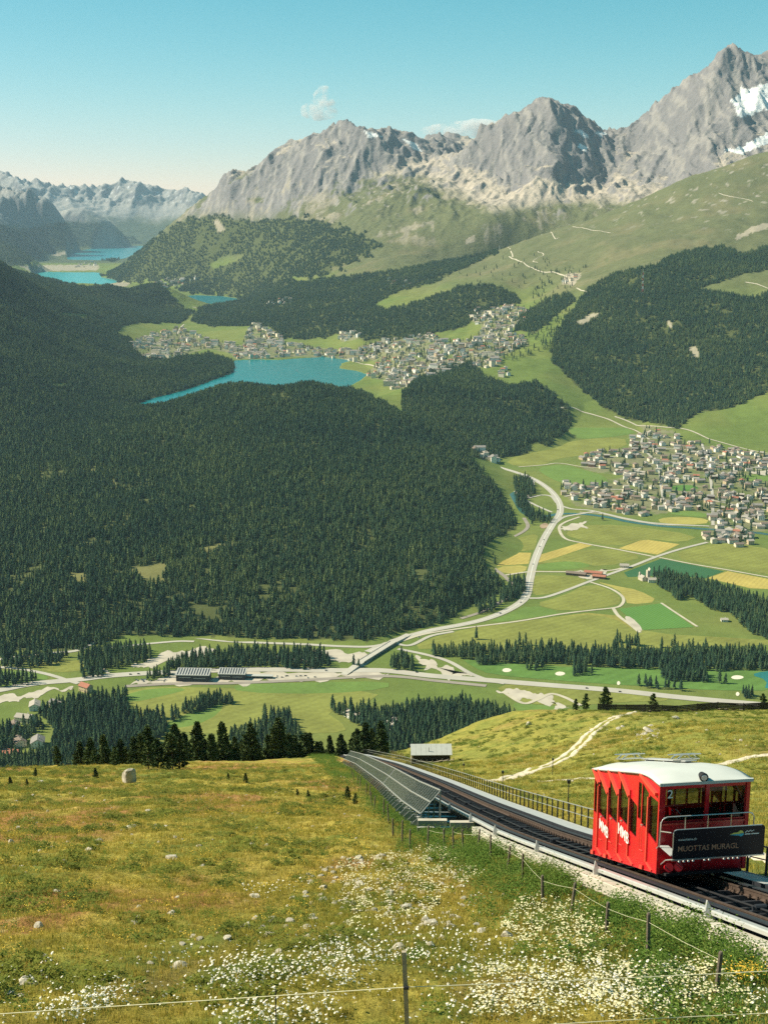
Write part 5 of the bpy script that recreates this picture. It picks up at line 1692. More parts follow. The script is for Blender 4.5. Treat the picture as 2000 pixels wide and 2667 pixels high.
def near_ribbon(name, pts, width, m, off=0.0, dz=.05):
    w = [fhit(*p).to_2d() for p in pts]
    c = catmull(w, 10)
    PATHPTS.extend([(p.x, p.y, width / 2 + abs(off) * 1.0) for p in c])
    vs, n = [], 5
    rr = random.Random(len(pts))
    for i, p in enumerate(c):
        d = (c[min(i + 1, len(c) - 1)] - c[max(i - 1, 0)]).normalized()
        s = Vector((-d.y, d.x))
        ww = width * (1 + .22 * math.sin(i * 1.3) * rr.random())
        for k in range(n):
            q = p + s * (off + ww * (k / (n - 1) - .5))
            vs.append((q.x, q.y, gz(q.x, q.y) + dz + (0 if 0 < k < n - 1 else -.12)))
    fs = [(n * i + k, n * i + k + 1, n * (i + 1) + k + 1, n * (i + 1) + k) for i in range(len(c) - 1) for k in range(n - 1)]
    me = bpy.data.meshes.new(name); me.from_pydata(vs, [], fs); me.update()
    if me.polygons[0].normal.z < 0:
        me.flip_normals()
    return struct(name, me, m)


PATH = [(1268, 2036), (1302, 2031), (1370, 2013), (1438, 1990), (1483, 1963), (1519, 1931), (1555, 1897), (1600, 1869)]
near_ribbon('footpath', PATH, 1.1, M_path, .72)
near_ribbon('footpath', PATH, 1.1, M_path, -.72)
near_ribbon('footpath', [(1262, 2036), (1285, 2034), (1330, 2026), (1372, 2012)], 2.2, M_path, 0, .07)
near_ribbon('footpath', [(1590, 1872), (1640, 1858), (1693, 1848), (1760, 1842), (1814, 1841), (1880, 1843), (1940, 1848)], 1.6, M_path)
near_ribbon('footpath', [(1400, 2036), (1460, 2033), (1524, 2028), (1600, 2020), (1700, 2008), (1850, 1990), (1930, 1978), (2010, 1966), (2060, 1958)], 1.9, M_path)
near_ribbon('footpath', [(1930, 2218), (1970, 2226), (2020, 2240), (2060, 2250)], 1.5, M_path)

# ------------------------------------------------------------------ rocks
M_rock = mat('pale_gneiss', (0.40, 0.36, 0.285), .9, .28, 2.2, bump=.5, bscale=9)


def rock_mesh(seed, flat=.6):
    bm = bmesh.new()
    bmesh.ops.create_icosphere(bm, subdivisions=3, radius=.5)
    rr = random.Random(seed)
    pl = [(Vector((rr.gauss(0, 1), rr.gauss(0, 1), rr.gauss(0, .8))).normalized(), rr.uniform(.26, .46)) for _ in range(18)]
    for v in bm.verts:
        for n, d in pl:
            e = v.co.dot(n) - d
            if e > 0:
                v.co -= n * e * .92
        q = v.co
        v.co = q * (1 + .05 * math.sin(q.x * 17 + seed) * math.sin(q.y * 15) + .03 * math.sin(q.z * 31 + q.x * 23))
        v.co.z *= flat
    me = bpy.data.meshes.new('rock'); bm.to_mesh(me); bm.free()
    me.materials.append(M_rock)
    return me


RK = [rock_mesh(i, f) for i, f in enumerate((.9, .6, .45, .7, .55, .35, .8, .5))]
BIG = rock_mesh(77, 1.0)
ROCKS = []
za = lambda x, y, w: (x / 1.659, 2000 + y / 1.659, w / 1.659)
zb = lambda x, y, w: (1000 + x / 1.659, 2200 + y / 1.659, w / 1.659)
zc = lambda x, y, w: (850 + x / 2.212, 1850 + y / 2.212, w / 2.212)
zd = lambda x, y, w: (1000 + x / 1.659, 1600 + y / 1.659, w / 1.659)
for cv, ls in ((za, ((170, 690, 55), (570, 265, 65), (385, 358, 40), (745, 396, 75), (50, 325, 35), (280, 408, 28), (305, 112, 22), (145, 122, 20), (175, 64, 35), (310, 70, 30), (375, 92, 18), (490, 214, 25), (770, 565, 28), (600, 648, 35), (745, 636, 50),
                     (580, 674, 50), (790, 765, 38), (785, 710, 22), (875, 785, 28), (735, 800, 20), (865, 745, 40), (600, 830, 22), (650, 845, 35), (640, 884, 22), (335, 912, 35), (190, 895, 35), (130, 936, 100), (40, 975, 60), (90, 985, 40), (1060, 698, 95), (1135, 696, 40),
                     (1180, 660, 60), (1105, 664, 60), (1170, 730, 70), (980, 740, 50), (1100, 562, 60), (1395, 526, 55), (1560, 506, 50), (1550, 394, 45), (1640, 400, 40), (780, 866, 90), (870, 845, 45), (975, 866, 25), (1245, 602, 24), (80, 262, 28), (430, 318, 45), (640, 188, 28), (1325, 815, 30), (5, 716, 22), (600, 602, 30), (940, 712, 22), (1500, 668, 36), (1350, 655, 60), (1530, 625, 40))),
               (zb, ((30, 212, 50), (95, 278, 70), (230, 245, 30), (150, 370, 46), (205, 345, 84), (290, 358, 60), (160, 268, 36), (65, 452, 70), (418, 378, 52), (400, 352, 40), (250, 408, 42), (530, 396, 60), (345, 270, 40), (330, 184, 38), (380, 104, 38), (515, 220, 25), (845, 303, 40), (200, 436, 44), (440, 436, 32), (50, 330, 60), (20, 250, 50), (262, 300, 40), (110, 345, 40))),
               (zc, ((190, 855, 60), (200, 885, 40), (300, 856, 90), (600, 866, 60), (840, 912, 35), (190, 1006, 70), (300, 1000, 40), (370, 1076, 60), (380, 1116, 70), (580, 1096, 60), (640, 1100, 44), (160, 1166, 60), (780, 1016, 34), (790, 1086, 46), (920, 926, 40), (760, 1196, 44), (1190, 1118, 40), (1015, 1070, 30), (480, 990, 60), (420, 960, 40))),
               (zd, ((1258, 450, 42), (1140, 505, 60), (1165, 528, 26), (1150, 485, 34), (1125, 520, 30), (1395, 504, 26), (1540, 548, 20), (1095, 524, 18), (1012, 498, 30), (1030, 488, 22), (625, 478, 36), (1205, 470, 14), (905, 606, 12), (1300, 620, 12), (1580, 578, 14), (1450, 610, 12), (1350, 430, 14), (690, 780, 14)))):
    ROCKS += [cv(*q) for q in ls]
rr = random.Random(31)
nseen = {}
for px, py, w in ROCKS:
    p = fhit(px, py)
    dep = p.y * CP - (p.z - CZ) * SP
    wid = max(w / FPX * dep, .12)
    if abs(p.x - float(track_x(p.y))) < 3.4:
        continue
    k = rr.randrange(8)
    sz = 'large' if wid > 1.0 else ('middling' if wid > .5 else 'small')
    sh = ('upright', 'blocky', 'flat slab-like', 'angular', 'low', 'slab-like', 'rounded', 'flattish')[k]
    where = ('among the daisies near the wire' if py > 2460 else 'in the stony patch left of the track' if px > 1000 and py > 2150 else 'on the right hillside by the path' if px > 1000 else 'high on the left slope near the pines' if py < 2080 else 'in the middle of the left slope' if py < 2300 else 'low on the left slope')
    side = 'far left' if px < 250 else 'left' if px < 500 else 'centre-left' if px < 800 else 'centre' if px < 1150 else 'right of centre' if px < 1500 else 'far right'
    o = link('rock', RK[k], None)
    tag(o, '%s %s pale rock %s, %s' % (sz, sh, where, side), 'rock', 'pale rocks on the hillside')
    o.location = (p.x, p.y, p.z + wid * .07)
    o.rotation_euler = (rr.uniform(-.2, .2), rr.uniform(-.2, .2), rr.uniform(0, 6.28))
    o.scale = (wid * rr.uniform(.95, 1.15), wid * rr.uniform(.7, 1.0), wid * rr.uniform(.6, .9))
p = fhit(340, 2038)
o = link('boulder', BIG, None)
tag(o, 'big upright pale boulder on the upper left slope', 'boulder')
o.location = (p.x, p.y, p.z + .62); o.rotation_euler = (.1, -.12, .6); o.scale = (2.15, 1.7, 2.2)

# loose small stones
def scatter_px(n, poly, seed, ymax=250):
    """random places, even over the ground, whose picture falls inside an outline of the photo"""
    r = np.random.default_rng(seed)
    out = []
    got = 0
    ax = np.array(poly, float)
    ysr = [fhit(float(np.clip(a[0], -100, 2100)), float(min(a[1], 2690))).y for a in poly]
    y0, y1 = max(min(ysr) * .9, 12), min(max(ysr) * 1.1, ymax)
    for _ in range(60):
        Y = np.sqrt(r.uniform(y0 ** 2, y1 ** 2, 4000)); U = r.uniform(-.36, .36, 4000)
        X = U * Y; Z = ground_z(X, Y)
        px, py = project(X, Y, Z)
        k = in_poly(px, py, poly)
        out.append(np.stack([X, Y, Z], 1)[k]); got += int(k.sum())
        if got > n:
            break
    return np.concatenate(out)[:n]


ST = proto_coll('stone', [rock_mesh(200 + i, .6) for i in range(4)], M_rock)
pts = np.concatenate([scatter_px(160, [(830, 2240), (1150, 2210), (1250, 2300), (1200, 2400), (1000, 2480), (850, 2440), (700, 2440), (760, 2330)], 1), scatter_px(220, [(0, 2080), (900, 2020), (1000, 2300), (800, 2500), (0, 2640)], 2), scatter_px(90, [(1100, 1960), (1500, 1860), (2000, 1860), (2000, 2100), (1300, 2060)], 3),
                      scatter_px(120, [(1650, 1900), (1720, 1890), (1720, 1925), (1660, 1935)], 4)])
instancer('loose_stones', pts, rng.uniform(.08, .34, len(pts)), rng.uniform(0, 6.28, len(pts)), rng.integers(0, 4, len(pts)), ST, 'scattered small pale stones in the hillside grass', 'stones')

# ------------------------------------------------------------------ grass, herbs, shrubs, flowers
def leaf_mat(name, c1, c2, c3=None, scale=.35, lo=.9, hi=2.6):
    m = tree_mat(name, c1, c2, c3 or c2)
    for n in m.node_tree.nodes:
        if n.type == 'TEX_NOISE':
            n.inputs['Scale'].default_value = scale
    b = m.node_tree.nodes['Principled BSDF']
    b.inputs['Roughness'].default_value = .8
    # thin blades let some light through
    tr = m.node_tree.nodes.new('ShaderNodeBsdfTranslucent'); mx = m.node_tree.nodes.new('ShaderNodeMixShader'); mx.inputs[0].default_value = .35
    col = b.inputs['Base Color'].links[0].from_socket
    L = m.node_tree.links.new
    L(col, tr.inputs[0]); L(b.outputs[0], mx.inputs[1]); L(tr.outputs[0], mx.inputs[2])
    L(mx.outputs[0], m.node_tree.nodes['Material Output'].inputs[0])
    return m


M_grass = leaf_mat('grass_blades', (0.22, 0.235, 0.042), (0.40, 0.34, 0.062), (0.56, 0.43, 0.12), .22)
M_herb = leaf_mat('herb_leaves', (0.085, 0.165, 0.030), (0.135, 0.225, 0.042), (0.21, 0.27, 0.06), .5)
M_shrub = leaf_mat('dwarf_shrub_leaves', (0.085, 0.125, 0.025), (0.165, 0.190, 0.035), (0.24, 0.25, 0.045), .3)


def tuft(seed, nb, h, spread, wid):
    rr = random.Random(seed); v, f, c = [], [], []
    for i in range(nb):
        a = rr.uniform(0, 6.28); q = spread * math.sqrt(rr.random())
        x, y = q * math.cos(a), q * math.sin(a)
        hh = h * rr.uniform(.5, 1.1); la = rr.uniform(0, 6.28); le = hh * rr.uniform(.1, .55)
        pa = rr.uniform(0, 3.14); wx, wy = wid * math.cos(pa), wid * math.sin(pa)
        b = len(v); t = rr.random()
        mx_, my_ = x + le * .35 * math.cos(la), y + le * .35 * math.sin(la)
        v += [(x - wx, y - wy, -.04), (x + wx, y + wy, -.04), (mx_ + wx * .8, my_ + wy * .8, hh * .6), (mx_ - wx * .8, my_ - wy * .8, hh * .6), (x + le * math.cos(la), y + le * math.sin(la), hh)]
        c += [t] * 5
        f += [(b, b + 1, b + 2), (b, b + 2, b + 3), (b + 3, b + 2, b + 4)]
    return tri_mesh('grass_tuft', v, f, c)


def herb(seed, ns, h, spread, lw):
    """leafy stems"""
    rr = random.Random(seed); v, f, c = [], [], []
    for i in range(ns):
        a = rr.uniform(0, 6.28); q = spread * math.sqrt(rr.random())
        x, y = q * math.cos(a), q * math.sin(a); hh = h * rr.uniform(.6, 1.1); lx, ly = rr.gauss(0, .12) * hh, rr.gauss(0, .12) * hh
        t = rr.random()
        nl = 7
        for k in range(nl):
            tt = (k + .6) / nl; px_, py_, pz_ = x + lx * tt, y + ly * tt, hh * tt
            an = k * 2.4 + rr.uniform(0, 1); ll = lw * (1.3 - .8 * tt) * rr.uniform(.7, 1.2)
            dx_, dy_ = math.cos(an), math.sin(an)
            b = len(v)
            v += [(px_, py_, pz_), (px_ + dx_ * ll * .5 - dy_ * ll * .2, py_ + dy_ * ll * .5 + dx_ * ll * .2, pz_ + ll * .32), (px_ + dx_ * ll, py_ + dy_ * ll, pz_ + ll * .12), (px_ + dx_ * ll * .5 + dy_ * ll * .2, py_ + dy_ * ll * .5 - dx_ * ll * .2, pz_ + ll * .32)]
            c += [t] * 4; f += [(b, b + 1, b + 2), (b, b + 2, b + 3)]
    return tri_mesh('herb', v, f, c)


def cushion(seed, n, r, h, lw):
    """low shrub: small leaves spread through a dome"""
    rr = random.Random(seed); v, f, c = [], [], []
    lob = [(rr.gauss(0, r * .5), rr.gauss(0, r * .4), rr.uniform(.4, 1) * h, rr.uniform(.35, .7) * r) for _ in range(5)]
    for i in range(n):
        lx, ly, lh, lr = rr.choice(lob)
        a = rr.uniform(0, 6.28); e = math.acos(rr.uniform(0.0, 1)); q = rr.uniform(.7, 1.05)
        x, y, z = lx + lr * q * math.sin(e) * math.cos(a), ly + lr * q * math.sin(e) * math.sin(a), lh * q * math.cos(e)
        an = rr.uniform(0, 6.28); el = rr.uniform(-.2, .9); ll = lw * rr.uniform(.6, 1.3)
        dx_, dy_, dz_ = math.cos(an) * math.cos(el), math.sin(an) * math.cos(el), math.sin(el)
        b = len(v)
        v += [(x - dy_ * ll * .3, y + dx_ * ll * .3, z), (x + dy_ * ll * .3, y - dx_ * ll * .3, z), (x + dx_ * ll, y + dy_ * ll, z + dz_ * ll)]
        c += [rr.random()] * 3; f.append((b, b + 1, b + 2))
    return tri_mesh('dwarf_shrub', v, f, c)


GT = proto_coll('grass_tuft', [tuft(400 + i, 20, .135, .18, .008) for i in range(6)], M_grass)
HT = proto_coll('herb', [herb(450 + i, 14, .50, .30, .085) for i in range(5)], M_herb)
CT = proto_coll('dwarf_shrub', [cushion(480 + i, 420, .55, .30, .085) for i in range(5)], M_shrub)


_PP = None


def on_path(X, Y):
    a = np.array(PATHPTS)
    d = np.full(X.shape, 1e9)
    for i in range(0, len(X), 20000):
        q = np.hypot((X[i:i + 20000, None] - a[None, :, 0]), (Y[i:i + 20000, None] - a[None, :, 1]) * .6) - a[None, :, 2] * 1.0
        d[i:i + 20000] = q.min(1)
    return d < .12


def hill_scatter(density, y0, y1, seed, keep=None):
    r = np.random.default_rng(seed)
    n = int(density * .355 * (y1 ** 2 - y0 ** 2))
    Y = np.sqrt(r.uniform(y0 ** 2, y1 ** 2, n)); X = r.uniform(-.355, .355, n) * Y
    dx = X - track_x(Y)
    k = np.abs(dx) > 3.0
    k &= ~on_path(X, Y)
    if keep is not None:
        k &= keep(X, Y, dx, r)
    X, Y = X[k], Y[k]
    return np.stack([X, Y, ground_z(X, Y)], 1)


g1 = hill_scatter(19, 13, 46, 1); g2 = hill_scatter(6, 46, 90, 2); g3 = hill_scatter(1.4, 90, 200, 3)
pts = np.concatenate([g1, g2, g3]); s = np.concatenate([np.full(len(g1), .8), np.full(len(g2), 1.15), np.full(len(g3), 1.6)]) * rng.uniform(.6, 1.4, len(pts))
instancer('meadow_grass', pts, s, rng.uniform(0, 6.28, len(pts)), rng.integers(0, 6, len(pts)), GT, 'short dry yellow-green grass covering the hillside', 'grass')
print('grass', len(pts))
h1 = hill_scatter(7, 17, 130, 5, lambda X, Y, dx, r: (dx > -7.6) & (dx < -2.6) & (r.random(len(X)) < np.interp(dx, [-7.6, -5.6, -4.2, -2.6], [.03, .25, .8, 1]) * np.interp(Y, [17, 90, 130], [1, .7, .15])) & (fbm(X / 2.2, Y / 4, 2) > -.12))
h2 = hill_scatter(1.2, 15, 60, 6, lambda X, Y, dx, r: (dx < -6) & (fbm(X / 3 + 8, Y / 4, 3) > .22))
h3 = hill_scatter(.8, 120, 290, 7, lambda X, Y, dx, r: (dx > -9) & (dx < -4.4))
h4 = hill_scatter(1.0, 60, 290, 8, lambda X, Y, dx, r: (dx > 5) & (fbm(X / 7 + 3, Y / 9, 3) > .3))
pts = np.concatenate([h1, h2, h3, h4]); s = np.concatenate([rng.uniform(.9, 1.7, len(h1)), rng.uniform(.5, .9, len(h2)), rng.uniform(.8, 1.8, len(h3)), rng.uniform(.7, 1.4, len(h4))])
instancer('tall_herbs', pts, s, rng.uniform(0, 6.28, len(pts)), rng.integers(0, 5, len(pts)), HT, 'lush bright green herbs along the left side of the track', 'herbs')
print('herbs', len(pts))
c1 = hill_scatter(1.1, 22, 180, 9, lambda X, Y, dx, r: (dx < -8) & (fbm(X / 7.5 + 12, Y / 3.6, 3) + r.uniform(-.08, .08, len(X)) > .13))
c2 = hill_scatter(.45, 70, 290, 10, lambda X, Y, dx, r: (dx > 6) & (fbm(X / 6 + 2, Y / 4.5, 3) + r.uniform(-.1, .1, len(X)) > .10))
pts = np.concatenate([c1, c2])
instancer('dwarf_shrubs', pts, rng.uniform(.5, 1.35, len(pts)), rng.uniform(0, 6.28, len(pts)), rng.integers(0, 5, len(pts)), CT, 'low cushions of dwarf shrubs on the hillside', 'shrubs')
print('shrubs', len(pts))

M_petal = mat('daisy_petals', (0.80, 0.78, 0.70), .8, .04, 30)
M_eye = mat('daisy_eye', (0.62, 0.42, 0.06), .8, .08, 30)
M_cream = mat('yarrow_cream', (0.60, 0.55, 0.33), .85, .1, 20)
M_yel = mat('hawkbit_yellow', (0.66, 0.44, 0.05), .8, .08, 20)


def daisy(seed, nf, h, r, spread, eye=True):
    rr = random.Random(seed); a = MB()
    for i in range(nf):
        x, y = rr.gauss(0, spread), rr.gauss(0, spread); hh = h * rr.uniform(.6, 1.15); q = r * rr.uniform(.8, 1.2)
        tx, ty = rr.gauss(-.25, .3), rr.gauss(-.25, .3)
        n = 9
        ring = []
        for k in range(n * 2):
            an = math.pi * k / n; qq = q * (1 if k % 2 == 0 else .62)
            ox, oy = qq * math.cos(an), qq * math.sin(an)
            ring.append((x + ox, y + oy, hh + ox * tx + oy * ty - .004))
        a.add(ring + [(x, y, hh)], [(k, (k + 1) % (2 * n), 2 * n) for k in range(2 * n)], 0)
        if eye:
            a.add([(x + q * .3 * math.cos(t_), y + q * .3 * math.sin(t_), hh + .006 + q * .3 * (math.cos(t_) * tx + math.sin(t_) * ty)) for t_ in (0, 1.05, 2.1, 3.15, 4.2, 5.25)], [(0, 1, 2, 3, 4, 5)], 1)
        a.add([(x - .003, y, 0), (x + .003, y, 0), (x + .003, y, hh - .006), (x - .003, y, hh - .006)], [(0, 1, 2, 3)], 2)
    me = a.mesh('daisy')
    for m in (M_petal, M_eye, M_herb):
        me.materials.append(m)
    return me


DA = proto_coll('daisy', [daisy(600 + i, 3, .30, .027, .16) for i in range(5)], None or M_petal)
FL = [(520, [(490, 2545), (600, 2520), (760, 2500), (900, 2478), (1000, 2470), (1005, 2515), (880, 2540), (760, 2582), (560, 2592)]), (260, [(0, 2667), (150, 2640), (330, 2588), (352, 2606), (230, 2667)]), (240, [(560, 2690), (700, 2622), (860, 2620), (900, 2690)]),
      (200, [(1010, 2490), (1150, 2450), (1290, 2478), (1400, 2500), (1260, 2530), (1020, 2525)]), (330, [(1060, 2552), (1200, 2540), (1420, 2520), (1600, 2530), (1850, 2518), (1862, 2552), (1650, 2582), (1500, 2602), (1250, 2590)]),
      (620, [(1080, 2650), (1300, 2580), (1500, 2555), (1700, 2575), (2010, 2592), (2010, 2645), (1800, 2625), (1560, 2645), (1200, 2680)]), (90, [(850, 2560), (930, 2545), (930, 2580), (860, 2590)]), (120, [(900, 2300), (1200, 2280), (1300, 2400), (1000, 2440)]), (100, [(400, 2560), (700, 2540), (1000, 2560), (700, 2640), (300, 2640)]), (60, [(650, 2320), (790, 2310), (800, 2335), (660, 2345)])]
pts = np.concatenate([scatter_px(int(n * .40), pl, 700 + i) for i, (n, pl) in enumerate(FL)] + [scatter_px(240, [(0, 2520), (1000, 2420), (2000, 2500), (2000, 2680), (0, 2680)], 799)])
kp = fbm(pts[:, 0] / .9, pts[:, 1] / 1.1, 2) > -.28
pts = pts[kp]
instancer('daisies', pts, rng.uniform(.75, 1.3, len(pts)), rng.uniform(0, 6.28, len(pts)), rng.integers(0, 5, len(pts)), DA, 'drifts of white daisies along the bottom of the slope', 'daisies')


def small_flower(seed, m, r):
    a = MB(); rr = random.Random(seed)
    for i in range(7):
        x, y, hh = rr.gauss(0, .12), rr.gauss(0, .12), rr.uniform(.1, .3)
        a.add([(x + r * math.cos(t), y + r * math.sin(t), hh + rr.uniform(-.01, .01)) for t in (0, 1.05, 2.1, 3.15, 4.2, 5.25)], [(0, 1, 2, 3, 4, 5)])
    me = a.mesh('blossom'); me.materials.append(m)
    return me


YA = proto_coll('yarrow', [small_flower(640 + i, M_cream, .026) for i in range(3)], M_cream)
pts = np.concatenate([scatter_px(170, [(1350, 2350), (1480, 2340), (1620, 2470), (1700, 2530), (1500, 2550), (1400, 2500), (1300, 2440)], 760), scatter_px(260, [(880, 2250), (1150, 2210), (1250, 2290), (1100, 2400), (900, 2420)], 761), scatter_px(300, [(1240, 2540), (1900, 2520), (1990, 2667), (1240, 2667)], 762)])
instancer('cream_flowers', pts, rng.uniform(.7, 1.3, len(pts)), rng.uniform(0, 6.28, len(pts)), rng.integers(0, 3, len(pts)), YA, 'pale cream flowering patches left of the track', 'flowers')
YB = proto_coll('hawkbit', [small_flower(660 + i, M_yel, .018) for i in range(3)], M_yel)
pts = np.concatenate([scatter_px(150, [(1905, 2545), (1950, 2535), (1975, 2550), (1930, 2562)], 770), scatter_px(700, [(0, 2150), (900, 2080), (1000, 2300), (700, 2480), (0, 2560)], 771)])
instancer('yellow_flowers', pts, rng.uniform(.6, 1.2, len(pts)), rng.uniform(0, 6.28, len(pts)), rng.integers(0, 3, len(pts)), YB, 'sparse small yellow flowers in the grass', 'flowers')

# ------------------------------------------------------------------ pines on the brow
def pine(seed, h, r, levels, fat):
    """stone pine: whorls of branches carrying needle clumps"""
    rr = random.Random(seed); v, f, c = [], [], []
    tr_ = MB(); lean = (rr.gauss(0, .03) * h, rr.gauss(0, .03) * h)
    tr_.tube([(0, 0, -1.2), (lean[0] * .5, lean[1] * .5, h * .5), (lean[0], lean[1], h * .93)], [h * .022, h * .014, .03], 7)
    for k in range(levels):
        t = (k + rr.uniform(-.3, .3)) / levels; t = min(max(t, 0), .985)
        z = h * (.10 + .88 * t); R = r * (max(1 - t ** (1.5 + fat), .08)) * rr.uniform(.75, 1.15) * (.72 + .28 * min(t * 6, 1))
        nb = rr.choice((4, 5, 6))
        for b_ in range(nb):
            a = rr.uniform(0, 6.28); q = R * rr.uniform(.65, 1.1)
            bx, by = lean[0] * t, lean[1] * t
            if rr.random() < .35:
                tr_.tube([(bx, by, z - .05 * h), (bx + q * .8 * math.cos(a), by + q * .8 * math.sin(a), z)], [.05, .02], 4, caps=False)
            for j in range(4):
                s_ = (.35 + .65 * (j + rr.random()) / 4) * q
                x, y = bx + s_ * math.cos(a + rr.gauss(0, .16)), by + s_ * math.sin(a + rr.gauss(0, .16))
                zz = z + rr.gauss(0, .02) * h + .10 * s_
                cr = h * .050 * rr.uniform(.7, 1.35)
                tone = rr.random()
                for g in range(7):
                    d = Vector((rr.gauss(0, 1), rr.gauss(0, 1), rr.gauss(.35, .7))).normalized()
                    e = d.cross(Vector((rr.gauss(0, 1), rr.gauss(0, 1), rr.gauss(0, 1)))).normalized()
                    b0 = len(v); o = Vector((x, y, zz)); ww = cr * .33
                    v += [tuple(o - e * ww), tuple(o + e * ww), tuple(o + d * cr * 1.25 + e * ww * .6), tuple(o + d * cr * 1.25 - e * ww * .6)]
                    c += [tone] * 4; f += [(b0, b0 + 1, b0 + 2), (b0, b0 + 2, b0 + 3)]
    me = tri_mesh('crown', v, f, c); me.materials.append(M_pine)
    tm = tr_.mesh('trunk'); tm.materials.append(M_bark)
    return me, tm


PN = [pine(810 + i, hh, rr_, lv, ft) for i, (hh, rr_, lv, ft) in enumerate(((11, 2.5, 17, .2), (9, 2.4, 15, .6), (13, 2.9, 19, .1), (7, 2.2, 13, .9), (10, 2.0, 16, 0), (5, 1.5, 11, .3)))]
PW = ('tall full', 'medium rounded', 'tallest dense', 'low bushy', 'slim', 'young small')
pr = random.Random(17)
BP = []
for px in range(200, 1010, 10):
    px = px + pr.uniform(-5, 5)
    u = float(u_of(px, 1980)); yb = float(np.interp(u, [-0.45, -0.3, -0.22, -0.1, -0.045, 0.0], [160, 168, 190, 228, 262, 275]))
    dens = 1.0 if 280 < px < 1000 else .6
    for k in range(3):
        if pr.random() < dens:
            BP.append((u, yb + pr.uniform(14, 60 if k == 0 else 130), pr.choice((0, 1, 2, 4, 1, 3)) if px > 330 else pr.choice((1, 3, 5, 4)), .56 if k < 2 else .62))
for px, py, k, s in ((388, 2003, 5, .9), (412, 2000, 3, .6), (450, 2005, 5, 1.1), (470, 2004, 5, .8), (300, 1995, 5, .7), (94, 2022, 5, .22), (28, 2046, 5, .2), (72, 2048, 5, .17), (775, 2072, 5, .14), (803, 2078, 5, .16), (905, 2085, 5, .26), (925, 2095, 5, .2), (595, 2030, 5, .16), (150, 1990, 5, .6), (1580, 1838, 1, .72), (1524, 1840, 5, .9), (1700, 1838, 3, .5), (1498, 1850, 5, .5), (1985, 1836, 3, .45),
                     (965, 1962, 2, .5), (950, 1960, 0, .6), (990, 1955, 1, .6), (935, 1962, 4, .6), (250, 2030, 5, .25), (640, 2038, 5, .2)):
    p = fhit(px, py)
    BP.append((p.x / p.y, p.y, k, s, (px, py)))
for q in BP:
    u, Y, k, s0 = q[:4]
    X = u * Y
    s = s0 * pr.uniform(.85, 1.2)
    z = gz(X, Y) if Y < 365 else float(tz(X, Y))
    px = project(X, Y, z)[0]
    if len(q) > 4 and k == 5 and s0 < .7:
        lab = 'small young pine alone in the grass, %s' % ('far left' if px < 200 else 'left of centre' if px < 700 else 'near the solar panels' if px < 1000 else 'on the right brow')
        nm = 'young_pine'
    else:
        lab = '%s stone pine on the brow, %s' % (PW[k], ('left of the boulder' if px < 310 else 'behind the boulder' if px < 380 else 'just right of the boulder' if px < 450 else 'under the meadow tree row' if px < 520 else 'left of the belt middle' if px < 600 else 'in the belt middle' if px < 680 else 'right of the belt middle' if px < 760 else 'left of the farmhouses' if px < 850 else 'below the farmhouses' if px < 920 else 'beside the top of the track' if px < 1050 else 'by the dark fence') + (', front row' if Y < 260 else ', middle row' if Y < 330 else ', back row'))
        nm = 'stone_pine'
    t = thing(nm, lab, 'tree', (X, Y, z - .1), pr.uniform(0, 6.28), 'pines along the brow of the hill')
    t.scale = (s, s, s)
    link('crown', PN[k][0], None, t); link('trunk', PN[k][1], None, t)

# ------------------------------------------------------------------ funicular track
M_conc = mat('concrete_ledge', (0.46, 0.42, 0.34), .9, .16, 1.2, bump=.25, bscale=8)
M_steel_l = mat('galvanised_steel', (0.50, 0.50, 0.47), .45, .08, 2.0, metal=.35)
M_steel_d = mat('painted_dark_steel', (0.028, 0.031, 0.038), .5, .15, 2.0, spec=.35)
M_rail = mat('rusty_rail', (0.10, 0.070, 0.055), .6, .25, 4.0, metal=.3)
M_grate = mat('walkway_grating', (0.42, 0.43, 0.42), .6, .10, 3.0, metal=.2)
M_rubber = mat('black_rubber', (0.018, 0.018, 0.020), .7, .1, 4.0)


def T(Y, l, h):
    return Vector((float(track_x(Y)) + l, Y, float(track_z(Y)) + h))


YS = [14, 20, 26, 32, 38, 44, 50, 56, 62, 68, 76, 84, 94, 104, 116, 130, 145, 160, 175, 190, 205, 220, 235, 248, 258, 266, 274, 282, 292, 305]


def sweep(mb, ys, prof, mi=0, step=None):
    """profile (l, h) carried along the track"""
    n = len(prof)
    vs = [T(y, l, h) for y in ys for l, h in prof]
    fs = []
    for i in range(len(ys) - 1):
        for k in range(n):
            j = (k + 1) % n
            fs.append((i * n + k, (i + 1) * n + k, (i + 1) * n + j, i * n + j))
    fs.append(tuple(range(n))); fs.append(tuple(range((len(ys) - 1) * n, len(ys) * n))[::-1])
    mb.add(vs, fs, mi)
    return mb


def rect(l0, l1, h0, h1):
    return [(l0, h0), (l0, h1), (l1, h1), (l1, h0)]


def upto(a, b):
    return [a] + [y for y in YS if a < y < b] + [b]


trk = thing('funicular_track', 'dark steel funicular track with rusty rails running down the hillside', 'railway', T(60, 0, -1.0))
TINV = Matrix.Translation(trk.location).inverted()


def tbuild(mb, name, m, smooth=False, parent=trk, **kw):
    me = mb.mesh(name, smooth); me.transform(Matrix.Translation(-Vector(parent.location)))
    return link(name, me, m, parent, **kw)


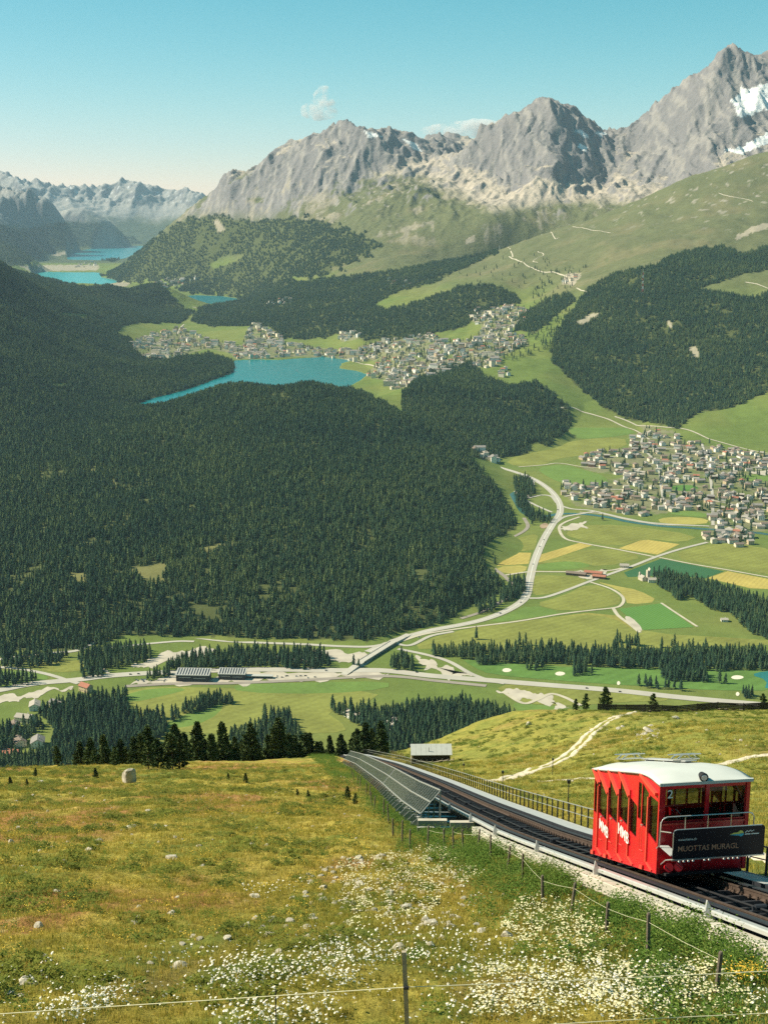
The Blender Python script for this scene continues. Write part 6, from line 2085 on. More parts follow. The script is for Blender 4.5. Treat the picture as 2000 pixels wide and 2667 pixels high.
ystart = [66.8, 60.6, 54.4, 48.2, 42, 35.8, 29.6, 23.4, 17.2]
for i in range(len(ystart) - 1):                       # concrete ledge cast in sections with recessed joints
    a = sweep(MB(), upto(ystart[i + 1] + .04, ystart[i]), [(-2.36, -2.1), (-2.32, -.52), (-2.29, -.49), (-1.86, -.49), (-1.83, -.52), (-1.83, -2.1)])
    tbuild(a, 'concrete_section', M_conc)
for s in (-1, 1):
    a = sweep(MB(), YS, [(s * 1.0 - .075, -.48), (s * 1.0 - .075, -.45), (s * 1.0 - .015, -.42), (s * 1.0 - .015, -.30), (s * 1.0 - .036, -.28), (s * 1.0 - .036, -.23), (s * 1.0 + .036, -.23), (s * 1.0 + .036, -.28), (s * 1.0 + .015, -.30), (s * 1.0 + .015, -.42), (s * 1.0 + .075, -.45), (s * 1.0 + .075, -.48)])
    tbuild(a, 'rail', M_rail)
    a = sweep(MB(), YS, [(s * 1.36 - .08, -.85), (s * 1.36 - .08, -.81), (s * 1.36 - .02, -.81), (s * 1.36 - .02, -.26), (s * 1.36 - .10, -.26), (s * 1.36 - .10, -.22), (s * 1.36 + .10, -.22), (s * 1.36 + .10, -.26), (s * 1.36 + .02, -.26), (s * 1.36 + .02, -.81), (s * 1.36 + .08, -.81), (s * 1.36 + .08, -.85)])
    tbuild(a, 'girder', M_steel_d)
a = sweep(MB(), YS, rect(-1.26, 1.26, -.72, -.66)); tbuild(a, 'trough_floor', M_steel_d)
for y0, y1 in ((12, 29.4), (29.6, 52.6), (52.8, 80.6), (80.8, 130), (130.2, 200), (200.2, 262)):
    a = sweep(MB(), upto(y0, y1), [(-1.84, -.40), (-1.84, -.30), (-1.80, -.26), (-1.62, -.26), (-1.58, -.30), (-1.58, -.40)]); tbuild(a, 'cable_channel', M_steel_l)
# cross ties, rail clips, cable rollers, channel brackets
tie = MB(); tie.box(-1.24, 1.24, -.11, .11, -.655, -.48)
tiem = tie.mesh('tie'); tiem.materials.append(M_steel_d)
clip = MB(); clip.box(-.15, .15, -.06, .06, -.02, .035); clip.box(-.12, -.07, -.03, .03, .035, .09); clip.box(.07, .12, -.03, .03, .035, .09)
clipm = clip.mesh('rail_clip'); clipm.materials.append(M_rail)
roll = MB(); roll.box(-.30, .30, -.12, .12, 0, .04); roll.tube([(-.16, 0, .12), (.16, 0, .12)], .09, 10); roll.box(-.24, -.20, -.05, .05, .04, .16); roll.box(.20, .24, -.05, .05, .04, .16)
rollm = roll.mesh('cable_roller'); rollm.materials.append(M_steel_d)
brk = MB(); brk.box(-.22, .22, -.07, .07, -.16, .06); brk.add([(-.2, -.05, .06), (0, -.05, .06), (-.12, -.05, .34), (-.2, .05, .06), (0, .05, .06), (-.12, .05, .34)], [(0, 1, 2), (5, 4, 3), (0, 3, 4, 1), (1, 4, 5, 2), (2, 5, 3, 0)])
brkm = brk.mesh('channel_bracket'); brkm.materials.append(M_steel_l)
SL = math.atan(.4)


def place(me, name, Y, l, h, parent=trk):
    o = link(name, me, None, parent)
    o.location = T(Y, l, h) - Vector(parent.location)
    o.rotation_euler = (-SL, 0, math.atan2(-(float(track_x(Y + 1)) - float(track_x(Y))), 1))
    return o


y = 18.0
k = 0
while y < 150 and k < 110:
    place(tiem, 'tie', y, 0, 0); k += 1
    y += 1.2
y = 18.0; k = 0
while y < 75:
    for s in (-1, 1):
        place(clipm, 'rail_clip', y, s * 1.0, -.46)
    y += .6; k += 1
y = 20.0
while y < 160:
    place(rollm, 'cable_roller', y, .0, -.48); y += 7.4
for y in (24.9, 33.7, 44.2, 52.7, 61.5, 70.5, 80.7, 92, 105):
    place(brkm, 'channel_bracket', y, -1.78, -.34)
for y in np.arange(72, 215, 4.5):                        # crossbeams carrying track and panels where there is no ledge
    a = MB(); a.bar(T(y, -4.75, -1.05), T(y, 1.6, -1.05), .2, .24); tbuild(a, 'crossbeam', M_steel_l)
    a = MB(); a.bar(T(y, -1.7, -1.2), T(y, -1.7, -3.2), .22, .22); tbuild(a, 'footing', M_conc)
a = sweep(MB(), YS, [(-.035, -.42), (-.05, -.395), (-.035, -.37), (.0, -.36), (.035, -.37), (.05, -.395), (.035, -.42)]); tbuild(a, 'haulage_cable', M_rubber)

wk = thing('walkway', 'pale grey service walkway along the right side of the track', 'walkway', T(60, 2.15, -.3))
ys = list(np.arange(16, 268, 6.0))
for i in range(len(ys) - 1):
    a = sweep(MB(), upto(ys[i] + .03, ys[i + 1]), rect(1.74, 2.58, -.24, -.17)); tbuild(a, 'grating_panel', M_grate, False, wk)
a = sweep(MB(), YS[:25], rect(1.68, 1.73, -.40, -.15)); tbuild(a, 'edge_beam', M_steel_d, False, wk)
a = sweep(MB(), YS[:25], rect(2.59, 2.64, -.40, -.15)); tbuild(a, 'edge_beam', M_steel_l, False, wk)
for y in np.arange(18, 264, 6.0):
    a = MB(); a.bar(T(y, 2.2, -.42), T(y, 2.2, -2.2), .12); tbuild(a, 'support_post', M_steel_d, False, wk)

rl = thing('railing', 'dark green steel railing along the right side of the walkway', 'railing', T(60, 2.75, -.4))
M_railing = mat('railing_steel', (0.060, 0.066, 0.055), .5, .15, 3.0, metal=.2)
M_railtop = mat('railing_tube', (0.32, 0.33, 0.28), .45, .1, 3.0, metal=.3)
for y in np.arange(17, 268, 1.5):
    a = MB(); a.bar(T(y, 2.72, -.42), T(y, 2.72, .86), .075, .075); tbuild(a, 'railing_post', M_railing, False, rl)
for h in (.86, .40):
    for i in range(len(YS[:25]) - 1):
        pass
    a = MB(); a.tube([T(y, 2.72, h) for y in YS[:25]], .028 if h > .5 else .022, 6); tbuild(a, 'railing_tube', M_railtop, False, rl)
# beyond the brow the black guard curves away
a = MB(); a.tube([T(y, 2.9, .8) for y in YS[22:]], .05, 5); tbuild(a, 'railing_tube', M_railing, False, rl)

# heavier black barrier beside the car
br = thing('platform_barrier', 'black square-post barrier right of the red car', 'railing', T(36, 2.5, -.3))
for y in (35.6, 31.0, 26.5):
    a = MB(); a.bar(T(y, 2.05, -1.2), T(y, 2.05, 1.0), .17, .17); tbuild(a, 'barrier_post', M_steel_d, False, br)
for h in (.92, .25):
    a = MB(); a.tube([T(y, 2.12, h) for y in (35.6, 31, 26.5, 20)], .045, 6); tbuild(a, 'barrier_tube', M_steel_d, False, br)

# ------------------------------------------------------------------ solar panels along the left side
m, nt, b = new_mat('solar_glass')
N = nt.nodes.new; L = nt.links.new
b.inputs['Base Color'].default_value = (0.016, 0.024, 0.032, 1)
b.inputs['Roughness'].default_value = .16; b.inputs['Specular IOR Level'].default_value = .4
M_solar = m
M_alu = mat('aluminium_frame', (0.40, 0.41, 0.39), .4, .05, 3.0, metal=.3)
sa = thing('solar_array', 'long tilted bank of solar panels mounted along the left of the track', 'solar panels', T(140, -4, -1))
PB, PT = (-4.55, -.12), (-3.42, 1.30)                   # lower and upper edge (l, h)


def pl(Y, t, d=0.0):
    """point on the panel plane, t 0..1 up the tilt, d out of the plane"""
    l = PB[0] + (PT[0] - PB[0]) * t; h = PB[1] + (PT[1] - PB[1]) * t
    n = Vector((-(PT[1] - PB[1]), 0, (PT[0] - PB[0]))).normalized()
    return T(Y, l, h) + n * d


Y0, Y1, ST_ = 72.0, 215.0, 1.25
npn = int((Y1 - Y0) / ST_)
for i in range(npn):
    ya, yb = Y0 + i * ST_ + .06, Y0 + (i + 1) * ST_ - .06
    if i == 33:
        continue
    for t0, t1 in ((.02, .475), (.525, .98)):
        a = MB()
        q = [pl(ya, t0, .03), pl(yb, t0, .03), pl(yb, t1, .03), pl(ya, t1, .03), pl(ya, t0, 0), pl(yb, t0, 0), pl(yb, t1, 0), pl(ya, t1, 0)]
        a.add(q, [(3, 2, 1, 0), (4, 5, 6, 7), (0, 1, 5, 4), (1, 2, 6, 5), (2, 3, 7, 6), (3, 0, 4, 7)])
        tbuild(a, 'solar_panel', M_solar, False, sa)
YP = [y for y in np.arange(Y0, Y1 + .1, 6.5)] + [Y1]
for i in range(npn + 1):                                  # pale rails between modules
    y = Y0 + i * ST_
    a = MB(); a.bar(pl(y, 0, .0), pl(y, 1, .0), (.06 if i < 33 else .02) if i != 33 else .16, .04, up=(1, 0, .3)); tbuild(a, 'frame_rail', M_alu, False, sa)
for t_ in (0, .5, 1):
    a = MB()
    for i in range(len(YP) - 1):
        a.bar(pl(YP[i], t_, .03), pl(YP[i + 1], t_, .03), .055, .07)
    tbuild(a, 'frame_beam', M_alu, False, sa, kind='stuff')
for y in np.arange(Y0 + .2, Y1, 3.0):
    a = MB(); a.bar(T(y, -3.5, -1.0), pl(y, .97, -.06), .07); a.bar(T(y, -4.65, -1.0), pl(y, .03, -.06), .07); a.bar(T(y, -4.7, -.9), T(y, -3.3, -.9), .14, .16); tbuild(a, 'support_frame', M_alu, False, sa)
    a = MB(); a.add([T(y, -5.05, -.75), T(y, -4.6, -.30), T(y, -4.6, -.95), T(y + .1, -5.05, -.75), T(y + .1, -4.6, -.30), T(y + .1, -4.6, -.95)], [(0, 1, 2), (5, 4, 3), (0, 3, 4, 1), (1, 4, 5, 2), (2, 5, 3, 0)]); tbuild(a, 'side_bracket', M_alu, False, sa)
a = MB(); a.bar(T(71.6, -4.75, -.62), T(71.6, -3.1, -.62), .3, .34); tbuild(a, 'end_beam', M_conc, False, sa)
a = MB(); a.bar(T(71.4, -2.95, -.7), T(71.4, -1.6, -.7), .3, .3); tbuild(a, 'end_beam', M_conc, False, sa)
a = MB(); a.bar(T(72, -3.44, -.6), T(72, -3.44, 1.25), .07); tbuild(a, 'end_post', M_alu, False, sa)

# ------------------------------------------------------------------ the red car
def paint(name, col, rough=.32):
    m = mat(name, col, rough, .05, 1.5, spec=.5)
    b = m.node_tree.nodes['Principled BSDF']
    b.inputs['Coat Weight'].default_value = .3; b.inputs['Coat Roughness'].default_value = .15
    return m


M_red = paint('red_paint', (0.58, 0.012, 0.020))
M_redtrim = paint('red_trim', (0.70, 0.075, 0.050))
M_roofw = mat('roof_grey_white', (0.50, 0.52, 0.485), .55, .06, 1.2)
M_chrome = mat('polished_tube', (0.62, 0.62, 0.58), .25, .05, 4, metal=.7)
M_black = mat('sign_black', (0.010, 0.010, 0.016), .45, .05, 3)
M_white = mat('white_lettering', (0.82, 0.81, 0.76), .6, .02, 3)
M_copper = mat('copper_lettering', (0.55, 0.27, 0.17), .6, .03, 3)
M_seat = mat('wooden_seat', (0.42, 0.23, 0.075), .6, .15, 3)
M_inside = mat('cabin_lining', (0.075, 0.055, 0.045), .8, .15, 2)
m, nt, b = new_mat('window_glass')
N = nt.nodes.new; L = nt.links.new
trn = N('ShaderNodeBsdfTransparent'); trn.inputs[0].default_value = (.50, .53, .50, 1)
gl = N('ShaderNodeBsdfGlossy'); gl.inputs['Roughness'].default_value = .03
fr = N('ShaderNodeFresnel'); fr.inputs[0].default_value = 1.45
mx = N('ShaderNodeMixShader'); L(fr.outputs[0], mx.inputs[0]); L(trn.outputs[0], mx.inputs[1]); L(gl.outputs[0], mx.inputs[2])
L(mx.outputs[0], nt.nodes['Material Output'].inputs[0]); nt.nodes.remove(b)
M_glass = m

HW = 1.45                                               # half width
LEN = 7.0
hd = Vector((-.135, 1, 0)).normalized(); lt = Vector((hd.y, -hd.x, 0))
fl_ = P(1709, 2276, 40.0)                               # lower left front corner, from the photograph
O = fl_ + lt * HW
car = thing('funicular_car', 'red funicular car numbered 2 with pale roof climbing the track', 'funicular', O)


def C(f, l, h):
    return hd * f + Vector((0, 0, -.4 * f)) + lt * l + Vector((0, 0, h))


def cbox(mb, f0, f1, l0, l1, h0, h1, mi=0):
    return mb.box(f0, f1, l0, l1, h0, h1, mi, lambda a, b_, c: C(a, b_, c))


def cb(name, m, parent=car, smooth=False):
    return lambda mb, **kw: mb.build(name, m, parent, smooth, **kw)


def eave(f):
    return float(np.interp(f, [-.1, 0, .25, .6, 1.1, 1.7, 2.3, 7.2], [3.08, 3.10, 3.15, 3.25, 3.34, 3.40, 3.41, 3.40]))


WIN = [(6.94, 6.46, 3.16, 2.90, 1.72, 1.55), (6.34, 5.26, 3.18, 2.50, 1.70, 1.36), (5.14, 4.08, 3.18, 2.50, 1.70, 1.36), (3.96, 2.94, 3.18, 2.50, 1.70, 1.36), (2.82, 2.14, 2.46, 2.20, 1.26, 1.06),
       (2.06, 1.75, 3.08, 3.02, 1.80, 1.72), (1.68, 1.07, 3.04, 2.72, 1.62, 1.42), (.95, .16, 2.66, 2.46, 1.32, 1.00)]
WT = .05
for sd, nm in ((-1, 'side_wall'), (1, 'side_wall')):
    a = MB()
    l0, l1 = (sd * HW, sd * (HW - WT)) if sd < 0 else (sd * (HW - WT), sd * HW)

    def slab(f0, f1, b0, b1, t0, t1):
        """wall piece between two sloping edges"""
        pts = [(f0, b0), (f1, b1), (f1, t1), (f0, t0)]
        v = [C(f, l, h) for l in (l0, l1) for f, h in pts]
        a.add(v, [(0, 1, 2, 3), (7, 6, 5, 4), (0, 4, 5, 1), (1, 5, 6, 2), (2, 6, 7, 3), (3, 7, 4, 0)])
    cur = LEN
    for f0, f1, t0, t1, b0, b1 in WIN:
        slab(cur, f0, 0, 0, eave(cur), eave(f0))
        slab(f0, f1, 0, 0, b0, b1)
        slab(f0, f1, t0, t1, eave(f0), eave(f1))
        cur = f1
    slab(cur, 0, 0, 0, eave(cur), eave(0))
    o = a.build(nm, M_red, car)
    bmx = bmesh.new(); bmx.from_mesh(o.data); bmesh.ops.recalc_face_normals(bmx, faces=bmx.faces[:]); bmx.to_mesh(o.data); bmx.free()
    for f0, f1, t0, t1, b0, b1 in WIN:
        g = MB(); lg = sd * (HW - .03)
        g.add([C(f0, lg, b0), C(f1, lg, b1), C(f1, lg, t1), C(f0, lg, t0)], [(0, 1, 2, 3) if sd < 0 else (3, 2, 1, 0)])
        g.build('side_window', M_glass, car)
    # vertical ribs, slanting drip mouldings above and below
    for f in (6.40, 5.20, 4.02, 2.88, 1.01):
        r_ = MB(); cbox(r_, f - .045, f + .045, sd * (HW + .005) - .0 if sd > 0 else sd * HW - .055, sd * (HW + .055) if sd > 0 else sd * HW - .003, .32, 2.75 if f > 1.2 else 2.6)
        r_.build('rib', M_redtrim, car)
    for f0, f1, h0, h1 in ((7.0, 6.30, 3.38, 2.86), (6.38, 5.22, 3.38, 2.52), (5.18, 4.04, 3.38, 2.52), (3.98, 2.86, 3.38, 2.52), (1.80, .22, 3.34, 2.72)):
        r_ = MB(); r_.bar(C(f0, sd * (HW + .05), h0), C(f1, sd * (HW + .05), h1), .10, .10, up=tuple(lt)); r_.build('drip_moulding', M_redtrim, car)
    for f in (6.36, 5.16, 3.98, 2.84, .97):
        r_ = MB(); r_.bar(C(f, sd * (HW + .02), .30), C(f - .52, sd * (HW + .02), .06), .06, .05, up=tuple(lt)); r_.build('foot_moulding', M_redtrim, car)
    for f in (6.05, 4.88, 3.72, 1.60):                   # grab handles and door seams
        r_ = MB(); r_.tube([C(f, sd * (HW + .01), 1.52), C(f, sd * (HW + .07), 1.48), C(f, sd * (HW + .07), .72), C(f - .18, sd * (HW + .02), .66)], .013, 5); r_.build('grab_handle', M_redtrim, car)
        r_ = MB(); cbox(r_, f - .12, f + .05, sd * HW + sd * .005 if sd > 0 else sd * HW - .035, sd * HW + .035 if sd > 0 else sd * HW - .005, 1.56, 1.60); r_.build('door_latch', M_chrome, car)
    for f in (6.85, 5.3, 1.4):
        r_ = MB(); cbox(r_, f - .16, f + .14, min(sd * (HW + .012), sd * (HW + .07)), max(sd * (HW + .012), sd * (HW + .07)), .02, .17); r_.build('axle_cap', M_redtrim, car)
# front and rear walls
for f, fi, nm in ((0.0, WT, 'front_wall'), (LEN, -WT, 'rear_wall')):
    a = MB()
    fa, fb = min(f, f + fi), max(f, f + fi)
    w1 = (-1.27, .02); w2 = (.15, 1.34); hb, ht_ = 1.80, 2.88
    for l0, l1, h0, h1 in ((-HW + WT, w1[0], 0, eave(f) - .02), (w1[0], w1[1], 0, hb), (w1[0], w1[1], ht_, eave(f) - .02), (w1[1], w2[0], 0, eave(f) - .02), (w2[0], w2[1], 0, hb), (w2[0], w2[1], ht_, eave(f) - .02), (w2[1], HW - WT, 0, eave(f) - .02)):
        cbox(a, fa, fb, l0, l1, h0, h1)
    a.build(nm, M_red, car)
    for l0, l1 in (w1, w2):
        g = MB(); fm = f + fi * .5
        g.add([C(fm, l0, hb), C(fm, l1, hb), C(fm, l1, ht_), C(fm, l0, ht_)], [(0, 1, 2, 3)])
        g.build('front_window' if f == 0 else 'rear_window', M_glass, car)
a = MB()
for l in (-HW + .02, .085, HW - .02):
    cbox(a, -.055, -.004, l - .06, l + .06, .0, 3.06)
a.build('front_pillar', M_red, car)
a = MB(); cbox(a, -.05, -.004, -HW + .09, HW - .09, 1.66, 1.72); a.build('front_moulding', M_redtrim, car)
a = MB(); cbox(a, -.07, -.006, -HW - .01, HW + .01, 2.97, 3.07); a.build('front_visor', M_red, car)
# floor, ceiling and benches inside
a = MB(); cbox(a, .06, LEN - .06, -HW + .06, HW - .06, .04, .10); a.build('floor', M_inside, car)
for i, f in enumerate((1.3, 2.6, 3.8, 5.0, 6.2)):
    s = MB(); cbox(s, f, f + .42, -HW + .12, .75, .62 + .25, .70 + .25); cbox(s, f + .42, f + .48, -HW + .12, .75, .70 + .25, 1.62); cbox(s, f + .02, f + .40, -HW + .2, .65, .11, .86)
    s.build('bench', M_seat, car)
a = MB(); cbox(a, .35, .8, -.9, -.2, .11, 1.75); a.build('driver_desk', M_inside, car)
a = MB(); cbox(a, 2.45, 2.5, .2, HW - .08, .11, 2.0); a.build('partition', M_inside, car)
# roof shell
nf, nl = 22, 17
v, fs = [], []
for i in range(nf + 1):
    t = i / nf
    f = -.14 + (LEN + .28) * (t ** 1.6)
    cr = float(np.interp(f, [-.14, 0, .5, 1.2, 2.2, 7.3], [.015, .06, .13, .19, .22, .22]))
    if f > LEN - .5:
        cr *= 1 - .55 * ((f - LEN + .5) / .64) ** 2
    for j in range(nl + 1):
        s = -1 + 2 * j / nl
        l = s * (HW + .09)
        v.append(C(f, l, eave(f) + .015 + cr * (1 - abs(s) ** 3.2)))
for i in range(nf):
    for j in range(nl):
        q = i * (nl + 1) + j
        fs.append((q, q + 1, q + nl + 2, q + nl + 1))
a = MB(); a.add(v, fs)
o = a.build('roof', M_roofw, car, True)
sm = o.modifiers.new('thick', 'SOLIDIFY'); sm.thickness = .07; sm.offset = -1
bmx = bmesh.new(); bmx.from_mesh(o.data); bmesh.ops.recalc_face_normals(bmx, faces=bmx.faces[:])
if bmx.faces[:][len(bmx.faces) // 2].normal.z < 0:
    for q in bmx.faces:
        q.normal_flip()
bmx.to_mesh(o.data); bmx.free()
rb = o
a = MB()
for f0, f1 in ((-.16, -.10),):
    a.bar(C(-.13, -HW - .08, 3.06), C(-.13, HW + .08, 3.06), .07, .10)
a.build('roof_edge', M_roofw, car)
# roof walk and the two pick-up frames
g = MB(); cbox(g, 2.2, 6.6, .15, .55, 3.69, 3.73); g.build('roof_walk', M_grate, car)
for f in (2.6, 4.3, 6.2):
    g = MB(); cbox(g, f, f + .08, .18, .52, 3.58, 3.685); g.build('walk_support', M_grate, car)
for f, l in ((5.9, -.45), (2.6, .35)):
    g = MB()
    cbox(g, f, f + .75, l - .35, l + .45, 3.74, 3.78)
    for df in (.08, .66):
        g.bar(C(f + df, l - .3, 3.78), C(f + df, l - .12, 3.92), .03); g.bar(C(f + df, l + .4, 3.78), C(f + df, l + .25, 3.92), .03); g.bar(C(f + df, l - .42, 3.93), C(f + df, l + .52, 3.93), .03)
    g.build('current_collector', M_chrome, car)
# headlamp on the roof front
hl = MB(); c0 = C(-.12, -.10, 3.23)
hl.tube([c0 + hd * .22, c0, c0 - hd * .04], [.10, .145, .14], 18); o = hl.build('headlamp', M_rubber, car, True)
g = MB(); g.tube([c0 - hd * .036, c0 - hd * .055], [.105, .09], 16); g.build('headlamp_lens', M_chrome, o)
# gallery in front: rail, floor and destination board
g = MB()
for lp, lq in ((-HW - .06, HW + .10),):
    g.tube([C(-.05, lp, .9), C(-.28, lp, 1.0), C(-.34, lp, 1.80), C(-.35, lp + .08, 1.93), C(-.35, lp + .2, 1.97), C(-.35, lq - .2, 1.97), C(-.35, lq - .08, 1.93), C(-.34, lq, 1.80), C(-.28, lq, 1.0), C(-.05, lq, .9)], .022, 7)
g.build('gallery_rail', M_chrome, car, True)
for l in (-.72, .02, .78):
    g = MB(); g.tube([C(-.35, l, 1.97), C(-.36, l, .98)], .016, 6); g.build('gallery_stanchion', M_chrome, car)
g = MB(); g.tube([C(-.34, -HW - .05, 1.50), C(-1.18, -HW - .02, 1.52)], .018, 6); g.build('board_stay', M_chrome, car)
g = MB(); g.tube([C(-.20, -HW + .05, .35), C(-.7, -HW + .02, .55), C(-1.2, -HW + .05, .62)], .02, 6); g.build('board_stay', M_chrome, car)
g = MB()
for k in range(6):
    g.bar(C(-.08 - .0 * k, -HW + .02 + k * .05, .98), C(-1.14, -HW + .02 + k * .05, .74), .035, .03)
g.build('step_grating', M_grate, car, kind='stuff')
FB = -1.28
bd = MB(); rr_ = .1; BL, BR, Bb, Bt = -HW + .02, HW + .06, .64, 1.60
pts = []
for cx_, cy_, a0 in ((BR - rr_, Bt - rr_, 0), (BL + rr_, Bt - rr_, 90), (BL + .02, Bb + .02, 180), (BR - .02, Bb + .02, 270)):
    r_ = rr_ if cy_ > 1 else .02
    for k in range(5):
        an = math.radians(a0 + 22.5 * k); pts.append((cx_ + r_ * math.cos(an), cy_ + r_ * math.sin(an)))
bd.prism([C(FB, x, y) for x, y in pts], hd * .05)
board = bd.build('destination_board', M_black, car)
g = MB(); g.tube([C(FB + .01, BL, Bb + .3), C(FB + .01, BL, Bt - .1), C(FB + .01, BL + .03, Bt - .02), C(FB + .01, BL + .1, Bt + .012), C(FB + .01, BR - .1, Bt + .012)], .016, 6); g.build('board_edge', M_chrome, board)
g = MB(); g.bar(C(FB, BL - .02, Bb - .03), C(FB, BR + .02, Bb - .03), .05, .045); g.build('board_rail', M_chrome, board)
for k, l in enumerate((-1.2, -1.05, -.9, -.75, -.38, -.23, .25, .4, .55, .7, 1.08)):
    g = MB(); g.tube([C(FB + .06, l, Bb - .10), C(FB + .0, l, Bb - .10)], .028, 8); g.build('board_bolt', M_white, car)  # bolt heads below the board, their glint put into the white colour


def text_mesh(body, size, f):
    """lettering as a thin flat mesh; f maps text x, y to a point"""
    cu = bpy.data.curves.new('lettering', 'FONT'); cu.body = body; cu.size = size; cu.resolution_u = 3; cu.offset = size * .006
    to = bpy.data.objects.new('lettering', cu); COL.objects.link(to)
    dg = bpy.context.evaluated_depsgraph_get(); dg.update()
    me = bpy.data.meshes.new_from_object(to.evaluated_get(dg))
    bpy.data.objects.remove(to)
    xs = [v.co.x for v in me.vertices] or [0]
    for v_ in me.vertices:
        v_.co = f(v_.co.x - min(xs), v_.co.y, (v_.co.x - min(xs)) / max(max(xs) - min(xs), 1e-6))
    return me


def sign_text(body, size, x0, y0, width, m, nm):
    me = text_mesh(body, size, lambda x, y, t: C(FB - .004, BL + x0 + t * width, Bt - y0 + y))
    me.materials.append(m) if not me.materials else me.materials.__setitem__(0, m)
    return link(nm, me, None, board)


sign_text('mountains.ch', .115, .16, .36, .58, M_white, 'lettering')
sign_text('MUOTTAS MURAGL', .255, .16, .72, 1.95, M_copper, 'lettering')
M_emy = mat('emblem_yellow', (0.72, 0.66, 0.16), .6, .03, 3); M_emt = mat('emblem_teal', (0.06, 0.45, 0.58), .6, .03, 3)


def flat(ptsxy, m, nm, d=.004):
    g = MB(); g.add([C(FB - d, BL + x, Bt - y) for x, y in ptsxy], [tuple(range(len(ptsxy)))]); return g.build(nm, m, board)


flat([(1.80, .255), (1.95, .20), (2.06, .19), (2.14, .125), (2.22, .16), (2.25, .22), (2.10, .245)], M_emy, 'emblem')
flat([(1.80, .262), (2.10, .252), (2.25, .227), (2.25, .29), (2.17, .34), (2.08, .30), (1.98, .295)], M_emt, 'emblem')
for x0, y0, x1, y1 in ((2.29, .22, 2.36, .15), (2.36, .15, 2.40, .20), (2.40, .20, 2.46, .14), (2.46, .14, 2.50, .19), (2.50, .19, 2.58, .145)):
    g = MB(); g.bar(C(FB - .006, BL + x0, Bt - y0), C(FB - .006, BL + x1, Bt - y1), .004, .022, up=tuple(Vector((0, 0, 1)))); g.build('emblem_stroke', M_white, board)
for x0, x1 in ((2.29, 2.47), (2.50, 2.75)):
    flat([(x0, .25), (x1, .25), (x1, .285), (x0, .285)], M_white, 'emblem_lettering')
me = text_mesh('2', .40, lambda x, y, t: C(-.012, -1.22 + x, 2.58 + y)); me.materials.clear(); me.materials.append(M_white); link('number', me, None, car)
me.transform(Matrix.Identity(4))
for f0, h0, w in ((6.02, 1.12, 1.05), (3.86, 1.10, 1.15)):
    me = text_mesh('MMB', .56, lambda x, y, t, f0=f0, h0=h0, w=w: C(f0 - t * w, -HW - .066, h0 - .34 * t + y * 1.05)); me.materials.clear(); me.materials.append(M_white); link('monogram', me, None, car)
# running gear
for f in (.9, 5.6):
    g = MB(); cbox(g, f - .1, f + 1.2, -1.12, -.72, -.22, -.02); cbox(g, f - .1, f + 1.2, .72, 1.12, -.22, -.02); cbox(g, f + .2, f + .9, -1.1, 1.1, -.16, -.03); o = g.build('bogie', M_rubber, car)
    for df in (.15, .95):
        for l in (-1, 1):
            g = MB(); c_ = C(f + df, l, -.16); g.tube([c_ - lt * .07, c_ + lt * .07], .21, 14); g.build('wheel', M_steel_d, o)
g = MB(); cbox(g, -.3, LEN - .1, -1.25, 1.25, -.06, .03); g.build('underframe', M_rubber, car)
for l in (-1.18, -.86):                                 # red buffers under the board
    g = MB(); g.tube([C(0, l, .22), C(-.28, l, .24), C(-.34, l, .24)], [.09, .10, .15], 10); g.build('buffer', M_red, car)

# ------------------------------------------------------------------ fences and posts
M_wood = mat('weathered_post', (0.155, 0.125, 0.095), .9, .25, 6.0, bump=.3)
M_wood_l = mat('pale_post', (0.36, 0.30, 0.22), .9, .2, 6.0, bump=.3)
M_rope = mat('fence_rope', (0.66, 0.62, 0.42), .7, .05, 10)
fn = thing('wire_fence', 'wire fence on dark wooden posts left of the track', 'fence', fhit(1319, 2273))
fo_ = Vector(fn.location)
FP = [(916, 2026), (922, 2034), (930, 2044), (938, 2050), (954, 2070), (963, 2080), (969, 2102), (974, 2114), (1000, 2128), (1013, 2146), (1024, 2182), (1047, 2198), (1067, 2212), (1114, 2212), (1157, 2216), (1181, 2215), (1208, 2221), (1242, 2227), (1277, 2243), (1319, 2273), (1360, 2302), (1413, 2354), (1485, 2373), (1577, 2438), (1687, 2500), (1862, 2588)]
fr2 = random.Random(3)
tops = []
for px, py in FP:
    p = fhit(px, py); r_ = .045 if py < 2350 else .055
    tl = Vector((fr2.gauss(0, .05), fr2.gauss(0, .05), 0)); hgt = fr2.uniform(.95, 1.2)
    q = p + tl + Vector((0, 0, hgt))
    a = MB(); a.tube([p - Vector((0, 0, .3)), q - Vector((0, 0, .04)), q], [r_, r_ * .9, r_ * .6], 7); me = a.mesh('fence_post'); me.transform(Matrix.Translation(-fo_)); link('fence_post', me, M_wood, fn)
    tops.append(p + tl * .8 + Vector((0, 0, hgt * .8)))
for i in range(13, len(tops) - 1):
    mid = (tops[i] + tops[i + 1]) / 2 - Vector((0, 0, .03))
    a = MB(); a.tube([tops[i], mid, tops[i + 1]], .004, 4, caps=False); me = a.mesh('fence_wire'); me.transform(Matrix.Translation(-fo_)); link('fence_wire', me, M_rope, fn)
nf_ = thing('rope_fence', 'pale rope fence with a grey post across the bottom of the picture', 'fence', P(1055, 2667, 22.6))
no = Vector(nf_.location)
pt, pb_ = P(1052, 2478, 22.4), P(1064, 2700, 22.4)
a = MB(); a.bar(pb_ - Vector((0, 0, .5)), pt, .085, .075); me = a.mesh('fence_post'); me.transform(Matrix.Translation(-no)); link('fence_post', me, M_wood_l, nf_)
a = MB(); c_ = P(1058, 2571, 22.32); a.tube([c_ + Vector((-.05, -.02, 0)), c_ + Vector((.05, -.02, 0))], .035, 8); me = a.mesh('insulator'); me.transform(Matrix.Translation(-no)); link('insulator', me, M_rubber, nf_)
